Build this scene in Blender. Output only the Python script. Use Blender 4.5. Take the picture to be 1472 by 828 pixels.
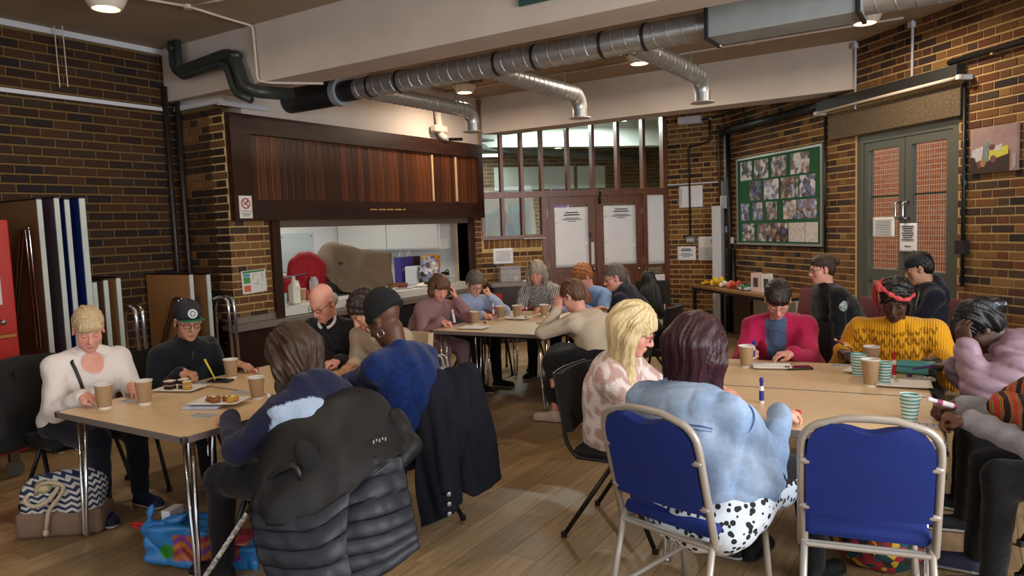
import bpy, math, random, zlib
import numpy as np
from mathutils import Vector, Matrix
random.seed(7); rng = np.random.default_rng(7)
S2 = math.sqrt(.5)
scene = bpy.context.scene
for o in list(bpy.data.objects): bpy.data.objects.remove(o)
COL = scene.collection

# ------------------------------------------------------------------ camera
CAM = np.array([0., 0., 1.62]); FPX = 1052.
CR = np.array([.84493812, .53363132, -.03629315]); CU = np.array([-.01344306, .08902087, .99593904]); CF = np.array([-.53469511, .84101897, -.08239076])
cd = bpy.data.cameras.new('camera'); cam = bpy.data.objects.new('camera', cd); COL.objects.link(cam)
cd.sensor_width = 36; cd.lens = FPX / 1472 * 36; cd.clip_start = .05; cd.clip_end = 100
cam.matrix_world = Matrix(((CR[0], CU[0], -CF[0], CAM[0]), (CR[1], CU[1], -CF[1], CAM[1]), (CR[2], CU[2], -CF[2], CAM[2]), (0, 0, 0, 1)))
scene.camera = cam
# ------------------------------------------------------------------ world, daylight, exposure
w = bpy.data.worlds.new('world'); scene.world = w; w.use_nodes = True
bg = w.node_tree.nodes['Background']; bg.inputs[0].default_value = (.80, .90, 1.0, 1); bg.inputs[1].default_value = 2.6
scene.view_settings.view_transform = 'Standard'; scene.view_settings.look = 'None'; scene.view_settings.gamma = 1
scene.view_settings.use_curve_mapping = False
scene.view_settings.exposure = -0.42
scene.cycles.max_bounces = 6; scene.cycles.diffuse_bounces = 3; scene.cycles.glossy_bounces = 3; scene.cycles.transmission_bounces = 4; scene.cycles.transparent_max_bounces = 12
scene.cycles.sample_clamp_indirect = 4; scene.cycles.caustics_reflective = False; scene.cycles.caustics_refractive = False

def area_light(name, loc, direction, sx, sy, power, col, spread=math.pi):
    l = bpy.data.lights.new(name, 'AREA'); l.shape = 'RECTANGLE'; l.size = sx; l.size_y = sy; l.energy = power; l.color = col; l.spread = spread
    o = bpy.data.objects.new(name, l); COL.objects.link(o); o.location = loc
    o.rotation_euler = Vector(direction).to_track_quat('-Z', 'Y').to_euler(); return o
DAY = (.93, .97, 1.0)
area_light('daylight_window_front', (-1.9, -2.05, 1.95), (0, 1, -.15), 6.4, 1.7, 14, DAY)
area_light('daylight_window_side', (3.32, 1.9, 1.95), (-1, 0, -.15), 4.4, 1.7, 420, DAY)

# ------------------------------------------------------------------ materials
def lin(c): return tuple(((x / 255) / 12.92 if x / 255 <= .04045 else ((x / 255 + .055) / 1.055) ** 2.4) for x in c) + (1,)
MATS = {}
def M(name, col=(128, 128, 128), rough=.6, metal=0., spec=.5, noise=None, bump=None, vcol=None, stretch=(1, 1, 1), emit=0, sheen=0, coat=0, col2=None, alpha=None):
    """noise=(scale, amount) mottles towards col2 or a darker tone; bump=(scale, strength); vcol=attribute that carries the dye"""
    if name in MATS: return MATS[name]
    m = bpy.data.materials.new(name); m.use_nodes = True; MATS[name] = m
    nt = m.node_tree; b = nt.nodes['Principled BSDF']; L = nt.links.new
    b.inputs['Base Color'].default_value = lin(col); b.inputs['Roughness'].default_value = rough; b.inputs['Metallic'].default_value = metal
    b.inputs['Specular IOR Level'].default_value = spec
    if sheen: b.inputs['Sheen Weight'].default_value = sheen
    if coat: b.inputs['Coat Weight'].default_value = coat
    if emit:
        b.inputs['Emission Color'].default_value = lin(col); b.inputs['Emission Strength'].default_value = emit
    if alpha is not None: b.inputs['Alpha'].default_value = alpha
    src = None
    if vcol:
        a = nt.nodes.new('ShaderNodeVertexColor'); a.layer_name = vcol; src = a.outputs[0]; L(src, b.inputs['Base Color'])
    if noise or bump:
        tc = nt.nodes.new('ShaderNodeTexCoord'); mp = nt.nodes.new('ShaderNodeMapping'); mp.inputs['Scale'].default_value = stretch; L(tc.outputs['Object'], mp.inputs[0])
    if noise:
        n = nt.nodes.new('ShaderNodeTexNoise'); n.inputs['Scale'].default_value = noise[0]; n.inputs['Detail'].default_value = 5; L(mp.outputs[0], n.inputs['Vector'])
        r = nt.nodes.new('ShaderNodeMapRange'); r.inputs[1].default_value = .3; r.inputs[2].default_value = .7; r.inputs[3].default_value = 0; r.inputs[4].default_value = noise[1]; L(n.outputs[0], r.inputs[0])
        mx = nt.nodes.new('ShaderNodeMix'); mx.data_type = 'RGBA'; L(r.outputs[0], mx.inputs[0])
        if src: L(src, mx.inputs[6])
        else: mx.inputs[6].default_value = lin(col)
        mx.inputs[7].default_value = lin(col2 if col2 else tuple(x * .55 for x in col)) if (col2 or not vcol) else (.02, .02, .02, 1)
        L(mx.outputs[2], b.inputs['Base Color'])
    if bump:
        n2 = nt.nodes.new('ShaderNodeTexNoise'); n2.inputs['Scale'].default_value = bump[0]; n2.inputs['Detail'].default_value = 4; L(mp.outputs[0], n2.inputs['Vector'])
        bp = nt.nodes.new('ShaderNodeBump'); bp.inputs['Strength'].default_value = bump[1]; bp.inputs['Distance'].default_value = .01; L(n2.outputs[0], bp.inputs['Height']); L(bp.outputs[0], b.inputs['Normal'])
    return m
def glass_mat(name, tint=(255, 255, 255), gloss=.08, rough=.02):
    if name in MATS: return MATS[name]
    m = bpy.data.materials.new(name); m.use_nodes = True; MATS[name] = m; nt = m.node_tree; nt.nodes.remove(nt.nodes['Principled BSDF'])
    out = nt.nodes['Material Output']; t = nt.nodes.new('ShaderNodeBsdfTransparent'); t.inputs[0].default_value = lin(tint)
    g = nt.nodes.new('ShaderNodeBsdfGlossy'); g.inputs['Roughness'].default_value = rough; mx = nt.nodes.new('ShaderNodeMixShader'); mx.inputs[0].default_value = gloss
    nt.links.new(t.outputs[0], mx.inputs[1]); nt.links.new(g.outputs[0], mx.inputs[2]); nt.links.new(mx.outputs[0], out.inputs[0]); return m
def wood_mat(name, c1, c2, rough=.45, axis=1, scale=6, coat=0):
    st = [9, 9, 9]; st[axis] = .7
    return M(name, c1, rough, noise=(scale, 1.0), col2=c2, stretch=tuple(st), bump=(scale * 3, .05), coat=coat)
def emit_mat(name, col, k):
    if name in MATS: return MATS[name]
    m = bpy.data.materials.new(name); m.use_nodes = True; MATS[name] = m; nt = m.node_tree; nt.nodes.remove(nt.nodes['Principled BSDF'])
    e = nt.nodes.new('ShaderNodeEmission'); e.inputs[0].default_value = lin(col); e.inputs[1].default_value = k; nt.links.new(e.outputs[0], nt.nodes['Material Output'].inputs[0]); return m

# ------------------------------------------------------------------ mesh builder
def rotz(a): c, s = math.cos(a), math.sin(a); return np.array([[c, -s, 0], [s, c, 0], [0, 0, 1.]])
def roty(a): c, s = math.cos(a), math.sin(a); return np.array([[c, 0, s], [0, 1, 0], [-s, 0, c]])
def rotx(a): c, s = math.cos(a), math.sin(a); return np.array([[1, 0, 0], [0, c, -s], [0, s, c]])
def nrm(v): v = np.array(v, float); return v / (np.linalg.norm(v) + 1e-12)
I3 = np.eye(3)
class MB:
    def __init__(s): s.v = []; s.f = []; s.mi = []
    def add(s, vs, fs, mi=0):
        k = len(s.v); s.v.extend([tuple(map(float, p)) for p in vs]); s.f.extend([tuple(i + k for i in f) for f in fs]); s.mi.extend([mi] * len(fs)); return s
    def obox(s, o, ux, uy, uz, mi=0):
        o, ux, uy, uz = map(lambda q: np.array(q, float), (o, ux, uy, uz))
        vs = [o, o + ux, o + ux + uy, o + uy, o + uz, o + ux + uz, o + ux + uy + uz, o + uy + uz]
        fs = [(0, 3, 2, 1), (4, 5, 6, 7), (0, 1, 5, 4), (1, 2, 6, 5), (2, 3, 7, 6), (3, 0, 4, 7)]
        if np.dot(np.cross(ux, uy), uz) < 0: fs = [f[::-1] for f in fs]
        return s.add(vs, fs, mi)
    def box(s, c, size, R=I3, mi=0):
        c = np.array(c, float); h = np.array(size, float) / 2; R = rotz(R) if np.isscalar(R) else R
        a, b, d = R @ np.array([size[0], 0, 0]), R @ np.array([0, size[1], 0]), R @ np.array([0, 0, size[2]])
        return s.obox(c - (a + b + d) / 2, a, b, d, mi)
    def rbox(s, c, size, r=.01, R=I3, mi=0, n=2):
        """box with rounded vertical edges and chamfered rims"""
        R = rotz(R) if np.isscalar(R) else R; hx, hy, hz = [q / 2 for q in size]; r = min(r, hx * .98, hy * .98, hz * .98); ring = []
        for cx, cy, a0 in ((1, 1, 0), (-1, 1, 90), (-1, -1, 180), (1, -1, 270)):
            for k in range(n + 1):
                a = math.radians(a0 + 90 * k / n); ring.append((cx * (hx - r), cy * (hy - r), math.cos(a), math.sin(a)))
        m = len(ring); vs = []
        lev = [(-hz, 0), (-hz + r * .3, .7), (-hz + r, 1), (hz - r, 1), (hz - r * .3, .7), (hz, 0)]
        for z, k in lev:
            for x, y, cx, cy in ring: vs.append(np.array(c) + R @ np.array([x + cx * r * k, y + cy * r * k, z]))
        fs = []
        for l in range(len(lev) - 1):
            for i in range(m):
                j = (i + 1) % m; fs.append((l * m + i, l * m + j, (l + 1) * m + j, (l + 1) * m + i))
        fs.append(tuple(range(m))[::-1]); fs.append(tuple((len(lev) - 1) * m + i for i in range(m)))
        return s.add(vs, fs, mi)
    def tube(s, pts, r, n=8, mi=0, cap=True, flat=1.0):
        pts = [np.array(p, float) for p in pts]; N = len(pts); rs = [r] * N if np.isscalar(r) else list(r); vs = []
        t0 = nrm(pts[1] - pts[0]); a = np.array([0, 0, 1.]) if abs(t0[2]) < .9 else np.array([1., 0, 0]); e1 = nrm(np.cross(a, t0))
        for i in range(N):
            t = nrm((nrm(pts[i + 1] - pts[i]) if i < N - 1 else 0) + (nrm(pts[i] - pts[i - 1]) if i > 0 else 0)) if N > 2 else t0
            e1 = nrm(e1 - t * np.dot(e1, t)); e2 = np.cross(t, e1)
            for k in range(n):
                q = 2 * math.pi * k / n; vs.append(pts[i] + rs[i] * (math.cos(q) * e1 + flat * math.sin(q) * e2))
        fs = [(i * n + k, i * n + (k + 1) % n, (i + 1) * n + (k + 1) % n, (i + 1) * n + k) for i in range(N - 1) for k in range(n)]
        if cap: fs.append(tuple(range(n))[::-1]); fs.append(tuple((N - 1) * n + k for k in range(n)))
        return s.add(vs, fs, mi)
    def lathe(s, prof, c=(0, 0, 0), n=16, mi=0, R=I3, cap=True):
        vs = []; c = np.array(c, float)
        for r, z in prof:
            for k in range(n):
                a = 2 * math.pi * k / n; vs.append(c + R @ np.array([r * math.cos(a), r * math.sin(a), z]))
        N = len(prof); fs = [(i * n + k, i * n + (k + 1) % n, (i + 1) * n + (k + 1) % n, (i + 1) * n + k) for i in range(N - 1) for k in range(n)]
        if cap: fs.append(tuple(range(n))[::-1]); fs.append(tuple((N - 1) * n + k for k in range(n)))
        return s.add(vs, fs, mi)
    def ell(s, c, r, n=10, m=7, R=I3, mi=0):
        r = (r, r, r) if np.isscalar(r) else r
        prof = [(math.sin(math.pi * (i + .02) / (m + .04)), -math.cos(math.pi * (i + .02) / (m + .04))) for i in range(m + 1)]
        vs = []
        for pr, pz in prof:
            for k in range(n):
                a = 2 * math.pi * k / n; vs.append(np.array(c) + R @ np.array([pr * math.cos(a) * r[0], pr * math.sin(a) * r[1], pz * r[2]]))
        fs = [(i * n + k, i * n + (k + 1) % n, (i + 1) * n + (k + 1) % n, (i + 1) * n + k) for i in range(m) for k in range(n)]
        fs.append(tuple(range(n))[::-1]); fs.append(tuple(m * n + k for k in range(n)))
        return s.add(vs, fs, mi)
    def prism(s, poly, o, ux, uy, uz, mi=0):
        """polygon in (ux,uy), extruded by the vector uz"""
        o, ux, uy, uz = map(lambda q: np.array(q, float), (o, ux, uy, uz)); n = len(poly)
        a = [o + ux * x + uy * y for x, y in poly]; b = [p + uz for p in a]; flip = np.dot(np.cross(ux, uy), uz) < 0
        ar = sum(poly[i][0] * poly[(i + 1) % n][1] - poly[(i + 1) % n][0] * poly[i][1] for i in range(n)); flip ^= ar < 0
        fs = [tuple(range(n))[::-1], tuple(range(n, 2 * n))] + [(i, (i + 1) % n, n + (i + 1) % n, n + i) for i in range(n)]
        if flip: fs = [f[::-1] for f in fs]
        return s.add(a + b, fs, mi)
    def grid(s, P, mi=0, thick=0.0):
        """P[i][j] points; optional thickness makes it a closed sheet"""
        P = np.array(P, float); a, b = P.shape[:2]
        fs = [(i * b + j, i * b + j + 1, (i + 1) * b + j + 1, (i + 1) * b + j) for i in range(a - 1) for j in range(b - 1)]
        if not thick: return s.add(P.reshape(-1, 3), fs, mi)
        du = np.gradient(P, axis=0); dv = np.gradient(P, axis=1); nn = np.cross(du, dv); nn /= (np.linalg.norm(nn, axis=2, keepdims=True) + 1e-9)
        Q = P - nn * thick; k = a * b; fs2 = [tuple(i + k for i in f[::-1]) for f in fs]; rim = []
        loop = [(0, j) for j in range(b)] + [(i, b - 1) for i in range(1, a)] + [(a - 1, j) for j in range(b - 2, -1, -1)] + [(i, 0) for i in range(a - 2, 0, -1)]
        idx = [i * b + j for i, j in loop]
        for q in range(len(idx)):
            i, j = idx[q], idx[(q + 1) % len(idx)]; rim.append((j, i, i + k, j + k))
        return s.add(np.concatenate([P.reshape(-1, 3), Q.reshape(-1, 3)]), fs + fs2 + rim, mi)
    def build(s, name, mats, parent=None, smooth=False, world=True, angle=None):
        me = bpy.data.meshes.new(name); vs = s.v
        if parent is not None and world:
            R, L = base_of(parent); vs = (np.array(vs) - L) @ R
            vs = vs.tolist()
        me.from_pydata(vs, [], s.f); mats = mats if isinstance(mats, (list, tuple)) else [mats]
        for m in mats: me.materials.append(m)
        if len(mats) > 1: me.polygons.foreach_set('material_index', s.mi)
        if smooth: me.polygons.foreach_set('use_smooth', [True] * len(me.polygons))
        me.validate(); me.update()
        if smooth and angle: me.set_sharp_from_angle(angle=math.radians(angle))
        o = bpy.data.objects.new(name, me); COL.objects.link(o)
        if parent is not None: o.parent = parent
        return o
def base_of(o):
    while o.parent is not None: o = o.parent
    return rotz(o.rotation_euler[2]), np.array(o.location)
def tag(o, label=None, cat=None, group=None, kind=None):
    if label: o['label'] = label
    if cat: o['category'] = cat
    if group: o['group'] = group
    if kind: o['kind'] = kind
    return o
def thing(name, label, cat, loc=(0, 0, 0), rz=0, group=None):
    o = bpy.data.objects.new(name, None); COL.objects.link(o); o.location = loc; o.rotation_euler = (0, 0, rz); o.empty_display_size = .1
    return tag(o, label, cat, group)
def copy_tree(o, loc=None, rz=None, label=None, group=None, parent=None):
    c = o.copy(); COL.objects.link(c); c.parent = parent
    if loc is not None: c.location = loc
    if rz is not None: c.rotation_euler = (0, 0, rz)
    if label: c['label'] = label
    if group: c['group'] = group
    for ch in list(o.children): copy_tree(ch, parent=c)
    return c
def struct(name, mb, mats, parent=None, **k):
    o = mb.build(name, mats, parent, **k)
    if parent is None: o['kind'] = 'structure'
    return o
def px_of(P):
    d = np.asarray(P, float) - CAM; z = d @ CF
    return 736 + FPX * (d @ CR) / z, 414 - FPX * (d @ CU) / z, z
def arc(c, r, a0, a1, n, ux, uy):
    c, ux, uy = map(lambda q: np.array(q, float), (c, ux, uy))
    return [c + r * (math.cos(math.radians(a0 + (a1 - a0) * i / n)) * ux + math.sin(math.radians(a0 + (a1 - a0) * i / n)) * uy) for i in range(n + 1)]
def bend(pts, r=.05, n=4):
    """polyline with rounded corners"""
    pts = [np.array(p, float) for p in pts]; out = [pts[0]]
    for i in range(1, len(pts) - 1):
        a, b, c = pts[i - 1], pts[i], pts[i + 1]; d1, d2 = nrm(a - b), nrm(c - b); k = min(r, np.linalg.norm(a - b) * .45, np.linalg.norm(c - b) * .45)
        p, q = b + d1 * k, b + d2 * k
        for j in range(n + 1):
            t = j / n; out.append((1 - t) ** 2 * p + 2 * t * (1 - t) * b + t * t * q)
    return out + [pts[-1]]

# common materials
BRICKS = [M('brick_%d' % i, c, .85, spec=.25, noise=(60, .5), bump=(90, .35)) for i, c in enumerate([(112, 78, 50), (126, 86, 52), (96, 64, 46), (70, 54, 48), (56, 46, 44), (140, 102, 62), (116, 72, 46), (84, 66, 54), (150, 112, 68), (104, 68, 52)])]
BR_DARK = [7, 4, 3, 2, 4, 3, 7, 0, 2, 9]; BR_WARM = [0, 1, 2, 5, 6, 8, 3, 7, 5, 0, 1, 6]
MORTAR = M('mortar', (200, 168, 116), .95, spec=.1, noise=(40, .35), bump=(150, .3))
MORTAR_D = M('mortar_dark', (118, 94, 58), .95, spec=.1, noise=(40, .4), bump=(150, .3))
WHITE = M('white_paint', (208, 194, 182), .75, spec=.3, noise=(3, .12))
CEIL = M('ceiling_paint', (168, 148, 126), .85, spec=.2, noise=(2, .15))
TRIMW = M('white_gloss', (200, 202, 208), .5)
DWOOD = wood_mat('dark_mahogany', (58, 28, 18), (30, 14, 10), .4, 1, 5)
DWOODV = wood_mat('dark_mahogany_upright', (58, 29, 18), (32, 16, 10), .4, 2, 5)
BLACKP = M('black_paint', (16, 16, 17), .45); CHROME = M('chrome', (200, 200, 205), .18, 1.0); STEEL = M('brushed_steel', (150, 150, 150), .35, 1.0)
GALV = M('galvanised_steel', (196, 196, 194), .36, .75, noise=(14, .3), bump=(60, .1)); PAPER = M('paper', (236, 236, 240), .8, spec=.2, noise=(5, .08), bump=(14, .25))
INK = M('ink', (40, 40, 46), .8)
# ------------------------------------------------------------------ the room
def unit_brick(name, ch=.06):
    # front face points to -Y (local), x 0..1, z 0..1, depth .02 ; chamfered front rim
    v = [(0, .02, 0), (1, .02, 0), (1, .02, 1), (0, .02, 1), (0, .006, 0), (1, .006, 0), (1, .006, 1), (0, .006, 1), (.025, 0, ch), (.975, 0, ch), (.975, 0, 1 - ch), (.025, 0, 1 - ch)]
    f = [(0, 1, 5, 4), (1, 2, 6, 5), (2, 3, 7, 6), (3, 0, 4, 7), (4, 5, 9, 8), (5, 6, 10, 9), (6, 7, 11, 10), (7, 4, 8, 11), (8, 9, 10, 11)]
    me = bpy.data.meshes.new(name); me.from_pydata(v, [], f); me.materials.append(BRICKS[0]); me.update(); return me, np.array(v), f
BRICK_ME, BRICK_V, BRICK_F = unit_brick('brick')
def cells(x0, x1, z0, z1, holes):
    xs = sorted({x0, x1, *[h[0] for h in holes], *[h[1] for h in holes]}); zs = sorted({z0, z1, *[h[2] for h in holes], *[h[3] for h in holes]})
    xs = [x for x in xs if x0 <= x <= x1]; zs = [z for z in zs if z0 <= z <= z1]; out = []
    for a, b in zip(xs, xs[1:]):
        for c, d in zip(zs, zs[1:]):
            if not any(h[0] <= (a + b) / 2 <= h[1] and h[2] <= (c + d) / 2 <= h[3] for h in holes): out.append((a, b, c, d))
    return out
def brick_wall(name, p0, p1, z0, z1, holes=(), bond='stretcher', pal=BR_WARM, mortar=MORTAR, course=.075, thick=.22, skip=(), xoff=0., soldier=None, trim1=0.):
    """wall face from p0 to p1 (as seen from inside p0 is on the left), bricks stand 6 mm proud of the joints; skip = rectangles without bricks but with wall"""
    p0, p1 = np.array(p0, float), np.array(p1, float); L = np.linalg.norm(p1 - p0); e = (p1 - p0) / L; n = np.array([e[1], -e[0]])   # n points into the room
    mb = MB()
    for a, b, c, d in cells(0, L - trim1, z0, z1, holes):
        q = p0 + e * a; mb.obox((q[0], q[1], c), (*(e * (b - a)), 0), (*(-n * thick), 0), (0, 0, d - c))
    wall = struct(name, mb, mortar); rects = []; k = 0; z = z0
    nogo = list(holes) + list(skip)
    def put(a, b, c, d):
        a, b = max(a, 0), min(b, L)
        if b - a < .03: return
        for h in nogo:
            if c + .01 < h[3] and d - .01 > h[2] and a < h[1] and b > h[0]:
                if h[0] - a > .04: put(a, h[0] - .004, c, d)
                if b - h[1] > .04: put(h[1] + .004, b, c, d)
                return
        rects.append((a, b, c, d))
    while z + course <= z1 + .01:
        zt = min(z + course - .01, z1)
        if bond == 'stretcher': x = -(.1125 if k % 2 else 0) - xoff; seq = [.225]
        elif bond == 'flemish': x = -(.16875 if k % 2 else 0) - xoff; seq = [.225, .1125]
        j = 0
        while x < L:
            wd = seq[j % len(seq)]
            if 0 < L - x - wd < .07: wd = L - x + .004
            put(x + .005, x + wd - .005, z + .005, zt); x += wd; j += 1
        z += course; k += 1
    if soldier:
        x, b, c, d = soldier
        while x < b - .03: rects.append((x, min(x + .068, b), c, d)); x += .078
    def area(r):
        P = [p0 + e * r[0], p0 + e * r[1]]; c = px_of((*P[0], r[2])); d = px_of((*P[1], r[3]))
        if c[2] < .3 or d[2] < .3: return -1
        inside = -20 < (c[0] + d[0]) / 2 < 1492 and -10 < (c[1] + d[1]) / 2 < 838
        return abs(c[0] - d[0]) * abs(c[1] - d[1]) if inside else -1
    order = sorted(rects, key=area, reverse=True); ang = math.atan2(e[1], e[0]); R = rotz(ang)
    vis = [r for r in order if area(r) > 0][:300]; vs_ = set(vis); rest = [r for r in rects if r not in vs_]
    rr = random.Random(name)
    for r in vis:
        o = bpy.data.objects.new('brick', BRICK_ME); COL.objects.link(o); o.parent = wall
        q = p0 + e * r[0] + n * (.007 + rr.uniform(-.001, .0015)); o.location = (q[0], q[1], r[2]); o.rotation_euler = (0, 0, ang); o.scale = (r[1] - r[0], 1, r[3] - r[2])
        o.material_slots[0].link = 'OBJECT'; o.material_slots[0].material = BRICKS[rr.choice(pal)]
    if rest:
        mb = MB()
        for r in rest:
            q = p0 + e * r[0] + n * (.007 + rr.uniform(-.001, .0015)); V = (BRICK_V * np.array([r[1] - r[0], 1, r[3] - r[2]])) @ R.T + np.array([q[0], q[1], r[2]])
            mb.add(V, BRICK_F, rr.choice(pal))
        tag(mb.build('bricks', BRICKS, wall), kind='stuff')
    return wall

CZ = 3.46   # ceiling
# --- floor: planks along Y
FL = [wood_mat('oak_plank_%d' % i, a, b, .42, 1, 4) for i, (a, b) in enumerate([((172, 146, 108), (140, 112, 78)), ((162, 136, 98), (130, 104, 72)), ((180, 154, 114), (148, 120, 84)), ((168, 142, 106), (136, 110, 78)), ((156, 130, 94), (124, 98, 68))])]
fx0, fx1, fy0, fy1 = -7.0, 3.4, -2.2, 11.0
floor = struct('floor', MB().box(((fx0 + fx1) / 2, (fy0 + fy1) / 2, -.06), (fx1 - fx0, fy1 - fy0, .112)), M('floor_joint', (70, 52, 34), .8))
PW, PL = .18, 1.22; planks = []; x = fx0; i = 0
while x < fx1 - .01:
    y = fy0 - (i * .47) % PL; 
    while y < fy1:
        a, b = max(y, fy0), min(y + PL, fy1)
        if b - a > .02: planks.append((x, min(x + PW, fx1), a, b))
        y += PL
    x += PW; i += 1
def parea(r):
    c = np.array([(r[0] + r[1]) / 2, (r[2] + r[3]) / 2, 0]); u, v, z = px_of(c)
    return 1 / z ** 3 if z > 1.2 and -150 < u < 1620 and v < 1050 else -1
planks.sort(key=parea, reverse=True)
pm = {}
def plank_box(mb, r, mi=0): mb.obox((r[0] + .0012, r[2] + .0012, -.006), (r[1] - r[0] - .0024, 0, 0), (0, r[3] - r[2] - .0024, 0), (0, 0, .006), mi)
for r in planks[:300]:
    key = (round(r[1] - r[0], 3), round(r[3] - r[2], 3))
    if key not in pm:
        mb = MB(); plank_box(mb, (0, r[1] - r[0], 0, r[3] - r[2])); o = mb.build('plank', FL[0], floor, world=False); pm[key] = o.data
    else:
        o = bpy.data.objects.new('plank', pm[key]); COL.objects.link(o); o.parent = floor
    o.location = (r[0], r[2], 0); o.material_slots[0].link = 'OBJECT'; o.material_slots[0].material = random.choice(FL)
mb = MB()
for r in planks[300:]: plank_box(mb, r, random.randrange(5))
tag(mb.build('planks', FL, floor), kind='stuff')

# --- walls
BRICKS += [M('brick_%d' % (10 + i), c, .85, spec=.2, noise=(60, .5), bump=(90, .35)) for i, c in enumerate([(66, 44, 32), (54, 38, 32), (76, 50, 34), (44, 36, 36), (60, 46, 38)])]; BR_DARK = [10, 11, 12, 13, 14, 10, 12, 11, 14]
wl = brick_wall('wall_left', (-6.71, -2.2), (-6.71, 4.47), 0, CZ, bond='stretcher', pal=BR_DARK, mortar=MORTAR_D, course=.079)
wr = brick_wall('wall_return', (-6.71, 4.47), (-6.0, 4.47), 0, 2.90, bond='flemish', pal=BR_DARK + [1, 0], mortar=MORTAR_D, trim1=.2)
# hatch wall: opening 5.03..8.34, z .80..1.77
wh = brick_wall('wall_hatch', (-6.0, 4.47), (-6.0, 8.66), 0, 2.80, holes=[(.56, 3.87, .80, 1.77)], skip=[(.0, 4.19, 1.80, 2.8)], bond='flemish', pal=BR_WARM, thick=.2)
# angled screen wall: from (-6,8.66) to (-3.96,10.7), length 2.885; the glazed screen opening runs .04..2.85
wsn = brick_wall('wall_screen', (-6.0, 8.66), (-3.96, 10.7), 0, 3.4, holes=[(.04, .93, 1.455, 3.4), (.93, 2.86, 0, 3.4)], bond='flemish', thick=.14, soldier=(.04, .92, 1.325, 1.45), skip=[(0, .93, 1.32, 1.46)])
wb = brick_wall('wall_back', (-3.96, 10.7), (-3.11, 10.7), 0, CZ, bond='flemish')
# right wall at 45 degrees; s along e from the back corner
EX = np.array([S2, -S2]); EN = np.array([-S2, -S2]); RO = np.array([-3.11, 10.7])
def RP(s, t=0., z=0.): p = RO + EX * s + EN * t; return np.array([p[0], p[1], z])
rend = RO + EX * 9.2
wrt = brick_wall('wall_right', RO, rend, 0, CZ, holes=[(2.84, 4.20, 0, 2.46)], skip=[(2.44, 4.25, 2.46, 2.74)], bond='flemish', pal=BR_WARM + [4, 7, 3, 2])
# walls behind the camera, with the windows that light the room
mb = MB()
for a, b, c, d in cells(-6.9, 3.5, 0, CZ, [(-5.1, 1.3, 1.1, 2.8)]): mb.obox((a, -2.4, c), (b - a, 0, 0), (0, .2, 0), (0, 0, d - c))
struct('wall_front', mb, WHITE)
mb = MB()
for a, b, c, d in cells(-2.4, 4.4, 0, CZ, [(-.4, 4.2, 1.1, 2.8)]): mb.obox((3.4, a, c), (.2, 0, 0), (0, b - a, 0), (0, 0, d - c))
struct('wall_side', mb, WHITE)
for nm, org, ux, L in (('window_1', (-5.1, -2.33, 1.1), (1, 0, 0), 6.4), ('window_2', (3.5, -.4, 1.1), (0, 1, 0), 4.6)):
    org, ux = np.array(org), np.array(ux, float); uy = np.array([-ux[1], ux[0], 0]); fr = MB()
    for i in range(5): fr.obox(org + ux * (i * (L - .06) / 4), ux * .06, uy * .05, (0, 0, 1.7))
    for zz in (0, .82, 1.64): fr.obox(org + np.array([0, 0, zz]), ux * L, uy * .05, (0, 0, .06))
    wdw = struct(nm, fr, TRIMW)
    for i in range(4): MB().obox(org + ux * (i * (L - .06) / 4 + .06) + uy * .02 + np.array([0, 0, .06]), ux * ((L - .06) / 4 - .06), uy * .004, (0, 0, 1.58)).build('pane', glass_mat('clear_glass', (250, 252, 252), .05), wdw)
# ceiling
mb = MB(); mb.prism([(-7, -2.4), (3.6, -2.4), (3.6, 4.4), (-3.0, 11.0), (-4.1, 11.0), (-6.3, 8.8), (-6.3, 4.7), (-7, 4.7)], (0, 0, CZ), (1, 0, 0), (0, 1, 0), (0, 0, .2))
struct('ceiling', mb, CEIL)
# concrete beams: near beam, back beam, ring beam over the hatch
nb = struct('trim_1', MB().obox((-6.70, 4.36, 2.96), (9.9, 0, 0), (0, .34, 0), (0, 0, CZ - 2.96)), WHITE)
tag(nb, 'near white concrete ceiling beam above the spiral duct', 'beam')
bb = MB().prism([(-6.0, 8.69), (-1.10, 8.69), (-1.45, 9.04), (-5.75, 9.04)], (0, 0, 2.955), (1, 0, 0), (0, 1, 0), (0, 0, CZ - 2.955))
tag(struct('trim_2', bb, WHITE), 'far white concrete ceiling beam above the glazed screen', 'beam')
hb = MB().obox((-6.25, 4.70, 2.80), (.24, 0, 0), (0, 3.99, 0), (0, 0, CZ - 2.80)); hb.obox((-6.7, 4.47, 2.90), (.70, 0, 0), (0, .22, 0), (0, 0, CZ - 2.9))
tag(struct('wall_upper', hb, WHITE), 'white painted wall above the serving hatch canopy', 'wall')
# thin lines that a joint leaves in the ring beam
# white trims on left wall
for z, y1, th, i in ((3.455, 4.36, .05, 3), (2.90, 4.31, .034, 4)):
    tag(struct('trim_%d' % i, MB().obox((-6.705, -2.1, z - th), (.03, 0, 0), (0, y1 + 2.1, 0), (0, 0, th)), TRIMW), ['white strip along the top of the dark left brick wall', 'white strip at picture rail height on the left brick wall'][i - 3], 'trim')
tag(struct('trim_5', MB().obox((-6.68, 4.43, 2.875), (.72, 0, 0), (0, .05, 0), (0, 0, .045)).obox((-6.02, 4.44, 2.86), (.05, 0, 0), (0, .55, 0), (0, 0, .045)), TRIMW), 'white strip capping the brick pillar beside the hatch', 'trim')

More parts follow.
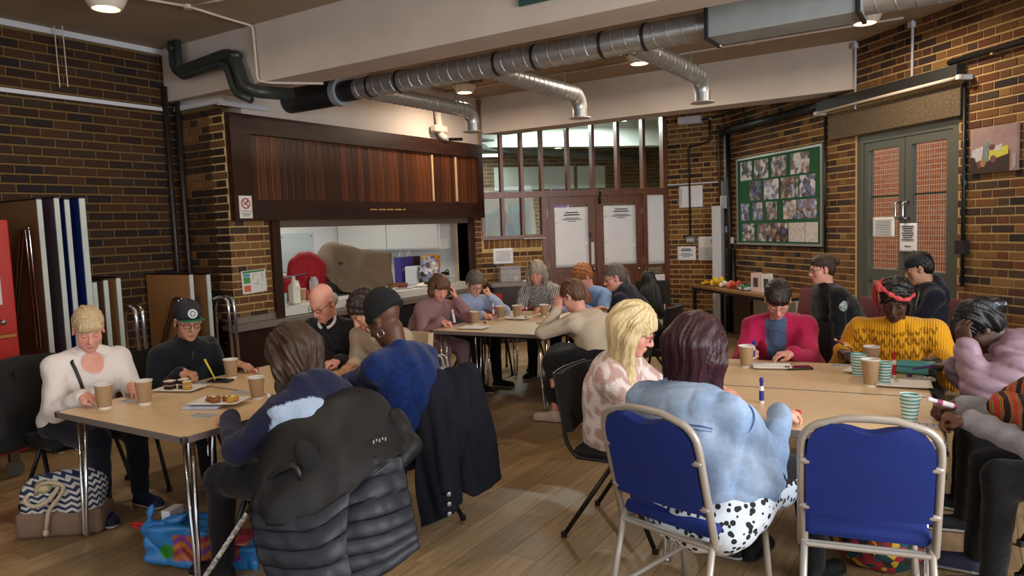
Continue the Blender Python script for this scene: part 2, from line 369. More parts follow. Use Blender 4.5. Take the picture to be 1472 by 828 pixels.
# ------------------------------------------------------------------ serving hatch
hx = -6.0
cz = thing('hatch_canopy', 'dark mahogany boarded canopy above the serving hatch', 'canopy', (hx, 6.6, 1.78))
MB().obox((hx + .004, 4.49, 2.61), (.075, 0, 0), (0, 4.17, 0), (0, 0, .185)).build('top_rail', DWOOD, cz)
MB().obox((hx + .004, 4.49, 1.775), (.075, 0, 0), (0, 4.17, 0), (0, 0, .205)).build('bottom_rail', DWOOD, cz)
MB().obox((hx + .004, 4.49, 1.98), (.075, 0, 0), (0, .225, 0), (0, 0, .63)).build('stile', DWOODV, cz)
MB().obox((hx + .004, 8.545, 1.98), (.075, 0, 0), (0, .115, 0), (0, 0, .63)).build('stile', DWOODV, cz)
BD = [wood_mat('canopy_board_%d' % i, a, b, .38, 2, 4) for i, (a, b) in enumerate([((98, 52, 26), (58, 30, 16)), ((86, 45, 23), (50, 26, 14)), ((112, 60, 30), (68, 34, 18)), ((74, 38, 20), (46, 24, 14))])]
nb_ = 44; bw = (8.545 - 4.715) / nb_; bm = None
for i in range(nb_):
    if bm is None: o = MB().rbox((0, bw / 2, .315), (.02, bw - .004, .63), .004).build('board', BD[0], cz, world=False); bm = o.data
    else: o = bpy.data.objects.new('board', bm); COL.objects.link(o); o.parent = cz
    o.location = (.033, 4.715 + i * bw - 6.6, .20); o.material_slots[0].link = 'OBJECT'; o.material_slots[0].material = random.choice(BD)
BARE = M('bare_wood', (206, 170, 130), .7)
for y in (7.52, 8.03): MB().obox((hx + .05, y, 2.0), (.014, 0, 0), (0, .028, 0), (0, 0, .59)).build('batten', BARE, cz)
for i in range(26):
    if i % 6 != 5: MB().box((hx + .081, 6.33 + i * .024, 1.885 + (i % 2) * .002), (.003, .016, .016)).build('letter', M('brass_letter', (190, 150, 90), .6), cz)
# hatch frame
hf = thing('hatch_surround', 'dark timber surround of the serving hatch opening', 'surround', (hx, 6.6, .8))
MB().obox((hx - .18, 4.93, .80), (.23, 0, 0), (0, .10, 0), (0, 0, .975)).build('jamb', DWOODV, hf)
MB().obox((hx - .18, 8.34, .80), (.23, 0, 0), (0, .105, 0), (0, 0, .975)).build('jamb', DWOODV, hf)
MB().obox((hx - .12, 5.03, 1.705), (.13, 0, 0), (0, 3.31, 0), (0, 0, .066)).build('shutter_rail', M('shutter_steel', (126, 112, 100), .5, .6), hf)
# counter, ledge and panelling below
ct = thing('serving_counter', 'white laminate counter top of the serving hatch', 'counter', (hx, 6.6, .8))
MB().obox((hx - .75, 5.03, .80), (.80, 0, 0), (0, 3.31, 0), (0, 0, .09)).build('worktop', M('white_laminate', (214, 212, 206), .35, noise=(8, .1)), ct)
lg = thing('hatch_ledge', 'steel edged dark ledge running below the hatch counter', 'ledge', (-5.95, 6.4, .72))
MB().obox((-6.0, 4.32, .745), (.16, 0, 0), (0, 4.0, 0), (0, 0, .05)).build('shelf', M('ledge_top', (84, 66, 54), .4), lg)
MB().obox((-5.842, 4.315, .735), (.012, 0, 0), (0, 4.0, 0), (0, 0, .062)).build('steel_edge', M('dull_steel', (176, 168, 158), .35, .7), lg)
MB().obox((-6.0, 4.45, .795), (.02, 0, 0), (0, .49, 0), (0, 0, .055)).build('upstand', M('dull_steel'), lg)
hp = MB()
hpn = thing('hatch_panelling', 'dark wood panelling under the hatch ledge', 'panelling', (-5.95, 6.4, 0))
for i in range(6): MB().obox((-6.0, 4.36 + i * .655, .02), (.10, 0, 0), (0, .645, 0), (0, 0, .71)).build('panel', DWOODV, hpn)
# no smoking sign
def disc(mb, c, r0, r1, ux, uy, uz, n=28, mi=0):
    P = []
    for k in range(n + 1):
        a = 2 * math.pi * k / n; d = math.cos(a) * np.array(ux) + math.sin(a) * np.array(uy); P.append([np.array(c) + d * r0, np.array(c) + d * r1])
    Q = np.array(P); return mb.grid(Q if np.dot(np.cross(ux, uy), uz) < 0 else Q[:, ::-1], mi, .0008)
UY, UZ = (0, 1, 0), (0, 0, 1)
def text_obj(name, s, o, ux, uy, size, mat, parent, depth=.0006, align='CENTER'):
    cu = bpy.data.curves.new(name, 'FONT'); cu.body = s; cu.size = 1; cu.align_x = align; cu.align_y = 'CENTER'; cu.extrude = .0; cu.resolution_u = 2
    t = bpy.data.objects.new(name, cu); COL.objects.link(t); dg = bpy.context.evaluated_depsgraph_get(); me = bpy.data.meshes.new_from_object(t.evaluated_get(dg)); bpy.data.objects.remove(t)
    ux, uy, o = nrm(ux), nrm(uy), np.array(o, float); nn = np.cross(ux, uy); co = np.zeros(len(me.vertices) * 3); me.vertices.foreach_get('co', co); co = co.reshape(-1, 3)
    P = o + size * (co[:, :1] * ux + co[:, 1:2] * uy) + nn * depth; R, L = base_of(parent); P = (P - L) @ R
    me.vertices.foreach_set('co', P.ravel()); me.materials.clear(); me.materials.append(mat); me.update()
    ob = bpy.data.objects.new(name, me); COL.objects.link(ob); ob.parent = parent; return ob
RED = M('sign_red', (190, 40, 34), .5)
sg = thing('no_smoking_sign', 'white no smoking sign with red prohibition circle on the canopy corner', 'sign', (hx + .08, 4.61, 1.80))
MB().obox((hx + .0795, 4.535, 1.80), (.004, 0, 0), (0, .145, 0), (0, 0, .215)).build('plate', M('sign_white', (226, 222, 216), .5), sg)
mb = MB(); disc(mb, (hx + .0845, 4.6075, 1.942), .040, .052, UY, UZ, (1, 0, 0)); mb.box((hx + .0845, 4.6075, 1.942), (.0016, .088, .011), rotx(math.radians(-45))); mb.build('prohibition_ring', RED, sg)
mb = MB(); mb.box((hx + .0842, 4.607, 1.942), (.0012, .06, .009), rotx(math.radians(28))); mb.box((hx + .0842, 4.627, 1.965), (.0012, .012, .018)); mb.build('cigarette', INK, sg)
text_obj('lettering', 'NO SMOKING', (hx + .0845, 4.6075, 1.868), UY, UZ, .021, RED, sg)
for k in range(3): MB().box((hx + .084, 4.6075, 1.846 - k * .011), (.001, .11 - k * .02, .004)).build('text_line', INK, sg)
# fire-route map on the pillar
fm = thing('evacuation_map', 'green headed floor plan notice on the brick pillar', 'notice', (hx + .01, 4.70, 1.08))
fr = rotx(math.radians(2.5))
def onp(dy, dz, t): return np.array([hx + .012 + t, 4.703, 1.185]) + fr @ np.array([0, dy, dz])
MB().box(onp(0, 0, 0), (.004, .285, .225), fr).build('sheet', M('map_paper', (214, 214, 206), .6), fm)
MB().box(onp(0, .098, .003), (.002, .255, .018), fr).build('header', M('map_green', (60, 120, 64), .6), fm)
for c, dz, h, nm in (((90, 140, 180), .068, .03, 'map_blue'), ((70, 140, 84), .018, .06, 'map_green2'), ((196, 100, 70), -.062, .06, 'map_orange')): MB().box(onp(-.085, dz, .003), (.002, .075, h), fr).build('key_panel', M(nm, c, .6), fm)
for k in range(9): MB().box(onp(.045 + .055 * math.cos(k * 2.4), .01 + .055 * math.sin(k * 1.7), .003), (.002, .004 + .05 * (k % 2), .004 + .04 * ((k + 1) % 2)), fr).build('plan_line', M('plan_grey', (150, 140, 150), .6), fm)

# ------------------------------------------------------------------ kitchen behind the hatch
KW = M('kitchen_white', (226, 226, 224), .6, spec=.3)
mb = MB(); mb.obox((-8.55, 4.4, 0), (.1, 0, 0), (0, 4.5, 0), (0, 0, 2.75)); mb.obox((-8.5, 4.55, 0), (2.3, 0, 0), (0, .1, 0), (0, 0, 2.75)); mb.obox((-8.5, 8.5, 0), (2.3, 0, 0), (0, .1, 0), (0, 0, 2.75)); mb.obox((-8.5, 4.6, 2.65), (2.29, 0, 0), (0, 4, 0), (0, 0, .1)); mb.obox((-8.5, 4.6, -.1), (2.29, 0, 0), (0, 4, 0), (0, 0, .1))
tag(struct('wall_kitchen', mb, KW), 'white kitchen walls seen through the hatch', 'wall')
for y0, y1, lab in ((5.75, 6.65, 'long pale glass splashback panel behind the brown dust sheet'), (7.1, 7.75, 'pale glass splashback panel behind the purple gift bag')):
    t = thing('splashback', lab, 'panel', (-8.45, y0, 1.1)); MB().obox((-8.448, y0, 1.10), (.012, 0, 0), (0, y1 - y0, 0), (0, 0, .55)).build('glass_sheet', M('pale_glass', (196, 206, 206), .25), t)
    for yy in (y0 + .05, y1 - .05): MB().lathe([(.012, 0), (.012, .006)], (-8.436, yy, 1.6), 8, R=roty(math.pi / 2)).build('screw_cap', STEEL, t)
wc = thing('wall_cupboard', 'white kitchen wall cupboard at the far end of the hatch', 'cupboard', (-7.3, 8.2, 1.5))
MB().obox((-8.4, 8.22, 1.35), (2.0, 0, 0), (0, .27, 0), (0, 0, .9)).build('carcass', KW, wc); MB().obox((-8.35, 8.20, 1.37), (.95, 0, 0), (0, .02, 0), (0, 0, .86)).build('door', M('cupboard_door', (214, 212, 206), .5), wc); MB().obox((-7.38, 8.20, 1.37), (.95, 0, 0), (0, .02, 0), (0, 0, .86)).build('door', M('cupboard_door'), wc)
kb = thing('kitchen_base_unit', 'white kitchen work surface behind the hatch counter', 'counter', (-7.9, 6.6, 0)); MB().obox((-8.4, 4.7, 0), (.6, 0, 0), (0, 3.5, 0), (0, 0, .86)).build('carcass', KW, kb); MB().obox((-8.42, 4.7, .86), (.66, 0, 0), (0, 3.5, 0), (0, 0, .04)).build('worktop', M('grey_worktop', (170, 168, 164), .4), kb)
area_light('kitchen_light', (-7.3, 6.6, 2.6), (0, 0, -1), .3, 1.2, 34, (1, .97, .92))
kl = thing('kitchen_ceiling_light', 'white strip light on the kitchen ceiling', 'light', (-7.3, 6.6, 2.6)); MB().obox((-7.38, 5.9, 2.61), (.16, 0, 0), (0, 1.4, 0), (0, 0, .04)).build('batten', KW, kl)

# ------------------------------------------------------------------ glazed screen with double doors (45 degrees)
ES = np.array([S2, S2]); NS = np.array([S2, -S2]); SO = np.array([-6.0, 8.66])
def SP(s, t=0., z=0.): p = SO + ES * s + NS * t; return np.array([p[0], p[1], z])
def sbox(mb, s0, s1, t0, t1, z0, z1, mi=0): return mb.obox(SP(s0, t0, z0), (*(ES * (s1 - s0)), 0), (*(NS * (t1 - t0)), 0), (0, 0, z1 - z0), mi)
FRW = wood_mat('screen_frame', (122, 68, 38), (78, 40, 22), .35, 2, 5); GL = glass_mat('screen_glass', (246, 250, 248), .008)
sc_ = thing('window_1_screen', 'dark timber glazed screen of tall panes above the double doors', 'screen', SP(1.4, 0, 0)); sc_.name = 'glazed_screen'
mull = [.04, .333, .63, .931, 1.331, 1.715, 2.106, 2.514, 2.84]
for s in mull: sbox(MB(), s - .022, s + .022, -.10, .03, 2.13, 3.38).build('mullion', FRW, sc_)
sbox(MB(), .02, 2.86, -.10, .04, 2.045, 2.13).build('transom', FRW, sc_)
sbox(MB(), .02, 2.86, -.10, .03, 3.38, 3.43).build('head', FRW, sc_)
for a, b in zip(mull, mull[1:]): sbox(MB(), a + .022, b - .022, -.05, -.044, 2.13, 3.38).build('pane', GL, sc_)
for s in mull[:4]: sbox(MB(), s - .022, s + .022, -.10, .03, 1.50, 2.05).build('mullion', FRW, sc_)
sbox(MB(), .02, .953, -.10, .03, 1.455, 1.505).build('sill', FRW, sc_)
for a, b in zip(mull[:3], mull[1:4]): sbox(MB(), a + .022, b - .022, -.05, -.044, 1.505, 2.05).build('pane', GL, sc_)
sbox(MB(), .905, .985, -.10, .035, 0, 2.05).build('post', FRW, sc_); sbox(MB(), 2.475, 2.545, -.10, .035, 0, 2.05).build('post', FRW, sc_); sbox(MB(), 2.815, 2.885, -.10, .035, 0, 3.4).build('post', FRW, sc_)
sbox(MB(), 2.545, 2.815, -.06, 0, .95, 1.02).build('side_rail', FRW, sc_); sbox(MB(), 2.545, 2.815, -.05, -.044, .1, 2.04).build('pane', GL, sc_)
def door_leaf(n, s0, s1, lab, hinge):
    d = thing('door_%d' % n, lab, 'door', SP((s0 + s1) / 2, 0, 0)); d['kind'] = 'structure'
    st = .115
    for a, b in ((s0, s0 + st), (s1 - st, s1)): sbox(MB(), a, b, -.05, 0, .01, 2.04).build('stile', FRW, d)
    for a, b in ((.01, .26), (.92, 1.03), (1.92, 2.04)): sbox(MB(), s0 + st, s1 - st, -.05, 0, a, b).build('rail', FRW, d)
    sbox(MB(), s0 + st, s1 - st, -.03, -.024, 1.03, 1.92).build('pane', GL, d); sbox(MB(), s0 + st, s1 - st, -.035, -.015, .26, .92).build('panel', FRW, d)
    for z in (.3, 1.0, 1.75):
        hs = s0 if hinge < 0 else s1; sbox(MB(), hs - .012, hs + .012, 0, .012, z, z + .1).build('hinge', STEEL, d)
    return d
d1 = door_leaf(1, .985, 1.73, 'left leaf of the brown double doors covered with white paper', -1); d2 = door_leaf(2, 1.74, 2.475, 'right leaf of the brown double doors covered with white paper', 1)
mb = MB(); mb.tube([SP(1.80, .02, 1.93), SP(1.80, .05, 1.98), SP(1.80, .035, 2.1)], .018, 8); mb.build('door_closer', BLACKP, d2, smooth=True)
sbox(MB(), 1.60, 1.66, .001, .012, 1.43, 1.50).build('lock_case', BLACKP, d1); sbox(MB(), 1.655, 1.70, .001, .006, 1.03, 1.36).build('push_plate', M('plate_white', (210, 206, 198), .4), d1)
MB().ell(SP(1.685, .04, .96), .028, 10, 7).build('knob', STEEL, d1, smooth=True)
MB().ell(SP(2.40, .03, .93), .024, 10, 7).build('knob', STEEL, d2, smooth=True)
def crumple(s0, s1, z0, z1, f, nz=14, ns=7, amp=.006):
    P = []
    for i in range(nz + 1):
        row = []
        for j in range(ns + 1):
            row.append(f(s0 + (s1 - s0) * j / ns, .012 + amp * (rng.random() if 0 < i < nz else .3), z0 + (z1 - z0) * i / nz))
        P.append(row)
    return P
def paper(name, lab, fP, s0, s1, z0, z1, lines=(), amp=.006):
    """a sheet on a wall: fP(s,t,z); lines = (s centre, z, width, height)"""
    t = thing(name, lab, 'paper', fP((s0 + s1) / 2, 0, z0)); MB().grid(crumple(s0, s1, z0, z1, fP, amp=amp), 0, .0015).build('sheet', PAPER, t, smooth=True)
    for c, z, wd, h in lines:
        a, b = fP(c - wd / 2, .021, z), fP(c + wd / 2, .021, z); q = fP(c - wd / 2, .0225, z)
        MB().obox(a, b - a, q - a, (0, 0, h)).build('text_line', INK, t)
    return t
hd = lambda c: [(c, 1.80, .20, .013), (c, 1.765, .24, .015), (c, 1.72, .22, .008), (c, 1.70, .30, .009), (c, 1.675, .12, .008)]
paper('door_paper', 'white paper with a printed heading covering the left door pane', SP, 1.10, 1.612, 1.005, 1.885, hd(1.36)); paper('door_paper', 'white paper with a printed heading covering the right door pane', SP, 1.855, 2.36, 1.01, 1.89, [(c + .0, z + .03, wd, h) for c, z, wd, h in hd(2.13)])
paper('side_paper', 'tall blank white paper hung beside the right door', SP, 2.55, 2.83, .99, 2.03); paper('side_paper', 'blank white paper hanging low beside the doors behind the black bag', SP, 2.60, 2.83, .2, .83)
paper('wall_notice', 'white notice taped under the small screen window', SP, .165, .46, 1.10, 1.325, [(.31, 1.28 - k * .022, .2 + .03 * (k % 2), .004) for k in range(7)], .002)
sbox(MB(), .62, .95, .03, .05, 1.448, 1.458).build('loose_strip', TRIMW, sc_)
# worktop under the small window
lw = thing('window_worktop', 'grey topped dark sideboard under the small screen window', 'sideboard', SP(.5, .2, 0)); sbox(MB(), .05, .92, .01, .42, .80, .85).build('top', M('grey_top', (128, 120, 114), .4), lw); sbox(MB(), .08, .89, .01, .38, 0, .80).build('carcass', DWOODV, lw)
for a in (.10, .50): sbox(MB(), a, a + .37, .38, .395, .04, .77).build('door', DWOODV, lw)

# ------------------------------------------------------------------ hall behind the screen
HB = M('hall_white', (205, 210, 204), .8)
def brick_tex(name, c1, c2, mo, sc=1.0, R=0, op='ADD'):
    if name in MATS: return MATS[name]
    m = M(name, c1, .9); nt = m.node_tree; b = nt.nodes['Principled BSDF']; tc = nt.nodes.new('ShaderNodeTexCoord'); mp = nt.nodes.new('ShaderNodeMapping'); mp.inputs['Rotation'].default_value = (math.pi / 2, 0, 0) if not R else (0, 0, 0)
    cx = nt.nodes.new('ShaderNodeSeparateXYZ'); cb = nt.nodes.new('ShaderNodeCombineXYZ'); ad = nt.nodes.new('ShaderNodeMath'); ad.operation = op
    nt.links.new(tc.outputs['Object'], cx.inputs[0]); nt.links.new(cx.outputs[0], ad.inputs[0]); nt.links.new(cx.outputs[1], ad.inputs[1]); nt.links.new(ad.outputs[0], cb.inputs[0]); nt.links.new(cx.outputs[2], cb.inputs[1])
    br = nt.nodes.new('ShaderNodeTexBrick'); br.inputs['Color1'].default_value = lin(c1); br.inputs['Color2'].default_value = lin(c2); br.inputs['Mortar'].default_value = lin(mo); br.inputs['Scale'].default_value = 1
    br.inputs['Brick Width'].default_value = .225 * 1.41 * sc; br.inputs['Row Height'].default_value = .075 * sc; br.inputs['Mortar Size'].default_value = .008; nt.links.new(cb.outputs[0], br.inputs['Vector']); nt.links.new(br.outputs[0], b.inputs['Base Color']); return m
HBR = brick_tex('hall_brick', (126, 100, 78), (98, 80, 66), (160, 140, 112))
D = 3.6
mb = MB(); sbox(mb, -2.0, 4.7, -D - .1, -D, 0, 3.5); tag(struct('wall_hall_back', mb, HBR), 'brick back wall of the hall beyond the screen', 'wall')
mb = MB(); sbox(mb, 4.6, 4.7, -D, -.25, 0, 3.5); sbox(mb, -1.95, -1.85, -D, -1.68, 0, 3.5); mb.obox((-8.65, 8.62, 0), (2.6, 0, 0), (0, .08, 0), (0, 0, 3.5)); mb.prism([(-3.5, 10.93), (-3.4, 10.93), (-2.85, 12.2), (-2.95, 12.2)], (0, 0, 0), (1, 0, 0), (0, 1, 0), (0, 0, 3.5)); tag(struct('wall_hall_end', mb, HBR), 'brick end walls of the hall beyond the screen', 'wall')
mb = MB(); sbox(mb, -2.0, 4.7, -D, -.12, 3.42, 3.5); tag(struct('ceiling_hall', mb, HB), 'white ceiling of the hall beyond the screen', 'ceiling')
mb = MB(); sbox(mb, -2.0, 4.7, -D, -.12, -.1, 0); tag(struct('floor_hall', mb, M('hall_floor', (120, 104, 84), .5)), 'floor of the hall beyond the screen', 'floor')
for s0, s1, lab in ((.95, 2.55, 'long white panel on the hall wall seen through the tall panes'), (2.62, 3.2, 'narrow white panel on the hall wall behind the right panes')):
    t = thing('whiteboard', lab, 'whiteboard', SP(s0, -D, 2.3)); sbox(MB(), s0, s1, -D + .01, -D + .05, 2.34, 2.78).build('sheet', HB, t)
    sbox(MB(), s0, s1, -D + .012, -D + .03, 2.27, 2.31).build('lower_strip', TRIMW, t)
bm_ = MB(); sbox(bm_, -1.8, 4.55, -2.2, -1.9, 2.98, 3.42); tag(struct('trim_6', bm_, HB), 'white ceiling beam inside the hall', 'beam')
pipe = thing('hall_pipe', 'grey pipe crossing the hall below its ceiling', 'pipe', SP(0, -2.9, 2.9)); MB().tube([SP(-1.5, -1.2, 3.05), SP(4.0, -3.3, 2.86)], .07, 10).build('run', M('grey_pipe', (110, 116, 112), .5), pipe, smooth=True); MB().tube([SP(-1.5, -1.1, 3.17), SP(4.0, -3.2, 2.98)], .02, 8).build('run', M('grey_pipe'), pipe, smooth=True)
HLE = emit_mat('tube_glow', (246, 255, 246), 9.0)
for (a, b, t, lab) in ((.85, 1.95, -1.2, 'long lit tube light in the hall nearest the screen'), (2.05, 2.75, -1.25, 'lit tube light in the hall behind the right panes'), (.35, 1.0, -3.0, 'distant lit tube light low on the hall ceiling')):
    h = thing('tube_light', lab, 'light', SP(a, t, 3.3)); zt = 3.33 if t > -2 else 2.95
    sbox(MB(), a - .02, b + .02, t - .05, t + .05, zt + .03, zt + .08).build('batten', HB, h); MB().tube([SP(a, t, zt), SP(b, t, zt)], .022, 8).build('tube', HLE, h, smooth=True)
    area_light('hall_tube_light', SP((a + b) / 2, t, zt - .04), (0, 0, -1), .8, .1, 105 if t > -2 else 16, (.93, 1, .95))
for s, z, c, nm, lab in ((-.75, 2.12, (150, 190, 160), 'hall_picture', 'framed green picture on the hall brick wall'), (2.25, 2.16, (60, 110, 190), 'hall_poster', 'small blue and red poster on the hall wall behind the panes')):
    t = thing(nm, lab, 'picture', SP(s, -D, z)); sbox(MB(), s - .18, s + .18, -D + .005, -D + .03, z - .22, z + .22).build('frame', TRIMW, t); sbox(MB(), s - .15, s + .15, -D + .03, -D + .035, z - .19, z + .19).build('print', M(nm + '_print', c, .6, noise=(20, .8), col2=(200, 60, 80) if 'poster' in nm else (90, 150, 120)), t)
bt = thing('bunting', 'string of pastel pennants hanging in the hall window', 'bunting', SP(.1, -.5, 1.9)); TEAL = M('bunting_tape', (110, 190, 184), .7)
pts = [SP(.02 + .72 * k / 12, -.45, 1.93 - .10 * math.sin(math.pi * (k % 6) / 6)) for k in range(13)]; MB().tube(pts, .008, 6).build('tape', TEAL, bt)
FLC = [(150, 150, 156), (120, 112, 84), (132, 128, 140), (112, 98, 68), (84, 92, 124), (124, 86, 60)]
for k in range(8):
    p = pts[min(12, int(k * 1.5) + 1)]; MB().prism([(-.05, 0), (.05, 0), (0, -.17)], p, (*ES, 0), (0, 0, 1), (*(NS * .004), 0)).build('pennant', M('pennant_%d' % (k % 6), FLC[k % 6], .8, noise=(30, .6)), bt)
ps = thing('hall_display', 'pinned craft papers on the hall side of the small window', 'display', SP(.3, -.6, 1.3))
for k, (s, z, wd, h) in enumerate([(.06, 1.42, .12, .17), (.2, 1.45, .14, .2), (.38, 1.43, .13, .22), (.52, 1.46, .12, .2), (.13, 1.62, .15, .14), (.45, 1.66, .14, .14), (.30, 1.68, .12, .12)]): sbox(MB(), s, s + wd, -.62 - .004 * k, -.615 - .004 * k, z, z + h).build('sheet', M('craft_%d' % (k % 4), [(120, 124, 132), (116, 92, 66), (112, 110, 80), (70, 76, 110)][k % 4], .8, noise=(30, .5)), ps)
tl = thing('hall_planter', 'leafy teal panel behind the third small pane', 'plant', SP(.8, -1.0, 1.3)); sbox(MB(), .66, .98, -1.05, -1.0, 1.3, 1.98).build('leaf_panel', M('leafy', (110, 150, 140), .8, noise=(14, .9), col2=(60, 74, 70)), tl)
# ------------------------------------------------------------------ right wall fittings
def rbx(mb, s0, s1, t0, t1, z0, z1, mi=0): return mb.obox(RP(s0, t0, z0), (*(EX * (s1 - s0)), 0), (*(EN * (t1 - t0)), 0), (0, 0, z1 - z0), mi)
CONC = M('pebbled_concrete', (116, 98, 74), .9, noise=(70, .8), col2=(64, 52, 40), bump=(80, .6))
tag(struct('trim_7', rbx(MB(), 2.45, 4.26, -.1, .05, 2.462, 2.735), CONC), 'rough concrete lintel over the grey glazed doors', 'lintel')
AL = M('grey_aluminium', (96, 98, 90), .4, .3); MESH = M('mesh_wire', (40, 42, 44), .5, .5)
GLD = glass_mat('door_glass', (248, 252, 250), .015)
dr = thing('door_3', 'grey metal double doors with wired glass in the right brick wall', 'door', RP(3.52, 0, 0)); dr['kind'] = 'structure'
for a, b in ((2.84, 2.93), (4.11, 4.20)): rbx(MB(), a, b, -.12, -.02, 0, 2.46).build('outer_jamb', AL, dr)
rbx(MB(), 2.93, 4.11, -.12, -.02, 2.37, 2.46).build('outer_head', AL, dr)
for a, b in ((2.93, 3.515), (3.525, 4.11)):
    for c, d in ((a, a + .075), (b - .075, b)): rbx(MB(), c, d, -.09, -.03, .02, 2.365).build('stile', AL, dr)
    for z0, z1 in ((.02, .16), (.93, 1.05), (2.285, 2.365)): rbx(MB(), a + .075, b - .075, -.09, -.03, z0, z1).build('rail', AL, dr)
    for z0, z1 in ((.16, .93), (1.05, 2.285)):
        rbx(MB(), a + .075, b - .075, -.066, -.060, z0, z1).build('pane', GLD, dr)
        mb = MB(); n = int((b - a - .15) / .028)
        for k in range(1, n): s = a + .075 + (b - a - .15) * k / n; rbx(mb, s - .0009, s + .0009, -.072, -.069, z0, z1)
        n = int((z1 - z0) / .028)
        for k in range(1, n): z = z0 + (z1 - z0) * k / n; rbx(mb, a + .075, b - .075, -.072, -.069, z - .0009, z + .0009)
        tag(mb.build('wire_mesh', MESH, dr), kind='stuff')
    rbx(MB(), a + .075, b - .075, -.085, -.075, 1.79, 1.81).build('glazing_bar', AL, dr)
for s in (3.47, 3.57): MB().tube(bend([RP(s, -.03, 1.73), RP(s, .035, 1.73), RP(s + .01, .045, 1.57), RP(s + .01, -.03, 1.57)], .03), .012, 8).build('handle', CHROME, dr, smooth=True)
# notices on the doors
paper('door_notice', 'plain white notice on the left grey door', lambda s, t, z: RP(s, t - .03, z), 3.09, 3.40, 1.385, 1.585, [(3.245, 1.55 - k * .018, .22, .004) for k in range(9)], .002)
paper('door_notice', 'narrow white notice with heavy print at the meeting of the grey doors', lambda s, t, z: RP(s, t - .03, z), 3.47, 3.70, 1.24, 1.52, [(3.585, 1.485 - k * .022, .16 - .02 * (k % 3), .009) for k in range(7)] + [(3.585, 1.29, .08, .009)], .002)
# outside, beyond the doors
OB = brick_tex('outside_brick', (224, 136, 92), (206, 116, 76), (220, 180, 150), 1.0, op='SUBTRACT')
mb = MB(); rbx(mb, -1.5, 9.5, -3.3, -3.1, -.1, 2.9); tag(struct('wall_outside', mb, OB), 'orange brick building across the yard', 'wall')
od = thing('yard_shutter', 'orange timber door in the yard seen through the glass', 'door', RP(4.0, -3.0, 0))
for k in range(9): rbx(MB(), 3.9 + k * .2, 4.09 + k * .2, -3.095, -3.065, 0, 1.75).build('plank', M('yard_timber', (232, 160, 108), .7, noise=(6, .4)), od)
mb = MB(); rbx(mb, -2, 10, -8, -.23, -.2, -.02); tag(struct('floor_yard', mb, M('yard_paving', (150, 146, 140), .8)), 'grey paving of the yard outside', 'floor')
tag(thing('yard_bin', 'small blue bin standing in the yard', 'bin', RP(3.35, -2.0, 0)), None)
bn = bpy.data.objects['yard_bin']; MB().lathe([(.14, 0), (.17, .55), (.18, .56), (.18, .6)], RP(3.35, -2.2, 0), 14).build('body', M('bin_blue', (70, 100, 150), .5), bn, smooth=True); MB().lathe([(.19, .6), (.16, .66), (.02, .7)], RP(3.35, -2.2, 0), 14).build('lid', M('bin_blue'), bn, smooth=True)
# dark trunking and pipes on the right wall
DK = M('dark_trunking', (30, 28, 28), .5)
t = thing('pipe_trunking', 'thick black pipe trunking along the right wall above the noticeboard', 'pipe', RP(2, .05, 2.8)); MB().tube([RP(.06, .06, 2.865), RP(2.3, .06, 2.865)], .05, 10).build('pipe', DK, t, smooth=True); rbx(MB(), 2.3, 4.27, .01, .10, 2.80, 2.90).build('box_section', DK, t)
t = thing('curtain_rail', 'long pale rail above the grey doors', 'rail', RP(3.3, .1, 2.77)); MB().tube([RP(2.31, .13, 2.775), RP(4.36, .13, 2.775)], .016, 8).build('rail', M('rail_cream', (206, 190, 170), .5), t, smooth=True)
for s in (2.35, 4.33): rbx(MB(), s - .02, s + .02, .01, .15, 2.755, 2.795).build('bracket', TRIMW, t)
t = thing('vertical_pipe', 'black vertical conduit with a box beside the grey doors', 'pipe', RP(4.29, .03, .95)); MB().tube([RP(4.29, .03, .95), RP(4.29, .03, 2.76)], .016, 8).build('conduit', BLACKP, t, smooth=True); rbx(MB(), 4.24, 4.34, .01, .07, 1.24, 1.36).build('junction_box', DK, t); MB().lathe([(.024, 0), (.024, .04)], RP(4.29, .03, 1.85), 8).build('clip', BLACKP, t)
t = thing('heating_pipe', 'black horizontal pipe high on the right wall above the painting', 'pipe', RP(5, .06, 2.93)); MB().tube([RP(4.16, 0.01, 2.93), RP(4.16, .07, 2.935), RP(7.5, .07, 2.96)], .024, 10).build('run', BLACKP, t, smooth=True); MB().lathe([(.045, 0), (.045, .02), (.03, .04)], RP(4.16, .015, 2.93), 12, R=rotz(math.radians(225)) @ roty(math.pi / 2)).build('flange', BLACKP, t)
for s in (4.6, 5.0): rbx(MB(), s - .012, s + .012, .005, .08, 2.90, 2.925).build('clip', M('brass_clip', (120, 96, 60), .5, .6), t)
for s, z0, lab in ((3.66, 2.9, 'thin white conduit rising to the ceiling above the grey doors'), (2.86, 2.74, 'thin white conduit beside the end of the far beam')):
    t = thing('white_conduit', lab, 'conduit', RP(s, .02, z0)); MB().tube([RP(s, .02, z0), RP(s, .02, CZ - .02)], .012, 8).build('tube', TRIMW, t); MB().box(RP(s, .03, CZ - .06), (.05, .05, .05), math.radians(45)).build('elbow_box', TRIMW, t)
t = thing('drain_pipe', 'black vertical pipe to the left of the noticeboard', 'pipe', RP(.27, .05, 0)); MB().tube([RP(.27, .06, .02), RP(.27, .06, 2.83)], .03, 10).build('pipe', BLACKP, t, smooth=True); MB().tube([RP(.36, .05, .02), RP(.36, .05, 1.2)], .026, 10).build('pipe', BLACKP, t, smooth=True)
t = thing('socket_pipe', 'black vertical pipe to the right of the noticeboard', 'pipe', RP(2.36, .03, 1.2)); MB().tube([RP(2.37, .03, 1.1), RP(2.37, .03, 2.70)], .014, 8).build('pipe', BLACKP, t, smooth=True); MB().ell(RP(2.37, .03, 2.71), .024).build('cap', BLACKP, t)
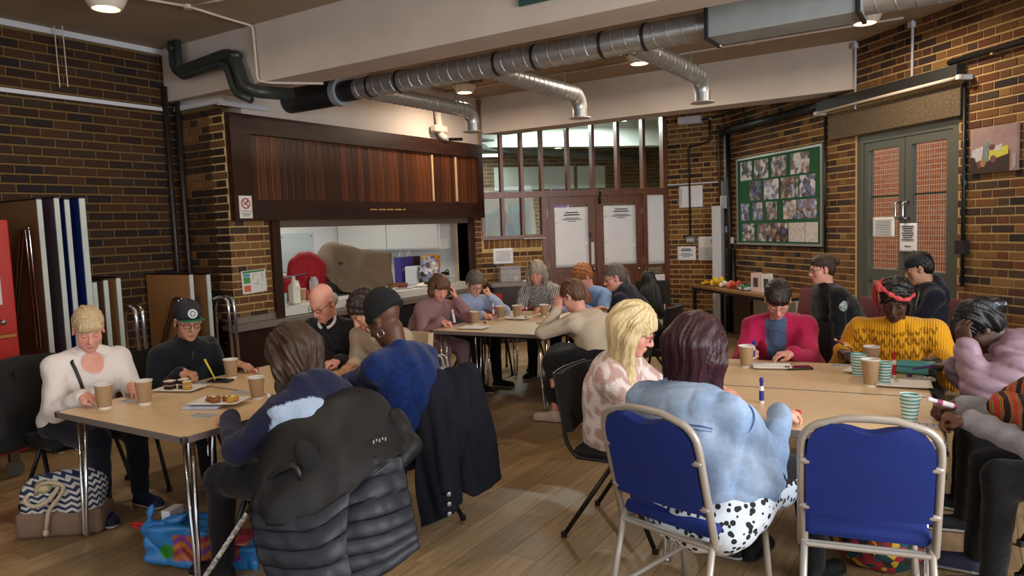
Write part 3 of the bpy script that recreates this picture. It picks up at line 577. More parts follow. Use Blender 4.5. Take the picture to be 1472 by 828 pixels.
t = thing('thin_pipe', 'thin brown pipe in the back brick corner', 'pipe', (-3.13, 10.62, 1.8)); MB().tube([(-3.14, 10.64, 1.83), (-3.14, 10.64, 2.98)], .018, 8).build('pipe', M('brown_pipe', (74, 58, 42), .6), t, smooth=True); MB().tube([RP(.12, .03, 1.95), RP(.12, .03, 2.82)], .012, 8).build('white_tube', TRIMW, t, smooth=True)
t = thing('boxed_pipe', 'white boxed-in pipe standing in the back corner', 'boxing', (-3.13, 10.5, .0)); MB().obox((-3.19, 10.40, .0), (.13, 0, 0), (0, .29, 0), (0, 0, 1.82)).build('casing', TRIMW, t)
t = thing('fuse_box', 'grey switch box with a white cover left of the noticeboard', 'switch', RP(.17, .05, 1.78)); rbx(MB(), .10, .25, .01, .09, 1.97, 2.17).build('grey_case', M('switch_grey', (126, 130, 134), .5), t); rbx(MB(), .09, .24, .01, .10, 1.78, 1.965).build('white_case', TRIMW, t); MB().tube([RP(.2, .04, 1.52), RP(.2, .04, 1.78)], .014, 8).build('tube', TRIMW, t)
rbx(MB(), .155, .245, .01, .06, 1.44, 1.53).build('lower_box', TRIMW, t); rbx(MB(), .22, .31, .01, .06, 1.28, 1.37).build('lower_box', TRIMW, t)
# noticeboard
nbd = thing('noticeboard', 'green noticeboard covered with photographs', 'noticeboard', RP(1.38, .02, 1.27)); FRM = M('board_frame', (170, 172, 168), .35, .6)
rbx(MB(), .46, 2.30, .012, .03, 1.29, 2.425).build('felt', M('green_felt', (34, 92, 52), .9, noise=(60, .3)), nbd)
for a, b, c, d in ((.438, .465, 1.27, 2.445), (2.295, 2.322, 1.27, 2.445), (.465, 2.295, 1.27, 1.297), (.465, 2.295, 2.418, 2.445)): rbx(MB(), a, b, .01, .042, c, d).build('frame_rail', FRM, nbd)
def photo_mat(i):
    nm = 'photo_%d' % i
    if nm in MATS: return MATS[nm]
    m = M(nm, (150, 150, 160), .45); nt = m.node_tree; b = nt.nodes['Principled BSDF']; tc = nt.nodes.new('ShaderNodeTexCoord'); mp = nt.nodes.new('ShaderNodeMapping'); mp.inputs['Location'].default_value = (i * 3.1, i * 1.7, i * .9); v = nt.nodes.new('ShaderNodeTexVoronoi'); v.inputs['Scale'].default_value = 14; n = nt.nodes.new('ShaderNodeTexNoise'); n.inputs['Scale'].default_value = 9; n.inputs['Detail'].default_value = 6
    cr = nt.nodes.new('ShaderNodeValToRGB'); e = cr.color_ramp; cols = [(26, 24, 34), (70, 60, 70), (112, 120, 170), (206, 204, 214), (150, 116, 100), (226, 222, 220)]; rr = random.Random(i); rr.shuffle(cols)
    e.elements[0].color = lin(cols[0]); e.elements[1].color = lin(cols[1]); e.elements[0].position = .2; e.elements[1].position = .8
    for k in range(4): el = e.elements.new(.3 + .12 * k); el.color = lin(cols[2 + k])
    nt.links.new(tc.outputs['Object'], mp.inputs[0]); nt.links.new(mp.outputs[0], v.inputs['Vector']); nt.links.new(mp.outputs[0], n.inputs['Vector']); mx = nt.nodes.new('ShaderNodeMix'); mx.data_type = 'RGBA'; mx.inputs[0].default_value = .6; nt.links.new(v.outputs['Color'], mx.inputs[6]); nt.links.new(n.outputs['Color'], mx.inputs[7]); sx = nt.nodes.new('ShaderNodeSeparateColor'); nt.links.new(mx.outputs[2], sx.inputs[0]); nt.links.new(sx.outputs[0], cr.inputs[0]); nt.links.new(cr.outputs[0], b.inputs['Base Color']); return m
PH = [(.54, .83, 2.07, 2.36, 0), (.89, 1.22, 2.09, 2.375), (1.29, 1.62, 2.10, 2.38), (1.70, 2.08, 2.10, 2.385), (.77, 1.05, 1.80, 2.06), (1.12, 1.45, 1.80, 2.08), (1.50, 1.86, 1.79, 2.08), (1.89, 2.19, 1.72, 2.09), (.54, .75, 1.43, 1.74), (.84, 1.08, 1.41, 1.76), (1.16, 1.41, 1.43, 1.76), (1.55, 1.82, 1.44, 1.775), (1.84, 2.22, 1.45, 1.71), (.57, .88, 1.305, 1.40), (.96, 1.29, 1.31, 1.42), (1.30, 1.64, 1.31, 1.42), (1.66, 1.99, 1.33, 1.43), (2.0, 2.24, 1.31, 1.43)]
for i, p in enumerate(PH):
    dz = -.115 if i >= 13 else 0
    a, b, c, d = p[:4]; c2, d2 = (1.32, 1.555) if i >= 13 else (c + .115 if 8 <= i < 13 else c, d + .03 if i >= 8 else d)
    if 8 <= i < 13: c2, d2 = 1.60, 1.83
    if 4 <= i < 8: c2, d2 = 1.86, 2.115
    if i < 4: c2, d2 = 2.14, 2.39
    rbx(MB(), a, b, .031 + .0006 * (i % 3), .033 + .0006 * (i % 3), c2, d2).build('photograph' if i < 16 else 'drawing', photo_mat(i) if i < 16 else M('drawing_paper', (222, 216, 214), .7, noise=(30, .5), col2=(150, 120, 120)), nbd)
# painting (a flat canvas with a still life of jug, jar and bread)
pt = thing('still_life_painting', 'unframed still life painting of a white jug and yellow cloth on the right wall', 'painting', RP(4.59, .02, 1.935)); PZ = 1.937
rbx(MB(), 4.36, 4.818, .01, .035, PZ, PZ + .385).build('canvas', M('canvas_mauve', (168, 140, 136), .8, noise=(7, .6), col2=(120, 92, 92)), pt)
def blob(nm, cx, cz, rx, rz, col, t=.0365, n=16): MB().prism([(rx * math.cos(2 * math.pi * k / n), rz * math.sin(2 * math.pi * k / n)) for k in range(n)], RP(4.36 + cx, t, PZ + cz), (*EX, 0), (0, 0, 1), (*(EN * .0008), 0)).build(nm, M('paint_%d_%d_%d' % col, col, .7, noise=(30, .3)), pt)
def pol(nm, pts, col, t=.0362): MB().prism(pts, RP(4.36, t, PZ), (*EX, 0), (0, 0, 1), (*(EN * .0006), 0)).build(nm, M('paint_%d_%d_%d' % col, col, .7, noise=(30, .3)), pt)
pol('painted_table', [(0.002, .002), (.39, .002), (.39, .17), (.2, .11), (.002, .14)], (58, 38, 34)); pol('painted_jug', [(.06, .10), (.12, .09), (.135, .22), (.12, .23), (.11, .22), (.05, .21), (.035, .20)], (196, 196, 202), .0366); blob('painted_handle', .04, .17, .022, .035, (196, 196, 202)); pol('painted_jar', [(.135, .09), (.185, .09), (.19, .25), (.175, .27), (.15, .27), (.138, .25)], (128, 140, 140), .0368); pol('painted_cloth', [(.19, .10), (.38, .14), (.375, .21), (.26, .20), (.2, .18)], (214, 206, 70), .037); pol('painted_fold', [(.22, .21), (.33, .23), (.30, .17), (.25, .18)], (204, 198, 204), .0374)
blob('painted_onion', .10, .075, .026, .034, (110, 70, 54), .0376); blob('painted_onion', .135, .085, .028, .034, (168, 122, 84), .038); blob('painted_onion', .235, .11, .03, .032, (120, 76, 76), .0378); blob('painted_fruit', .225, .21, .03, .025, (110, 70, 66), .0376); pol('painted_edge', [(.415, .02), (.45, .02), (.45, .14), (.415, .14)], (176, 166, 160), .037)
# back wall fittings
def bbx(mb, x0, x1, t0, t1, z0, z1): return mb.obox((x0, 10.7 - t1, z0), (x1 - x0, 0, 0), (0, t1 - t0, 0), (0, 0, z1 - z0))
BPt = lambda s, t, z: np.array([s, 10.7 - t, z])
t = thing('emergency_light', 'white emergency light box on the back brick wall', 'light', (-3.57, 10.65, 3.03)); bbx(MB(), -3.74, -3.40, .012, .10, 3.045, 3.145).build('diffuser', M('emergency_white', (226, 222, 230), .4), t); bbx(MB(), -3.74, -3.40, .008, .012, 3.04, 3.15).build('back_plate', TRIMW, t)
t = thing('black_conduit', 'black stepped conduit running down the back brick wall to a switch', 'conduit', (-3.6, 10.66, 1.38)); MB().tube(bend([(-3.28, 10.67, 3.09), (-3.28, 10.67, 2.765), (-3.60, 10.67, 2.70), (-3.60, 10.67, 1.40)], .03), .013, 8).build('conduit', BLACKP, t, smooth=True); MB().tube(bend([(-3.40, 10.67, 3.08), (-3.25, 10.67, 3.09), RP(.15, .05, 3.12), RP(.62, .03, 3.12), RP(.66, .03, 2.92)], .03), .013, 8).build('conduit', BLACKP, t, smooth=True); MB().ell((-3.28, 10.66, 3.09), (.03, .02, .03)).build('junction', STEEL, t)
t = thing('wall_switch', 'grey three gang light switch on the back brick wall', 'switch', (-3.59, 10.67, 1.29)); bbx(MB(), -3.66, -3.53, .01, .05, 1.295, 1.385).build('box', M('switch_grey'), t)
for k in range(3): bbx(MB(), -3.645 + k * .036, -3.62 + k * .036, .05, .058, 1.32, 1.36).build('rocker', TRIMW, t)
t = thing('white_trunking', 'thin white cable trunking across the back brick wall', 'trunking', (-3.5, 10.68, 2.17)); bbx(MB(), -3.95, -3.12, .01, .03, 2.16, 2.18).build('strip', TRIMW, t)
paper('wall_poster', 'pair of white sheets behind the black conduit on the back wall', BPt, -3.77, -3.41, 1.82, 2.14, [(-3.73, 1.86 + k * .03, .006, .02) for k in range(8)], .003); paper('wall_notice', 'small white notice with bold heading under the light switch', BPt, -3.81, -3.525, 1.035, 1.24, [(-3.67, 1.20, .14, .010), (-3.67, 1.175, .16, .014), (-3.67, 1.135, .14, .007), (-3.67, 1.11, .22, .007), (-3.67, 1.09, .12, .006)], .002)
ns = paper('wall_notice', 'tall white notice with a no smoking symbol beside the light switch', BPt, -3.487, -3.21, 1.03, 1.385, [(-3.37 - .0, 1.30 - k * .022, .20, .004) for k in range(4, 12)], .002); mb = MB(); disc(mb, BPt(-3.27, .022, 1.31), .024, .031, (1, 0, 0), UZ, (0, -1, 0)); mb.box(BPt(-3.27, .022, 1.31), (.052, .001, .006), roty(math.radians(45))); mb.build('no_smoking_symbol', INK, ns)

# ------------------------------------------------------------------ ceiling services
def spiral_duct(name, lab, pts, r, parent=None, pitch=.11, mat=GALV, part='duct'):
    t = parent or thing(name, lab, 'duct', pts[0]); MB().tube(pts, r, 20).build(part, mat, t, smooth=True, angle=50)
    a, b = np.array(pts[0], float), np.array(pts[-1], float); L = np.linalg.norm(b - a); d = (b - a) / L; e1 = nrm(np.cross((0, 0, 1), d)); e2 = np.cross(d, e1); n = int(L / pitch * 14)
    H = [a + d * (L * k / n) + (r + .001) * (math.cos(k / 14 * 2 * math.pi) * e1 + math.sin(k / 14 * 2 * math.pi) * e2) for k in range(n + 1)]
    MB().tube(H, .004, 5).build('spiral_seam', mat, t); return t
DY, DZ = 5.30, 3.0
md = spiral_duct('main_duct', 'long spiral steel ventilation duct crossing below the ceiling', [(-5.05, DY, DZ), (-1.62, DY, DZ)], .098)
BI = M('black_insulation', (26, 27, 29), .55, bump=(30, .3))
MB().tube([(-6.0, DY, DZ), (-5.30, DY, DZ)], .125, 18).build('insulated_sleeve', BI, md, smooth=True, angle=50)
MB().tube([(-5.32, DY, DZ), (-5.25, DY, DZ)], .135, 18).build('sleeve_collar', M('collar_pale', (150, 156, 160), .5), md, smooth=True, angle=50); MB().tube([(-5.25, DY, DZ), (-5.04, DY, DZ)], .10, 18).build('dark_coupling', M('dark_galv', (70, 70, 72), .4, .8), md, smooth=True, angle=50)
for x in (-4.86, -4.50, -3.42, -3.05, -2.45, -2.10): MB().tube([(x - .012, DY, DZ), (x + .012, DY, DZ)], .105, 20).build('clamp_ring', M('dark_galv'), md, smooth=True, angle=50)
rd = thing('rectangular_duct', 'rectangular galvanised duct at the right end of the spiral duct', 'duct', (-1.1, DY, DZ)); MB().rbox((-1.12, DY, DZ), (1.0, .30, .23), .008).build('casing', M('galv_sheet', (176, 182, 180), .5, .4, noise=(5, .25)), rd)
for x in (-1.60, -.64): MB().rbox((x, DY, DZ), (.03, .33, .26), .005).build('flange', M('dark_galv'), rd)
spiral_duct('end_duct', 'short spiral duct continuing out of the picture from the rectangular duct', [(-.62, DY, DZ), (1.2, DY, DZ)], .11)
for x, y1, lab in ((-5.05 + .02, 7.16, 'left spiral branch duct ending above the hatch side'), (-3.60, 7.12, 'middle spiral branch duct pointing at the doors'), (-2.26, 7.10, 'right spiral branch duct nearest the noticeboard')):
    if x < -5: xs, ys = -5.03, DY + .12
    b = spiral_duct('branch_duct', lab, [(x, DY + .09, DZ), (x, y1 - .12, DZ)], .08, pitch=.09)
    MB().tube(arc((x, y1 - .12, DZ - .14), .14, 90, 0, 7, (0, 1, 0), (0, 0, 1)), .083, 18).build('elbow', GALV, b, smooth=True, angle=60)
    MB().tube([(x, y1 + .02, DZ - .13), (x, y1 + .02, DZ - .235)], .078, 18).build('drop', GALV, b, smooth=True, angle=60); MB().lathe([(.078, 0), (.118, -.006), (.118, -.014), (.078, -.014)], (x, y1 + .02, DZ - .23), 20).build('outlet_flange', M('flange_white', (196, 190, 180), .5), b, smooth=True, angle=40)
    MB().tube([(x, y1 - .3, DZ + .08), (x, y1 - .3, CZ)], .004, 5).build('hanger_rod', STEEL, b)
def ceiling_lamp(x, y, lab, power=26, zc=CZ):
    t = thing('ceiling_lamp', lab, 'lamp', (x, y, zc - .15)); MB().box((x, y + .02, zc - .03), (.34, .24, .06)).build('wooden_base', M('lamp_base', (110, 62, 36), .5), t)
    MB().lathe([(.04, .0), (.09, -.005), (.135, -.03), (.142, -.045), (.138, -.055), (.118, -.10), (.10, -.125), (.092, -.125), (.092, -.10), (.02, -.07)], (x, y, zc - .06), 24, cap=False).build('reflector_ring', M('lamp_white', (226, 212, 196), .4), t, smooth=True, angle=45)
    MB().ell((x, y, zc - .17), (.066, .066, .022), 14, 8).build('bulb', emit_mat('bulb_glow', (255, 226, 186), 12), t, smooth=True)
    l = bpy.data.lights.new('lamp_light', 'AREA'); l.shape = 'DISK'; l.size = .16; l.energy = power; l.color = (1, .82, .62); o = bpy.data.objects.new('lamp_light', l); COL.objects.link(o); o.location = (x, y, zc - .197)
for x, y, lab in ((-5.29, 7.41, 'round lit ceiling lamp above the left branch duct'), (-3.0, 7.36, 'round ceiling lamp beside the right branch duct'), (-.84, 7.20, 'round lit ceiling lamp at the upper right near the grey doors'), (-5.26, 3.02, 'round lit ceiling lamp at the top edge above the left wall'), (-2.6, 2.4, 'round ceiling lamp above the camera side'), (.2, 2.4, 'round ceiling lamp above the right tables'), (-2.6, -.5, 'round ceiling lamp behind the camera'), (.4, -.5, 'round ceiling lamp near the side window')): ceiling_lamp(x, y, lab, 42 if y > 5 else 17)
# dark soil pipe, white conduits, wires
t = thing('soil_pipe', 'dark green soil pipe snaking from the left corner to the duct', 'pipe', (-6.3, 4.27, 2.9)); SG = M('soil_pipe_paint', (44, 50, 48), .4)
MB().tube(bend([(-6.36, 4.27, CZ), (-6.36, 4.27, 3.17), (-5.52, 4.27, 3.235), (-5.40, 4.27, 2.93), (-5.28, 4.30, 2.87), (-5.20, 4.62, 2.88)], .13, 6), .055, 12).build('pipe', SG, t, smooth=True); MB().tube(bend([(-6.28, 4.25, CZ), (-6.28, 4.25, 3.12), (-5.60, 4.25, 3.16), (-5.50, 4.25, 2.88), (-5.3, 4.25, 2.80)], .1, 6), .035, 12).build('pipe', SG, t, smooth=True)
for p in ((-6.36, 4.27, 3.40), (-5.49, 4.27, 3.20)): MB().ell(p, (.068, .068, .05)).build('collar', SG, t, smooth=True)
t = thing('corner_pipes', 'two dark vertical pipes in the left brick corner', 'pipe', (-6.65, 4.38, 0))
for x, y in ((-6.655, 4.33), (-6.60, 4.42)): MB().tube([(x, y, .02), (x, y, 3.1)], .026, 10).build('pipe', M('dark_pipe', (40, 32, 28), .45), t, smooth=True)
t = thing('ceiling_conduit', 'white conduit with a junction box on the left ceiling', 'conduit', (-5.26, 3.68, 3.4))
for P in ([(-5.26, 3.68, 3.445), (-5.36, 3.30, 3.445), (-5.4, 1.5, 3.445)], [(-5.26, 3.68, 3.445), (-4.9, 3.74, 3.445), (-2.2, 3.95, 3.445)], [(-5.26, 3.68, 3.445), (-5.31, 4.06, 3.445), (-5.315, 4.33, 3.44), (-5.30, 4.335, 2.97), (-5.2, 4.4, 2.95), (-4.9, 4.72, 2.95)]): MB().tube(bend(P, .04), .011, 8).build('tube', WHITE, t, smooth=True)
MB().lathe([(.035, 0), (.035, .03)], (-5.26, 3.68, 3.425), 14).build('junction_box', WHITE, t)
for x, y, lab in ((-6.62, 3.34, 'pair of white wires hanging on the left brick wall'), (-6.25, 4.40, 'pair of white wires hanging before the soil pipe')):
    t = thing('hanging_wires', lab, 'wire', (x, y, 2.9))
    for k in (0, .06): MB().tube([(x + k, y + k * .6, CZ), (x + .01 + k, y + k * .6, 2.95)], .005, 5).build('wire', M('wire_white', (190, 180, 166), .6), t)
t = thing('far_conduit', 'white conduit along the ceiling behind the branch ducts', 'conduit', (-3, 8.0, 3.44)); MB().tube([(-6.0, 7.95, 3.445), (-.6, 7.95, 3.445)], .011, 8).build('tube', WHITE, t, smooth=True)
for x in (-4.9, -3.9, -2.9, -2.0): MB().box((x, 7.95, 3.44), (.06, .035, .03)).build('saddle', WHITE, t)
t = thing('extract_vent', 'white boxed vent pipe above the right end of the canopy', 'vent', (-5.95, 7.75, 2.82)); MB().tube(bend([(-5.98, 7.72, 3.3), (-5.93, 7.72, 2.86), (-5.90, 7.8, 2.815)], .06), .045, 10).build('pipe', WHITE, t, smooth=True); MB().rbox((-5.93, 7.70, 2.93), (.10, .26, .09), .02).build('box', WHITE, t); MB().tube([(-5.92, 7.9, 2.815), (-5.9, 8.15, 2.835)], .02, 8).build('cable', BLACKP, t)
t = thing('exit_sign_frame', 'dark green sign at the top edge on the near beam', 'sign', (-2.55, 4.34, 3.1)); MB().obox((-2.62, 4.33, 3.10), (.30, 0, 0), (0, .02, 0), (0, 0, .14)).build('plate', M('sign_green', (40, 78, 76), .5), t)

# ------------------------------------------------------------------ stored tables and red cabinet at the left wall
WE = M('table_edge_white', (190, 198, 194), .5, noise=(10, .2)); BRD = M('table_underside', (140, 102, 66), .7, noise=(4, .3)); BLU = M('table_blue', (22, 50, 130), .5); PLM = M('table_plum', (96, 80, 96), .5)
def stored(y, x1, h, wdt, face, lab, z0=.0, th=.032, legs=True, group='folded tables stored against the left wall'):
    t = thing('folded_table', lab, 'table', (x1 - wdt / 2, y, z0), 0, group)
    MB().obox((x1 - wdt, y - th / 2, z0), (wdt - .012, 0, 0), (0, th, 0), (0, 0, h)).build('top', face, t); MB().obox((x1 - .012, y - th / 2 - .002, z0), (.012, 0, 0), (0, th + .004, 0), (0, 0, h)).build('edge_strip', WE, t); MB().obox((x1 - wdt, y - th / 2 - .002, z0 + h), (wdt, 0, 0), (0, th + .004, 0), (0, 0, .012)).build('edge_strip', BLACKP, t)
    if legs:
        for k in (0, .055): MB().tube(bend([(x1 - wdt + .12 + k, y - th / 2 - .03, z0 + h * .35), (x1 - .22 + k, y - th / 2 - .03, z0 + h - .22), (x1 - .15 + k, y - th / 2 - .03, z0 + h - .2), (x1 - .12 + k, y - th / 2 - .03, z0 + h * .42)], .05), .012, 8).build('leg', CHROME, t, smooth=True)
    return t
stored(2.80, -5.98, 1.96, .70, BRD, 'folded brown table nearest the red cabinet showing its chrome legs'); stored(2.915, -5.96, 1.97, .70, PLM, 'folded table with a plum face second in the tall stack', legs=False); stored(2.99, -5.96, 1.96, .70, BLU, 'folded table with a thin blue face third in the tall stack', legs=False); stored(3.095, -5.94, 1.97, .70, BLU, 'folded table with a broad blue face last in the tall stack', legs=False, th=.04)
stored(3.17, -6.0, 1.30, .62, PLM, 'short folded plum table in the low stack behind the white haired woman', legs=False); stored(3.26, -6.0, 1.31, .62, BRD, 'short folded brown table in the middle of the low stack', legs=False); stored(3.36, -5.99, 1.32, .62, M('table_tan', (168, 120, 74), .6), 'short folded tan table at the right of the low stack', legs=False)
stored(4.02, -5.98, 1.30, .68, M('table_tan'), 'folded table behind the man in the cap showing two chrome legs'); stored(4.16, -5.93, 1.29, .66, BRD, 'folded table leaning by the brick pillar', legs=False)
for x, y, lab in ((-5.9, 3.42, 'chrome storage trolley hoop left of the man in the cap'), (-5.75, 4.2, 'chrome storage trolley hoop right of the man in the cap')):
    t = thing('trolley', lab, 'trolley', (x, y, 0))
    for k in (0, .06): MB().tube(bend([(x - .25, y + k, .12), (x - .25, y + k, 1.06), (x + .02, y + k, 1.10), (x + .05, y + k, .12)], .12, 6), .016, 8).build('hoop', CHROME, t, smooth=True)
    MB().box((x - .1, y + .03, .11), (.5, .10, .03)).build('base', BLACKP, t)
    for dx in (-.28, .08): MB().lathe([(.05, -.015), (.05, .015)], (x + dx, y + .03, .05), 14, R=rotx(math.pi / 2)).build('castor', BLACKP, t)
rc = thing('red_cabinet', 'red metal cabinet on castors at the left edge', 'cabinet', (-5.95, 1.95, 0)); RC = M('cabinet_red', (178, 34, 22), .4, noise=(3, .2)); RCD = M('cabinet_red_dark', (150, 28, 20), .45)
MB().rbox((-5.95, 1.95, .99), (.60, .90, 1.62), .01).build('body', RC, rc)
for z0, z1 in ((.22, .98), (1.02, 1.76)): MB().obox((-5.648, 1.54, z0), (.012, 0, 0), (0, .82, 0), (0, 0, z1 - z0)).build('door', RC, rc)
MB().obox((-5.634, 1.95, 1.22), (.004, 0, 0), (0, .36, 0), (0, 0, .30)).build('label_panel', M('panel_grey', (190, 188, 184), .5), rc); MB().ell((-5.62, 2.30, 1.10), .02).build('knob', STEEL, rc, smooth=True); MB().obox((-5.64, 1.52, .99), (.006, 0, 0), (0, .86, 0), (0, 0, .02)).build('divider', M('cabinet_gold', (170, 110, 50), .5), rc)
for x in (-6.2, -5.7):
    for y in (1.6, 2.32): MB().lathe([(.055, -.018), (.06, 0), (.055, .018)], (x, y, .06), 16, R=roty(math.pi / 2)).build('castor', M('castor_grey', (120, 120, 124), .4, .5), rc); MB().box((x, y, .14), (.04, .06, .09)).build('castor_fork', STEEL, rc)

rc.location = (-5.95, 1.985, 0)
# ------------------------------------------------------------------ soft-body modelling: smooth-blended solids turned into one skin
def rcone(a, b, ra, rb, k=.02, sub=False):
    a, b = np.array(a, float), np.array(b, float); ba = b - a; L2 = max(ba @ ba, 1e-9); rm = max(ra, rb)
    def ev(X, Y, Z):
        px, py, pz = X - a[0], Y - a[1], Z - a[2]; t = np.clip((px * ba[0] + py * ba[1] + pz * ba[2]) / L2, 0, 1)
        return np.sqrt((px - t * ba[0]) ** 2 + (py - t * ba[1]) ** 2 + (pz - t * ba[2]) ** 2) - (ra + (rb - ra) * t)
    return ev, np.minimum(a, b) - rm, np.maximum(a, b) + rm, k, sub
def ellip(c, r, R=I3, k=.02, sub=False):
    c, r = np.array(c, float), np.array(r, float); e = np.sqrt((np.abs(R) ** 2) @ (r ** 2))
    def ev(X, Y, Z):
        px, py, pz = X - c[0], Y - c[1], Z - c[2]; k0 = 0; k1 = 0
        for i in range(3):
            q = (px * R[0, i] + py * R[1, i] + pz * R[2, i]) / r[i]; k0 = k0 + q * q; k1 = k1 + (q / r[i]) ** 2
        k0 = np.sqrt(k0); return k0 * (k0 - 1) / np.maximum(np.sqrt(k1), 1e-6)
    return ev, c - e, c + e, k, sub
def rboxs(c, hs, R=I3, rad=.01, k=.01, sub=False):
    c, hs = np.array(c, float), np.array(hs, float); e = np.abs(R) @ hs
    def ev(X, Y, Z):
        px, py, pz = X - c[0], Y - c[1], Z - c[2]; o = 0; m = -1e9
        for i in range(3):
            q = np.abs(px * R[0, i] + py * R[1, i] + pz * R[2, i]) - hs[i] + rad; o = o + np.maximum(q, 0) ** 2; m = np.maximum(m, q)
        return np.sqrt(o) + np.minimum(m, 0) - rad
    return ev, c - e, c + e, k, sub
def halfspace(n, d, k=.004):
    n = np.array(n, float)     # removes n.p > d
    def ev(X, Y, Z): return d - (X * n[0] + Y * n[1] + Z * n[2])
    return ev, None, None, k, True
def skin_mesh(ops, h, disp=None, pad=.05):
    los = [o[1] for o in ops if o[1] is not None and not o[4]]; his = [o[2] for o in ops if o[2] is not None and not o[4]]
    lo = np.min(los, axis=0) - 3 * h - .012; hi = np.max(his, axis=0) + 3 * h + .012; n = np.ceil((hi - lo) / h).astype(int) + 1
    ax = [(lo[i] + h * np.arange(n[i])).astype(np.float32) for i in range(3)]; F = np.full(n, .5, np.float32)
    for ev, a, b, k, sub in ops:
        pd = max(pad, k * 1.3)
        if a is None: sl = [slice(0, n[i]) for i in range(3)]
        else: sl = [slice(max(0, int((a[i] - pd - lo[i]) / h)), max(0, min(n[i], int((b[i] + pd - lo[i]) / h) + 2))) for i in range(3)]
        if any(s.stop <= s.start for s in sl): continue
        X, Y, Z = ax[0][sl[0]][:, None, None], ax[1][sl[1]][None, :, None], ax[2][sl[2]][None, None, :]
        d = ev(X, Y, Z); G = F[tuple(sl)]
        if sub:
            d = -d; q = np.clip(.5 + .5 * (d - G) / k, 0, 1); F[tuple(sl)] = G * (1 - q) + d * q + k * q * (1 - q)
        else:
            q = np.clip(.5 + .5 * (G - d) / k, 0, 1); F[tuple(sl)] = G * (1 - q) + d * q - k * q * (1 - q)
    if disp is not None:
        m = np.abs(F) < .04; i, j, l = np.nonzero(m); F[m] += disp(ax[0][i], ax[1][j], ax[2][l]).astype(np.float32)
    F[0] = F[-1] = .5; F[:, 0] = F[:, -1] = .5; F[:, :, 0] = F[:, :, -1] = .5
    ins = F < 0; c = np.zeros(n - 1, np.int8)
    for dx in (0, 1):
        for dy in (0, 1):
            for dz in (0, 1): c += ins[dx:n[0] - 1 + dx, dy:n[1] - 1 + dy, dz:n[2] - 1 + dz]
    act = (c > 0) & (c < 8); idx = np.argwhere(act); vid = np.full(act.shape, -1, np.int32); vid[act] = np.arange(len(idx))
    off = np.array([(x, y, z) for x in (0, 1) for y in (0, 1) for z in (0, 1)]); vals = np.stack([F[idx[:, 0] + o[0], idx[:, 1] + o[1], idx[:, 2] + o[2]] for o in off], 1)
    acc = np.zeros((len(idx), 3)); cnt = np.zeros(len(idx))
    for a in range(8):
        for b in range(a + 1, 8):
            if np.abs(off[a] - off[b]).sum() != 1: continue
            va, vb = vals[:, a], vals[:, b]; m = (va < 0) != (vb < 0); t = np.where(m, va / np.where(m, va - vb, 1), 0)
            acc += np.where(m[:, None], off[a] + t[:, None] * (off[b] - off[a]), 0); cnt += m
    V = lo + h * (idx + acc / np.maximum(cnt, 1)[:, None]); Q = []
    for axn in range(3):
        A = [slice(None)] * 3; B = [slice(None)] * 3; A[axn] = slice(0, -1); B[axn] = slice(1, None); s = ins[tuple(A)] != ins[tuple(B)]; e = np.argwhere(s); o1, o2 = (axn + 1) % 3, (axn + 2) % 3
        e = e[(e[:, o1] > 0) & (e[:, o2] > 0) & (e[:, o1] < n[o1] - 1) & (e[:, o2] < n[o2] - 1)]; up = ins[e[:, 0], e[:, 1], e[:, 2]]
        def cell(d1, d2):
            g = e.copy(); g[:, o1] -= d1; g[:, o2] -= d2; return vid[g[:, 0], g[:, 1], g[:, 2]]
        q = np.stack([cell(1, 1), cell(0, 1), cell(0, 0), cell(1, 0)], 1); q[~up] = q[~up][:, ::-1]; Q.append(q)
    Q = np.concatenate(Q); Q = Q[(Q >= 0).all(1)]; return V, Q
def put_mesh(name, V, Q, mat, parent, colors=None, smooth=True):
    me = bpy.data.meshes.new(name); R, L = base_of(parent) if parent is not None else (I3, np.zeros(3)); W = (V - L) @ R
    nq = len(Q); me.vertices.add(len(W)); me.vertices.foreach_set('co', W.astype(np.float32).ravel()); me.loops.add(nq * 4); me.loops.foreach_set('vertex_index', Q.astype(np.int32).ravel()); me.polygons.add(nq); me.polygons.foreach_set('loop_start', np.arange(0, nq * 4, 4, dtype=np.int32)); me.polygons.foreach_set('use_smooth', np.full(nq, smooth)); me.update(calc_edges=True)
    for m in (mat if isinstance(mat, (list, tuple)) else [mat]): me.materials.append(m)
    if colors is not None:
        at = me.color_attributes.new('dye', 'FLOAT_COLOR', 'POINT'); at.data.foreach_set('color', np.concatenate([colors, np.ones((len(colors), 1))], 1).astype(np.float32).ravel())
    o = bpy.data.objects.new(name, me); COL.objects.link(o)
    if parent is not None: o.parent = parent
    return o
def join_vq(parts):
    Vs, Qs, k = [], [], 0
    for V, Q in parts: Vs.append(V); Qs.append(Q + k); k += len(V)
    return np.concatenate(Vs), np.concatenate(Qs)
def L3(c): return np.array(lin(c)[:3])
def folds(amp, freq, seed):
    r = np.random.default_rng(seed); q = [nrm(r.normal(size=3)) * freq * s for s in (1, 1.6, .6)]; p = r.random(3) * 6
    def f(X, Y, Z):
        a = X * q[2][0] + Y * q[2][1] + Z * q[2][2] + p[2]
        w = np.sin(.5 * (X * q[0][0] + Y * q[0][1] + Z * q[0][2] + 2.2 * np.sin(a) + p[0])); g = np.clip(.5 + .5 * np.sin(a * .7 + p[1]), 0, 1)
        return amp * (.8 - 1.6 * np.abs(w) ** .6) * (.35 + .65 * g) + amp * .5 * np.sin(X * q[1][0] + Y * q[1][1] + Z * q[1][2] + 1.7 * np.sin(a * 1.3) + p[1])
    return f

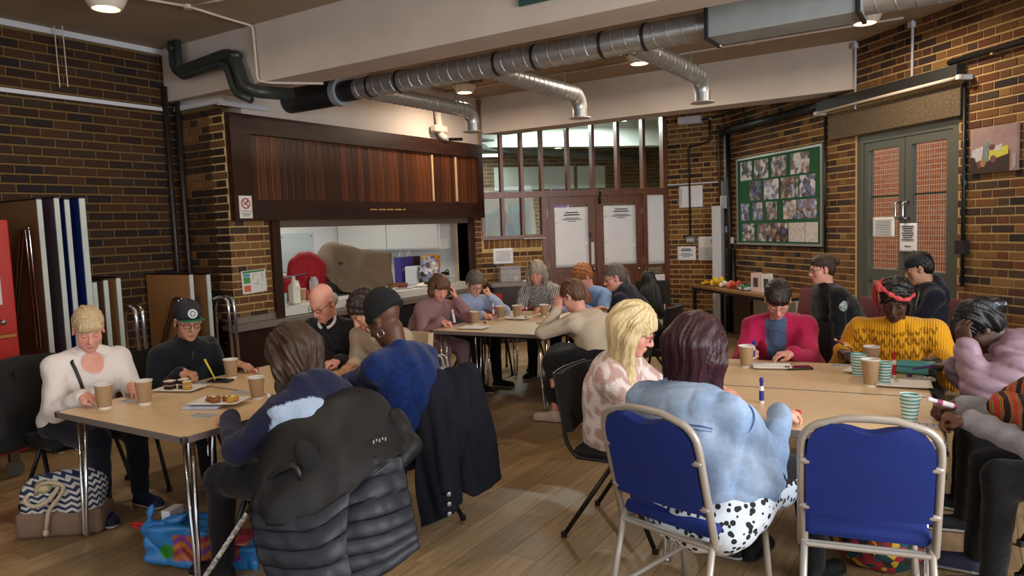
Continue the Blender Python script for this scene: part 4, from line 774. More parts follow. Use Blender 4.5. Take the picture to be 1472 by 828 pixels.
# ------------------------------------------------------------------ people
def ik(S, W, la, lb, pole):
    S, W = np.array(S, float), np.array(W, float); d = W - S; D = np.linalg.norm(d); u = d / D; D2 = min(D, (la + lb) * .995)
    if D > D2: la *= D / D2; lb *= D / D2; D2 = D
    x = (la * la - lb * lb + D2 * D2) / (2 * D2); y = math.sqrt(max(la * la - x * x, 1e-6)); pole = np.array(pole, float); v = nrm(pole - u * (pole @ u)); return S + u * x + v * y
def head_frame(yaw, pitch, roll=0):
    f0 = np.array([math.cos(yaw), math.sin(yaw), 0]); r0 = np.array([math.sin(yaw), -math.cos(yaw), 0]); up = np.array([0, 0, 1.])
    f = f0 * math.cos(pitch) - up * math.sin(pitch); u = up * math.cos(pitch) + f0 * math.sin(pitch)
    r = r0 * math.cos(roll) + u * math.sin(roll); u = np.cross(r, f); return np.stack([r, f, u], 1)     # columns: right, forward, up
def hand_ops(W, d, n, side, pose, sc=1.0):
    """W wrist; d fingers point; n palm faces; side +1 right hand, -1 left"""
    d = nrm(d); n = nrm(np.array(n) - d * (np.array(n) @ d)); s = np.cross(d, n) * side       # s points to the little finger... thumb on -s
    s = -s; R = np.stack([d, s, n], 1); q = lambda a, b, c: np.array(W) + sc * (d * a + s * b + n * c)
    c1, c2 = {'flat': (.12, .25), 'relaxed': (.45, .6), 'grip': (1.05, 1.2), 'pen': (.75, .95), 'fist': (1.35, 1.5)}[pose]
    ops = [rcone(q(-.022, 0, 0), q(.012, 0, 0), .024 * sc, .025 * sc), ellip(q(.052, -.002, 0), (.05 * sc, .040 * sc, .0155 * sc), R, .018), ellip(q(.075, .0, -.002), (.022 * sc, .040 * sc, .012 * sc), R, .01), ellip(q(.035, .026, .006), (.03 * sc, .016 * sc, .015 * sc), R, .012)]
    for i, (b, L, r) in enumerate(((.029, .072, .0086), (.010, .080, .009), (-.010, .074, .0086), (-.028, .058, .0076))):
        spread = (.5 - i / 3) * .16; f0 = nrm(d + s * spread * (1 if pose == 'flat' else .4)); g = c1 * (1 + .08 * i); p0 = q(.086 - abs(i - 1) * .004, b, 0); d1 = f0 * math.cos(g) + n * math.sin(g); p1 = p0 + d1 * L * .52 * sc; g2 = g + c2; d2 = f0 * math.cos(g2) + n * math.sin(g2); p2 = p1 + d2 * L * .30 * sc; g3 = g2 + c2 * .5; d3 = f0 * math.cos(g3) + n * math.sin(g3); p3 = p2 + d3 * L * .22 * sc
        ops += [rcone(p0, p1, r * sc * 1.06, r * sc, .006), rcone(p1, p2, r * sc * .98, r * sc * .9, .003), rcone(p2, p3, r * sc * .9, r * sc * .78, .003)]
    close = 0 if pose == 'flat' else 1; t0 = q(.022, .030, .004); t1 = q(.052, .050 - .008 * close, .012 + .012 * close); t2 = q(.085, .050 - .026 * close, .014 + .020 * close)
    ops += [rcone(t0, t1, .0145 * sc, .0115 * sc, .010), rcone(t1, t2, .0108 * sc, .0085 * sc, .004)]
    return ops
SKINS = {'fair': ((222, 170, 148), (196, 116, 104)), 'pink': ((224, 160, 140), (206, 110, 100)), 'olive': ((190, 140, 110), (160, 96, 80)), 'brown': ((96, 62, 46), (84, 44, 40)), 'dark': ((74, 48, 38), (66, 36, 34))}
SKINM = M('skin', (200, 150, 130), .5, spec=.4, vcol='dye', bump=(180, .08)); SKINM.node_tree.nodes['Principled BSDF'].inputs['Subsurface Weight'].default_value = 0.0
def hair_mat(name, col, col2, rough=.42, axis=2): return M('hair_' + name, col, rough, spec=.45, noise=(34, 1.0), col2=col2, stretch=(4.5, 4.5, .3) if axis == 2 else (2, 2, 2), bump=(60, .5))
def fabric(name, rough=.85, bump=(260, .25), sheen=.15, noise=None): return M('cloth_' + name, (128, 128, 128), rough, spec=.2, vcol='dye', bump=bump, sheen=sheen, noise=noise)
CLOTH = fabric('plain', .85, (42, .55)); KNIT = fabric('knit', .9, (120, .5)); SATIN = fabric('nylon', .45, (40, .3), 0); LEATHER = M('black_shoe', (30, 30, 36), .5, bump=(60, .1))

def person(label, H, P, th, yaw, pitch, top, top_col, hands, skin='fair', roll=0, bulk=1.0, belly=0., bust=0., sw=.165, sc=1.0, hairfn=None, legs='trousers', leg_col=(24, 24, 28), shoe=(28, 28, 34), knees=None, feet=None, glasses=None, extra=None, arm=1.0, collar=.062, kh=None, hem=.0, top_disp=None, top_h=.0115, brow=(90, 64, 50), neck_open=0., cat='person', skip_legs=False, lean=.035, sleeve=.012, age=0, shp=None):
    H, P = np.array(H, float), np.array(P, float); th, yaw, pitch, roll = map(math.radians, (th, yaw, pitch, roll)); f = np.array([math.cos(th), math.sin(th), 0]); r = np.array([math.sin(th), -math.cos(th), 0]); up = np.array([0, 0, 1.])
    root = thing('person', label, cat, (P[0], P[1], 0)); HR = head_frame(yaw, pitch, roll); hu, hf, hr = HR[:, 2], HR[:, 1], HR[:, 0]
    N = H - sc * (nrm(.55 * hu + .45 * up) * .175 + np.array([hf[0], hf[1], 0]) * .030)                       # neck base
    S = lambda t: (1 - t) * P + t * N - f * lean * 4 * t * (1 - t)
    sd = nrm(N - S(.6)); fr = nrm(np.cross(sd, r)); fr = fr if fr @ f > 0 else -fr; TR = np.stack([r, fr, sd], 1); PR = np.stack([r, f, up], 1); m1 = nrm(S(.6) - P); f1 = nrm(np.cross(m1, r)); f1 = f1 if f1 @ f > 0 else -f1; MR = np.stack([r, f1, m1], 1)
    sh = {k: N - sd * .055 * sc + r * s * sw * sc + f * (shp or {}).get(k, 0) for k, s in (('R', 1), ('L', -1))}
    el, wr = {}, {}
    for k, s in (('R', 1), ('L', -1)):
        W = np.array(hands[k]['w'], float); wr[k] = W; el[k] = np.array(hands[k]['e'], float) if 'e' in hands[k] else ik(sh[k], W, .285 * sc, .255 * sc, hands[k].get('pole', -up * .9 + r * s * .38 - f * .2))
    g = sleeve
    def torso(o):
        b = bulk; ops = [ellip(P + up * .03, ((.175 * b + o) * sc, (.135 * b + o) * sc, .125 * sc), PR, .05), ellip(S(.28) + f * belly * .5, ((.158 * b + o) * sc, (.118 * b + o + belly) * sc, .15 * sc), MR, .06), ellip(S(.55) + f * belly * .3, ((.158 * b + o) * sc, (.112 * b + o + belly * .4) * sc, .17 * sc), MR, .06), ellip(S(.78), ((.16 * (.6 + .4 * b) + o) * sc, (.105 * (.6 + .4 * b) + o) * sc, .13 * sc), TR, .06), rcone(sh['L'], sh['R'], (.058 + o) * sc, (.058 + o) * sc, .05), rcone(N - sd * .01, (sh['L'] + N) / 2 + sd * .005, .05 * sc + o, .045 * sc + o, .04), rcone(N - sd * .01, (sh['R'] + N) / 2 + sd * .005, .05 * sc + o, .045 * sc + o, .04)]
        if bust:
            for s in (-1, 1): ops.append(ellip(S(.66) + fr * (.085 * b) * sc + r * s * .078 * sc, (.078 * sc + o, (bust + o) * sc, .08 * sc), TR, .045))
        return ops
    def arms(o, end=1.0):
        ops = []
        for k in 'RL': a = arm; ops += [rcone(sh[k], el[k], (.056 * a + o) * sc, (.046 * a + o) * sc, .03), rcone(el[k], el[k] + (wr[k] - el[k]) * end, (.045 * a + o) * sc, (.031 * a + o) * sc, .02)]
        return ops
    # --- body: one skin (trunk and limbs under the clothes, head with face, hands with fingers)
    hl = lambda x, y, z: H + sc * (HR @ np.array([x, y, z])); E = lambda c, rr, k=.015, sub=False, R=HR: ellip(hl(*c), np.array(rr) * sc, R, k, sub)
    hops = [E((0, -.018, .035), (.073, .092, .082)), E((0, .026, -.03), (.061, .062, .086), .03), E((0, .034, -.08), (.047, .05, .038), .025), E((0, .070, -.104), (.022, .018, .017), .02), E((.034, .053, -.036), (.028, .025, .03), .02), E((-.034, .053, -.036), (.028, .025, .03), .02), E((0, .074, .020), (.044, .014, .011), .014),
            E((.031, .094, .0), (.018, .013, .011), .012, True), E((-.031, .094, .0), (.018, .013, .011), .012, True), E((.031, .073, -.001), (.0135, .0135, .0115), .004), E((-.031, .073, -.001), (.0135, .0135, .0115), .004),
            rcone(hl(0, .086, .006), hl(0, .107, -.034), .008 * sc, .0125 * sc, .010), E((.011, .095, -.040), (.009, .010, .008), .006), E((-.011, .095, -.040), (.009, .010, .008), .006), E((0, .089, -.066), (.022, .010, .0055), .006), E((0, .087, -.077), (.019, .010, .0065), .005), E((0, .103, -.0715), (.024, .010, .0012), .002, True),
            rcone(hl(0, -.028, -.07), N, .050 * sc, .054 * sc, .03), ellip(N - sd * .03, (.10 * sc, .065 * sc, .05 * sc), TR, .04)]
    for s in (-1, 1): hops += [E((s * .077, -.006, -.012), (.009, .022, .033), .008, False, HR @ rotz(-s * .35)), E((s * .083, .002, -.008), (.006, .010, .016), .006, True)]
    Vh, Qh = skin_mesh(hops, .0055 * sc); base, lip = (L3(c) for c in SKINS[skin]); q = (Vh - H) @ HR / sc; ch = np.tile(base, (len(Vh), 1))
    blend = lambda m, c: ch.__setitem__(slice(None), ch * (1 - m[:, None]) + np.array(c) * m[:, None])
    sm = lambda d, a, b: np.clip((b - d) / (b - a), 0, 1); qa = np.abs(q[:, 0])
    blend(.35 * sm(np.sqrt((qa - .04) ** 2 + (q[:, 1] - .07) ** 2 + (q[:, 2] + .04) ** 2), .005, .035), lip); blend(.3 * sm(np.sqrt(q[:, 0] ** 2 + (q[:, 1] - .115) ** 2 + (q[:, 2] + .036) ** 2), .004, .02), lip)
    blend(.85 * sm(np.sqrt((q[:, 0] / 2.6) ** 2 + (q[:, 1] - .095) ** 2 * .3 + (q[:, 2] + .0715) ** 2), .005, .011), lip * .9)
    fm = (q[:, 1] > .055); blend(.75 * fm * sm(np.sqrt(((qa - .031) / 2.4) ** 2 + ((q[:, 2] - .0235) / .8) ** 2), .004, .0085), L3(brow)); blend(.8 * fm * sm(np.sqrt(((qa - .031) / 3.2) ** 2 + (q[:, 2] + .0045) ** 2), .002, .0045), base * .15)
    parts, cols = [(Vh, Qh)], [ch]
    for k, s in (('R', 1), ('L', -1)):
        hd_ = hands[k]; d = nrm(hd_.get('d', nrm(wr[k] - el[k]) + np.array([0, 0, -.15]))); V, Q = skin_mesh(hand_ops(wr[k], d, hd_.get('n', (0, 0, -1)), s, hd_.get('pose', 'relaxed'), sc * hd_.get('sc', 1.0)) + [rcone(el[k], wr[k], .020 * sc, .024 * sc, .02)], .0052 * sc)
        parts.append((V, Q)); c = np.tile(base, (len(V), 1)); kn = .25 * sm(np.abs(np.sin(((V - wr[k]) @ d) * 60)), .0, .5); cols.append(c * (1 - kn[:, None]) + lip * kn[:, None])
    hip = {k: P + r * s * .085 * bulk * sc + f * .02 for k, s in (('R', 1), ('L', -1))}; kn, an = {}, {}
    for k, s in (('R', 1), ('L', -1)):
        kn[k] = np.array(knees[k], float) if knees else hip[k] + f * .41 * sc + r * s * .035 + up * (.50 - P[2]); an[k] = np.array(feet[k], float) if feet else np.array([*(kn[k] + f * .03)[:2], .09])
    legops = lambda o: [ellip(P - up * .01, (.17 * bulk * sc + o, .15 * bulk * sc + o, .11 * sc), PR, .05)] + sum([[rcone(hip[k], kn[k], .082 * bulk * sc + o, .06 * sc + o, .04), rcone(kn[k], an[k], .056 * sc + o, .038 * sc + o, .03)] for k in 'RL'], [])
    V, Q = skin_mesh(torso(-.012) + arms(-.012, .9) + (legops(-.012) if not skip_legs else []), .024); parts.append((V, Q)); cols.append(np.tile(base, (len(V), 1)))
    Vb, Qb = join_vq(parts); put_mesh('body', Vb, Qb, SKINM, root, np.concatenate(cols))
    # --- top
    tops = torso(g) + arms(g, .96) + ([rcone(N - sd * .02, N + nrm(hu + up) * .035 * sc, collar * sc, (collar - .002) * sc, .02)] if collar else [])
    if hem: tops.append(ellip(P + up * (.02 - hem), (.19 * bulk * sc, .16 * bulk * sc, .10 + hem), PR, .05))
    if neck_open: tops.append(ellip(N + fr * .09 * sc + sd * .0, (.075 * sc, .07 * sc, neck_open), TR, .015, True))
    if extra and 'top_ops' in extra: tops += extra['top_ops'](dict(N=N, S=S, r=r, f=f, fr=fr, sd=sd, TR=TR, P=P, sh=sh, el=el, wr=wr, H=H, HR=HR, up=up, sc=sc))
    tops.append(rcone(hl(0, -.02, -.06), N + nrm(hu + up) * .06, .049 * sc, .050 * sc, .008, True)) if collar else None
    fz = folds(.0075, 34, zlib.crc32(label.encode()) % 1000); fd = top_disp or (lambda X, Y, Z: fz(X, Y, Z))
    V, Q = skin_mesh(tops, top_h, fd); ctx = dict(V=V, N=N, P=P, r=r, f=f, fr=fr, sd=sd, TR=TR, sh=sh, el=el, wr=wr, up=up, H=H, HR=HR, S=S)
    if callable(top_col): c = top_col(ctx)
    else: c = np.tile(L3(top_col), (len(V), 1))
    put_mesh(top[0], V, Q, top[1], root, c); TV = V
    # --- legs, shoes
    if not skip_legs:
        if legs == 'skirt':
            lo = [ellip(P - up * .01, (.20 * bulk, .17 * bulk, .12), PR, .05)] + [rcone(hip[k], kn[k], .11 * bulk, .10, .08) for k in 'RL'] + [rcone((kn['R'] + kn['L']) / 2 + up * .0, (an['R'] + an['L']) / 2 + up * .16, .14, .16, .08), halfspace((0, 0, -1), -.13), rcone(hip['R'] * .5 + hip['L'] * .5, (kn['R'] + kn['L']) / 2, .12, .13, .06)]
        else: lo = legops(.012)
        fz2 = folds(.003, 30, zlib.crc32(label.encode()) % 997); V, Q = skin_mesh(lo, .0155, fz2); put_mesh('skirt' if legs == 'skirt' else 'trousers', V, Q, CLOTH, root, np.tile(L3(leg_col), (len(V), 1)))
        for k, s in (('R', 1), ('L', -1)):
            a = an[k]; fd_ = nrm(f + r * s * .15); so = [ellip((a[0], a[1], .055), (.040, .045, .05), np.stack([np.cross(fd_, up), fd_, up], 1), .03), rcone((*(a + fd_ * .02)[:2], .045), (*(a + fd_ * .15)[:2], .034), .040, .036, .03), rcone((*(a + fd_ * -.02)[:2], .02), (*(a + fd_ * .16)[:2], .02), .04, .042, .02), halfspace((0, 0, -1), -.004)]
            V, Q = skin_mesh(so, .009); cc = np.tile(L3(shoe), (len(V), 1)); cc[V[:, 2] < .022] = L3((200, 198, 196)) if sum(shoe) > 60 else L3((50, 50, 52)); put_mesh('shoe', V, Q, fabric('shoe', .6, None, 0), root, cc)
    # --- hair and extras
    if hairfn: hairfn(root, H, HR, sc, N)
    if glasses: make_glasses(root, hl, HR, sc, glasses)
    return root, dict(N=N, P=P, r=r, f=f, fr=fr, sd=sd, TR=TR, sh=sh, el=el, wr=wr, H=H, HR=HR, hl=hl, S=S, up=up, hip=hip, kn=kn, an=an, MR=MR, TV=TV)
def surf_pt(b, x, z, front=True, lift=.004):
    q = (b['TV'] - b['N']) @ b['TR']; m = np.where((q[:, 1] > 0) == front, (q[:, 0] - x) ** 2 + (q[:, 2] - z) ** 2, 9); i = int(np.argmin(m)); return b['TV'][i] + b['fr'] * lift * (1 if front else -1)
def make_glasses(root, hl, HR, sc, col):
    gm = M('glasses_%d_%d_%d' % col, col, .35); mb = MB()
    for s in (-1, 1):
        mb.tube([hl(s * .031 + .0225 * math.cos(a), .098 - .006 * abs(math.cos(a)) * (1 if s * math.cos(a) > 0 else -.2), -.003 + .0165 * math.sin(a)) for a in np.linspace(0, 2 * math.pi, 17)], .0021 * sc, 6, cap=False)
        mb.tube([hl(s * .053, .094, .003), hl(s * .071, .06, .004), hl(s * .079, -.005, .004), hl(s * .080, -.018, -.012)], .0019 * sc, 6)
    mb.tube([hl(-.009, .099, .0), hl(0, .101, .003), hl(.009, .099, .0)], .002 * sc, 6); mb.build('glasses', gm, root, smooth=True)
def strand_disp(H, HR, sc, amp=.003, freq=34, wave=1.0):
    def f(X, Y, Z):
        q = (np.stack([X, Y, Z], 1) - H) @ HR / sc; ph = np.arctan2(q[:, 0], -(q[:, 1] - .03)); return amp * (np.sin(ph * freq + wave * np.sin(q[:, 2] * 40 + ph * 5)) * (.6 + .4 * np.sin(ph * 7)) + .9 * np.sin(ph * freq * .37 + 2.2 * np.sin(q[:, 2] * 23 + 1.7 * ph)) + .7 * np.sin(q[:, 0] * 90 + 40 * q[:, 1]) * np.clip(q[:, 2] * 12, 0, 1))
    return f
def curl_disp(amp=.005, fr=150):
    return lambda X, Y, Z: amp * (np.sin(X * fr + 1.3 * np.sin(Z * fr * .6)) * np.sin(Y * fr * 1.1 + 1) + .7 * np.sin(Z * fr * 1.2 + Y * 60))
def hair(mat, style='short', length=.0, vol=1.0, fringe=0, amp=.0028, freq=52, part='hair', curl=None, extra=None, bun=None, hairline=0., drop=.6, col=None):
    """returns a builder: cap over the skull, cut away at the face, with locks that hang towards the ground"""
    def fn(root, H, HR, sc, N):
        hl = lambda x, y, z: H + sc * (HR @ np.array([x, y, z])); E = lambda c, rr, k=.02, sub=False: ellip(hl(*c), np.array(rr) * sc, HR, k, sub); v = vol; dn = nrm(np.array([0, 0, -1.]) * drop + HR[:, 2] * -(1 - drop)); ops = []
        ops += [E((0, -.022, .042), (.080 * v, .101 * v, .086 * v)), E((0, -.055, -.015), (.072 * v, .056 * v, .07), .03)]
        if style == 'fringe_only': ops = [E((0, -.045, -.02), (.080, .075, .055), .03)]
        face = [E((0, .118, -.052 - hairline * .0), (.070, .080, .100 + hairline), .012, True)]
        if style != 'fringe_only': face.append(E((0, .13, -.02 + hairline), (.062, .066, .068), .012, True))
        else: face.append(E((0, .05, .085), (.09, .12, .085), .01, True))
        if style in ('bob', 'long'):
            L = length
            for s in (-1, 1):
                a = hl(s * .074 * v, .005, .03); b = hl(s * .080 * v, .004, -.04); c = b + dn * L * sc; ops += [rcone(a, b, .028 * v, .030 * v, .03), rcone(b, c, .030 * v, .022 * v, .03)]
                a = hl(s * .05 * v, -.075, .0); ops.append(rcone(a, a + dn * (L + .02) * sc, .045 * v, .034 * v, .04))
            a = hl(0, -.085, .0); ops.append(rcone(a, a + dn * (L + .03) * sc, .05 * v, .04 * v, .04))
        if fringe: ops.append(E((0, .064, .064), (.060, .030, .026), .025)); face.append(E((0, .115, -.045), (.062, .06, .088 - .0), .008, True)); ops.append(E((0, .080, .046), (.054, .011, .020 * fringe), .020))
        allops = ops + face
        if fringe: allops = ops[:-1] + face + ops[-1:]
        if bun: allops += [E(bun[:3], (bun[3], bun[3], bun[3] * .9), .012)]
        if extra: allops += extra(hl, dn, sc)
        V, Q = skin_mesh(allops, .0053 * sc, curl if curl else strand_disp(H, HR, sc, amp, freq)); c = None
        put_mesh(part, V, Q, mat, root, c)
    return fn
# ------------------------------------------------------------------ tables
TOP = M('table_beech', (230, 200, 160), .32, spec=.5, noise=(5, .5), col2=(212, 178, 134), stretch=(1.2, 9, 9), bump=(60, .02)); TED = M('table_edge', (120, 108, 104), .45); TCO = M('table_corner', (44, 40, 42), .5)
TH = .72
def make_table(x, y, rz, W, D, label, group='folding beech tables'):
    t = thing('folding_table', label, 'table', (x, y, 0), rz, group); e = np.array([math.cos(rz), math.sin(rz), 0]); g = np.array([-e[1], e[0], 0]); o = np.array([x, y, 0.])   # origin: near left corner
    pt = lambda a, b, z: o + e * a + g * b + np.array([0, 0, z])
    MB().obox(pt(.006, .006, TH - .026), e * (W - .012), g * (D - .012), (0, 0, .026)).build('top', TOP, t)
    for a, b, c, d in ((0, 0, W, .006), (0, D - .006, W, .006), (0, .006, .006, D - .012), (W - .006, .006, .006, D - .012)): MB().obox(pt(a, b, TH - .030), e * c, g * d, (0, 0, .0305)).build('edge_trim', TED, t)
    for a in (0, W):
        for b in (0, D): MB().rbox(pt(a + (.012 if a == 0 else -.012), b + (.012 if b == 0 else -.012), TH - .015), (.03, .03, .033), .008, rz).build('corner_cap', TCO, t)
    MB().obox(pt(.10, .10, TH - .06), e * (W - .2), g * .03, (0, 0, .03)).build('apron_rail', BLACKP, t); MB().obox(pt(.10, D - .13, TH - .06), e * (W - .2), g * .03, (0, 0, .03)).build('apron_rail', BLACKP, t)
    for a, sa in ((.10, -1), (W - .10, 1)):
        for b, sb in ((.09, -1), (D - .09, 1)):
            MB().tube(bend([pt(a - .035, b, TH - .03), pt(a - .012 + sa * .03, b + sb * .02, .02), pt(a + .012 + sa * .03, b + sb * .02, .02), pt(a + .035, b, TH - .03)], .012), .0105, 8).build('leg', CHROME, t, smooth=True)
    return t
make_table(-4.18, 1.94, 0, 1.145, .775, 'beech table with cake plates nearest the left edge, before the white topped woman'); make_table(-4.18, 2.722, 0, 1.145, .775, 'beech table pushed behind the front left one, before the man in the cap')
R4 = math.radians(4); make_table(-4.16, 5.135, R4, 1.18, .77, 'beech table in the middle group nearest the camera with one flat plate'); make_table(-4.16 - .775 * math.sin(R4), 5.135 + .775 * math.cos(R4), R4, 1.18, .77, 'far beech table of the middle group before the woman in stripes')
R6 = math.radians(6); cx, cy = -.085 - 1.2 * math.cos(R6), 3.25 - 1.2 * math.sin(R6)
make_table(cx, cy, R6, 1.2, .79, 'beech table at the right nearest the empty blue chair'); make_table(cx - .795 * math.sin(R6), cy + .795 * math.cos(R6), R6, 1.2, .79, 'beech table at the right before the yellow jumper')

# ------------------------------------------------------------------ chairs
BKF = M('black_chair_fabric', (20, 20, 22), .85, bump=(200, .3)); BKPL = M('black_plastic', (22, 22, 23), .4)
def black_chair(mat=BKF, shell=BKPL, frame=BLACKP, name='stacking_chair', label='x'):
    t = thing(name, label, 'chair'); b = lambda mb, nm, m, **k: mb.build(nm, m, t, world=False, **k)
    b(MB().rbox((0, .01, .455), (.44, .42, .055), .025), 'seat', mat, smooth=True, angle=40); b(MB().rbox((0, .01, .422), (.42, .40, .02), .01), 'seat_shell', shell)
    P = [[(u * .21, -.215 - .05 * (v - .56) / .3 + .028 * (1 - u * u) * -1 + .02, v) for u in np.linspace(-1, 1, 9)] for v in np.linspace(.56, .86, 7)]
    b(MB().grid([[np.array(p) for p in row] for row in P], 0, .045), 'backrest', mat, smooth=True, angle=50); b(MB().grid([[np.array(p) + np.array([0, -.048, 0]) for p in row] for row in P], 0, .012), 'back_shell', shell, smooth=True, angle=50)
    for s in (-1, 1):
        b(MB().tube(bend([(s * .205, .17, .425), (s * .205, -.19, .425), (s * .20, -.245, .50), (s * .195, -.275, .80)], .06), .011, 8), 'back_tube', frame, smooth=True)
        b(MB().tube([(s * .205, .05, .42), (s * .235, .235, .01)], .0125, 8), 'leg', frame, smooth=True); b(MB().tube([(s * .205, .02, .42), (s * .235, -.255, .01)], .0125, 8), 'leg', frame, smooth=True)
        for y in (.235, -.255): b(MB().lathe([(.017, 0), (.017, .03)], (s * .235, y, 0), 8), 'foot_cap', BKPL)
    b(MB().tube([(-.205, .03, .418), (.205, .03, .418)], .011, 8), 'cross_tube', frame); return t
CH0 = None
def chair_at(x, y, deg, label, group='black stacking chairs'):
    """deg: direction that the sitter faces"""
    global CH0
    rz = math.radians(deg - 90)
    if CH0 is None: CH0 = black_chair(label=label); CH0['group'] = group; CH0.location = (x, y, 0); CH0.rotation_euler = (0, 0, rz); return CH0
    return copy_tree(CH0, (x, y, 0), rz, label, group)
# blue banquet chair
BLUEF = M('blue_upholstery', (5, 38, 122), .8, bump=(240, .2), noise=(5, .25)); GREYF = M('grey_chair_frame', (168, 160, 152), .4, .25)
def blue_chair():
    t = thing('banquet_chair', 'x', 'chair'); b = lambda mb, nm, m, **k: mb.build(nm, m, t, world=False, **k); tilt = lambda z: -.20 - .25 * (z - .45)
    hw = .222; top = .915; ring = [(-hw, .40), (-hw, .78)] + [(-hw + .085 - .085 * math.cos(a), .80 + .095 * math.sin(a)) for a in np.linspace(.3, 1.45, 6)] + [(-.08, .915), (0, .918), (.08, .915)] + [(hw - .085 + .085 * math.cos(a), .80 + .095 * math.sin(a)) for a in np.linspace(1.45, .3, 6)] + [(hw, .78), (hw, .40)]
    b(MB().tube([(x, tilt(z), z) for x, z in ring] + [(hw, tilt(.40), .40), (-hw, tilt(.40), .40), (-hw, tilt(.42), .42)], .0145, 8), 'back_frame', GREYF, smooth=True)
    prof = []
    for v in np.linspace(0, 1, 14):
        z = .545 + v * .345; w_ = hw - .022; 
        if z > .79: w_ = (hw - .022) - .085 * (1 - math.sqrt(max(0, 1 - ((z - .79) / .1) ** 2)))
        row = []
        for u in np.linspace(-1, 1, 13):
            zz = z - .016 * math.exp(-(u / .42) ** 2) * max(0, v - .7) / .3; row.append(np.array([u * w_, tilt(zz) + .028 - .012 * (1 - u * u), zz]))
        prof.append(row)
    b(MB().grid(prof, 0, .045), 'back_pad', BLUEF, smooth=True, angle=50)
    for s in (-1, 1):
        for z in (.56, .745): b(MB().ell((s * (hw - .016), tilt(z) - .014, z), (.026, .006, .012)), 'clip', GREYF, smooth=True)
        b(MB().tube([(s * .21, -.185, .44), (s * .225, -.30, .005)], .0135, 8), 'leg', GREYF, smooth=True); b(MB().tube([(s * .20, .19, .45), (s * .215, .225, .005)], .0135, 8), 'leg', GREYF, smooth=True); b(MB().tube([(s * .208, -.2, .40), (s * .205, .20, .415)], .011, 8), 'side_rail', GREYF); b(MB().tube([(s * .222, -.27, .12), (s * .213, .215, .14)], .010, 8), 'side_stretcher', GREYF)
    b(MB().rbox((0, .01, .455), (.43, .42, .06), .028), 'seat', BLUEF, smooth=True, angle=40); b(MB().tube([(-.208, -.2, .40), (.208, -.2, .40)], .011, 8), 'cross_rail', GREYF); b(MB().tube([(-.2, .19, .415), (.2, .19, .415)], .011, 8), 'cross_rail', GREYF)
    return t
bc = blue_chair(); bc['label'] = 'empty blue banquet chair with grey frame tucked at the right table'; bc['group'] = 'blue banquet chairs'; bc.location = (-.36, 3.05, 0); bc.rotation_euler = (0, 0, math.radians(11))
copy_tree(bc, (-.965, 2.855, 0), math.radians(74 - 90), 'blue banquet chair holding the woman in the denim jacket', 'blue banquet chairs')
MRN = M('maroon_upholstery', (92, 22, 34), .85, bump=(200, .2)); PINE = wood_mat('pine_frame', (196, 150, 92), (160, 116, 66), .5, 2, 4)
def lounge_chair(x, y, deg, label):
    t = thing('lounge_chair', label, 'chair', (x, y, 0), math.radians(deg - 90), 'maroon lounge chairs'); b = lambda mb, nm, m, **k: mb.build(nm, m, t, world=False, **k)
    b(MB().rbox((0, .02, .41), (.56, .54, .10), .035), 'seat', MRN, smooth=True, angle=40); b(MB().rbox((0, -.27, .66), (.56, .09, .44), .035, rotx(math.radians(8))), 'backrest', MRN, smooth=True, angle=40)
    for s in (-1, 1):
        for yy in (.25, -.27): b(MB().box((s * .265, yy, .19), (.04, .045, .36)), 'leg', PINE)
        b(MB().box((s * .265, -.01, .35), (.03, .50, .035)), 'rail', PINE)
    return t
lounge_chair(-.98, 6.98, 212, 'maroon lounge chair under the woman in black'); lounge_chair(-.38, 7.05, 205, 'maroon lounge chair under the man in the black cap'); lounge_chair(.45, 6.35, 220, 'empty maroon lounge chair under the painting'); lounge_chair(-1.62, 7.75, 215, 'empty maroon lounge chair below the noticeboard')
# cream and red chairs of the middle group
cr = black_chair(M('cream_plastic', (206, 182, 146), .5), M('cream_plastic'), BLACKP, 'plastic_chair', 'cream plastic chair under the woman in the cream cardigan'); cr.location = (-3.62, 3.95, 0); cr.rotation_euler = (0, 0, math.radians(-178))
rd_ = black_chair(M('red_plastic', (176, 22, 30), .4), M('red_plastic'), BLACKP, 'plastic_chair', 'empty red chair between the light blue and striped women'); rd_.location = (-4.62, 6.72, 0); rd_.rotation_euler = (0, 0, math.radians(-140))
for x, y, d, lab in ((-4.68, 2.28, -3, 'black chair under the woman in the white top'), (-4.62, 2.92, 0, 'black chair under the man in the cap'), (-3.78, 3.98, -72, 'black chair under the bald man'), (-4.60, 5.50, -5, 'black chair under the woman in the mauve sweatshirt'), (-2.66, 2.95, 180, 'black chair under the woman in the beanie, hung with a navy coat'), (-2.78, 2.30, 180, 'black chair under the woman in the hoodie, hung with a quilted jacket'), (-4.66, 6.1, -5, 'black chair under the woman in light blue'), (-4.02, 7.18, -85, 'black chair under the woman in the striped shirt'), (-3.42, 7.24, -100, 'black chair under the ginger haired woman'), (-2.58, 6.36, 185, 'black chair under the woman in the navy coat'), (-2.46, 5.30, 175, 'black chair under the woman in the cream jumper'), (-1.56, 3.50, 4, 'black chair with its back to the aisle under the blonde woman'), (-1.08, 5.34, -92, 'black chair under the woman in the pink cardigan'), (-.38, 5.28, -90, 'black chair under the woman in the yellow jumper'), (.42, 4.42, 184, 'black chair under the woman in the lilac puffer jacket'), (.45, 3.58, 190, 'black chair at the right edge under the person in grey')): chair_at(x, y, d, lab)

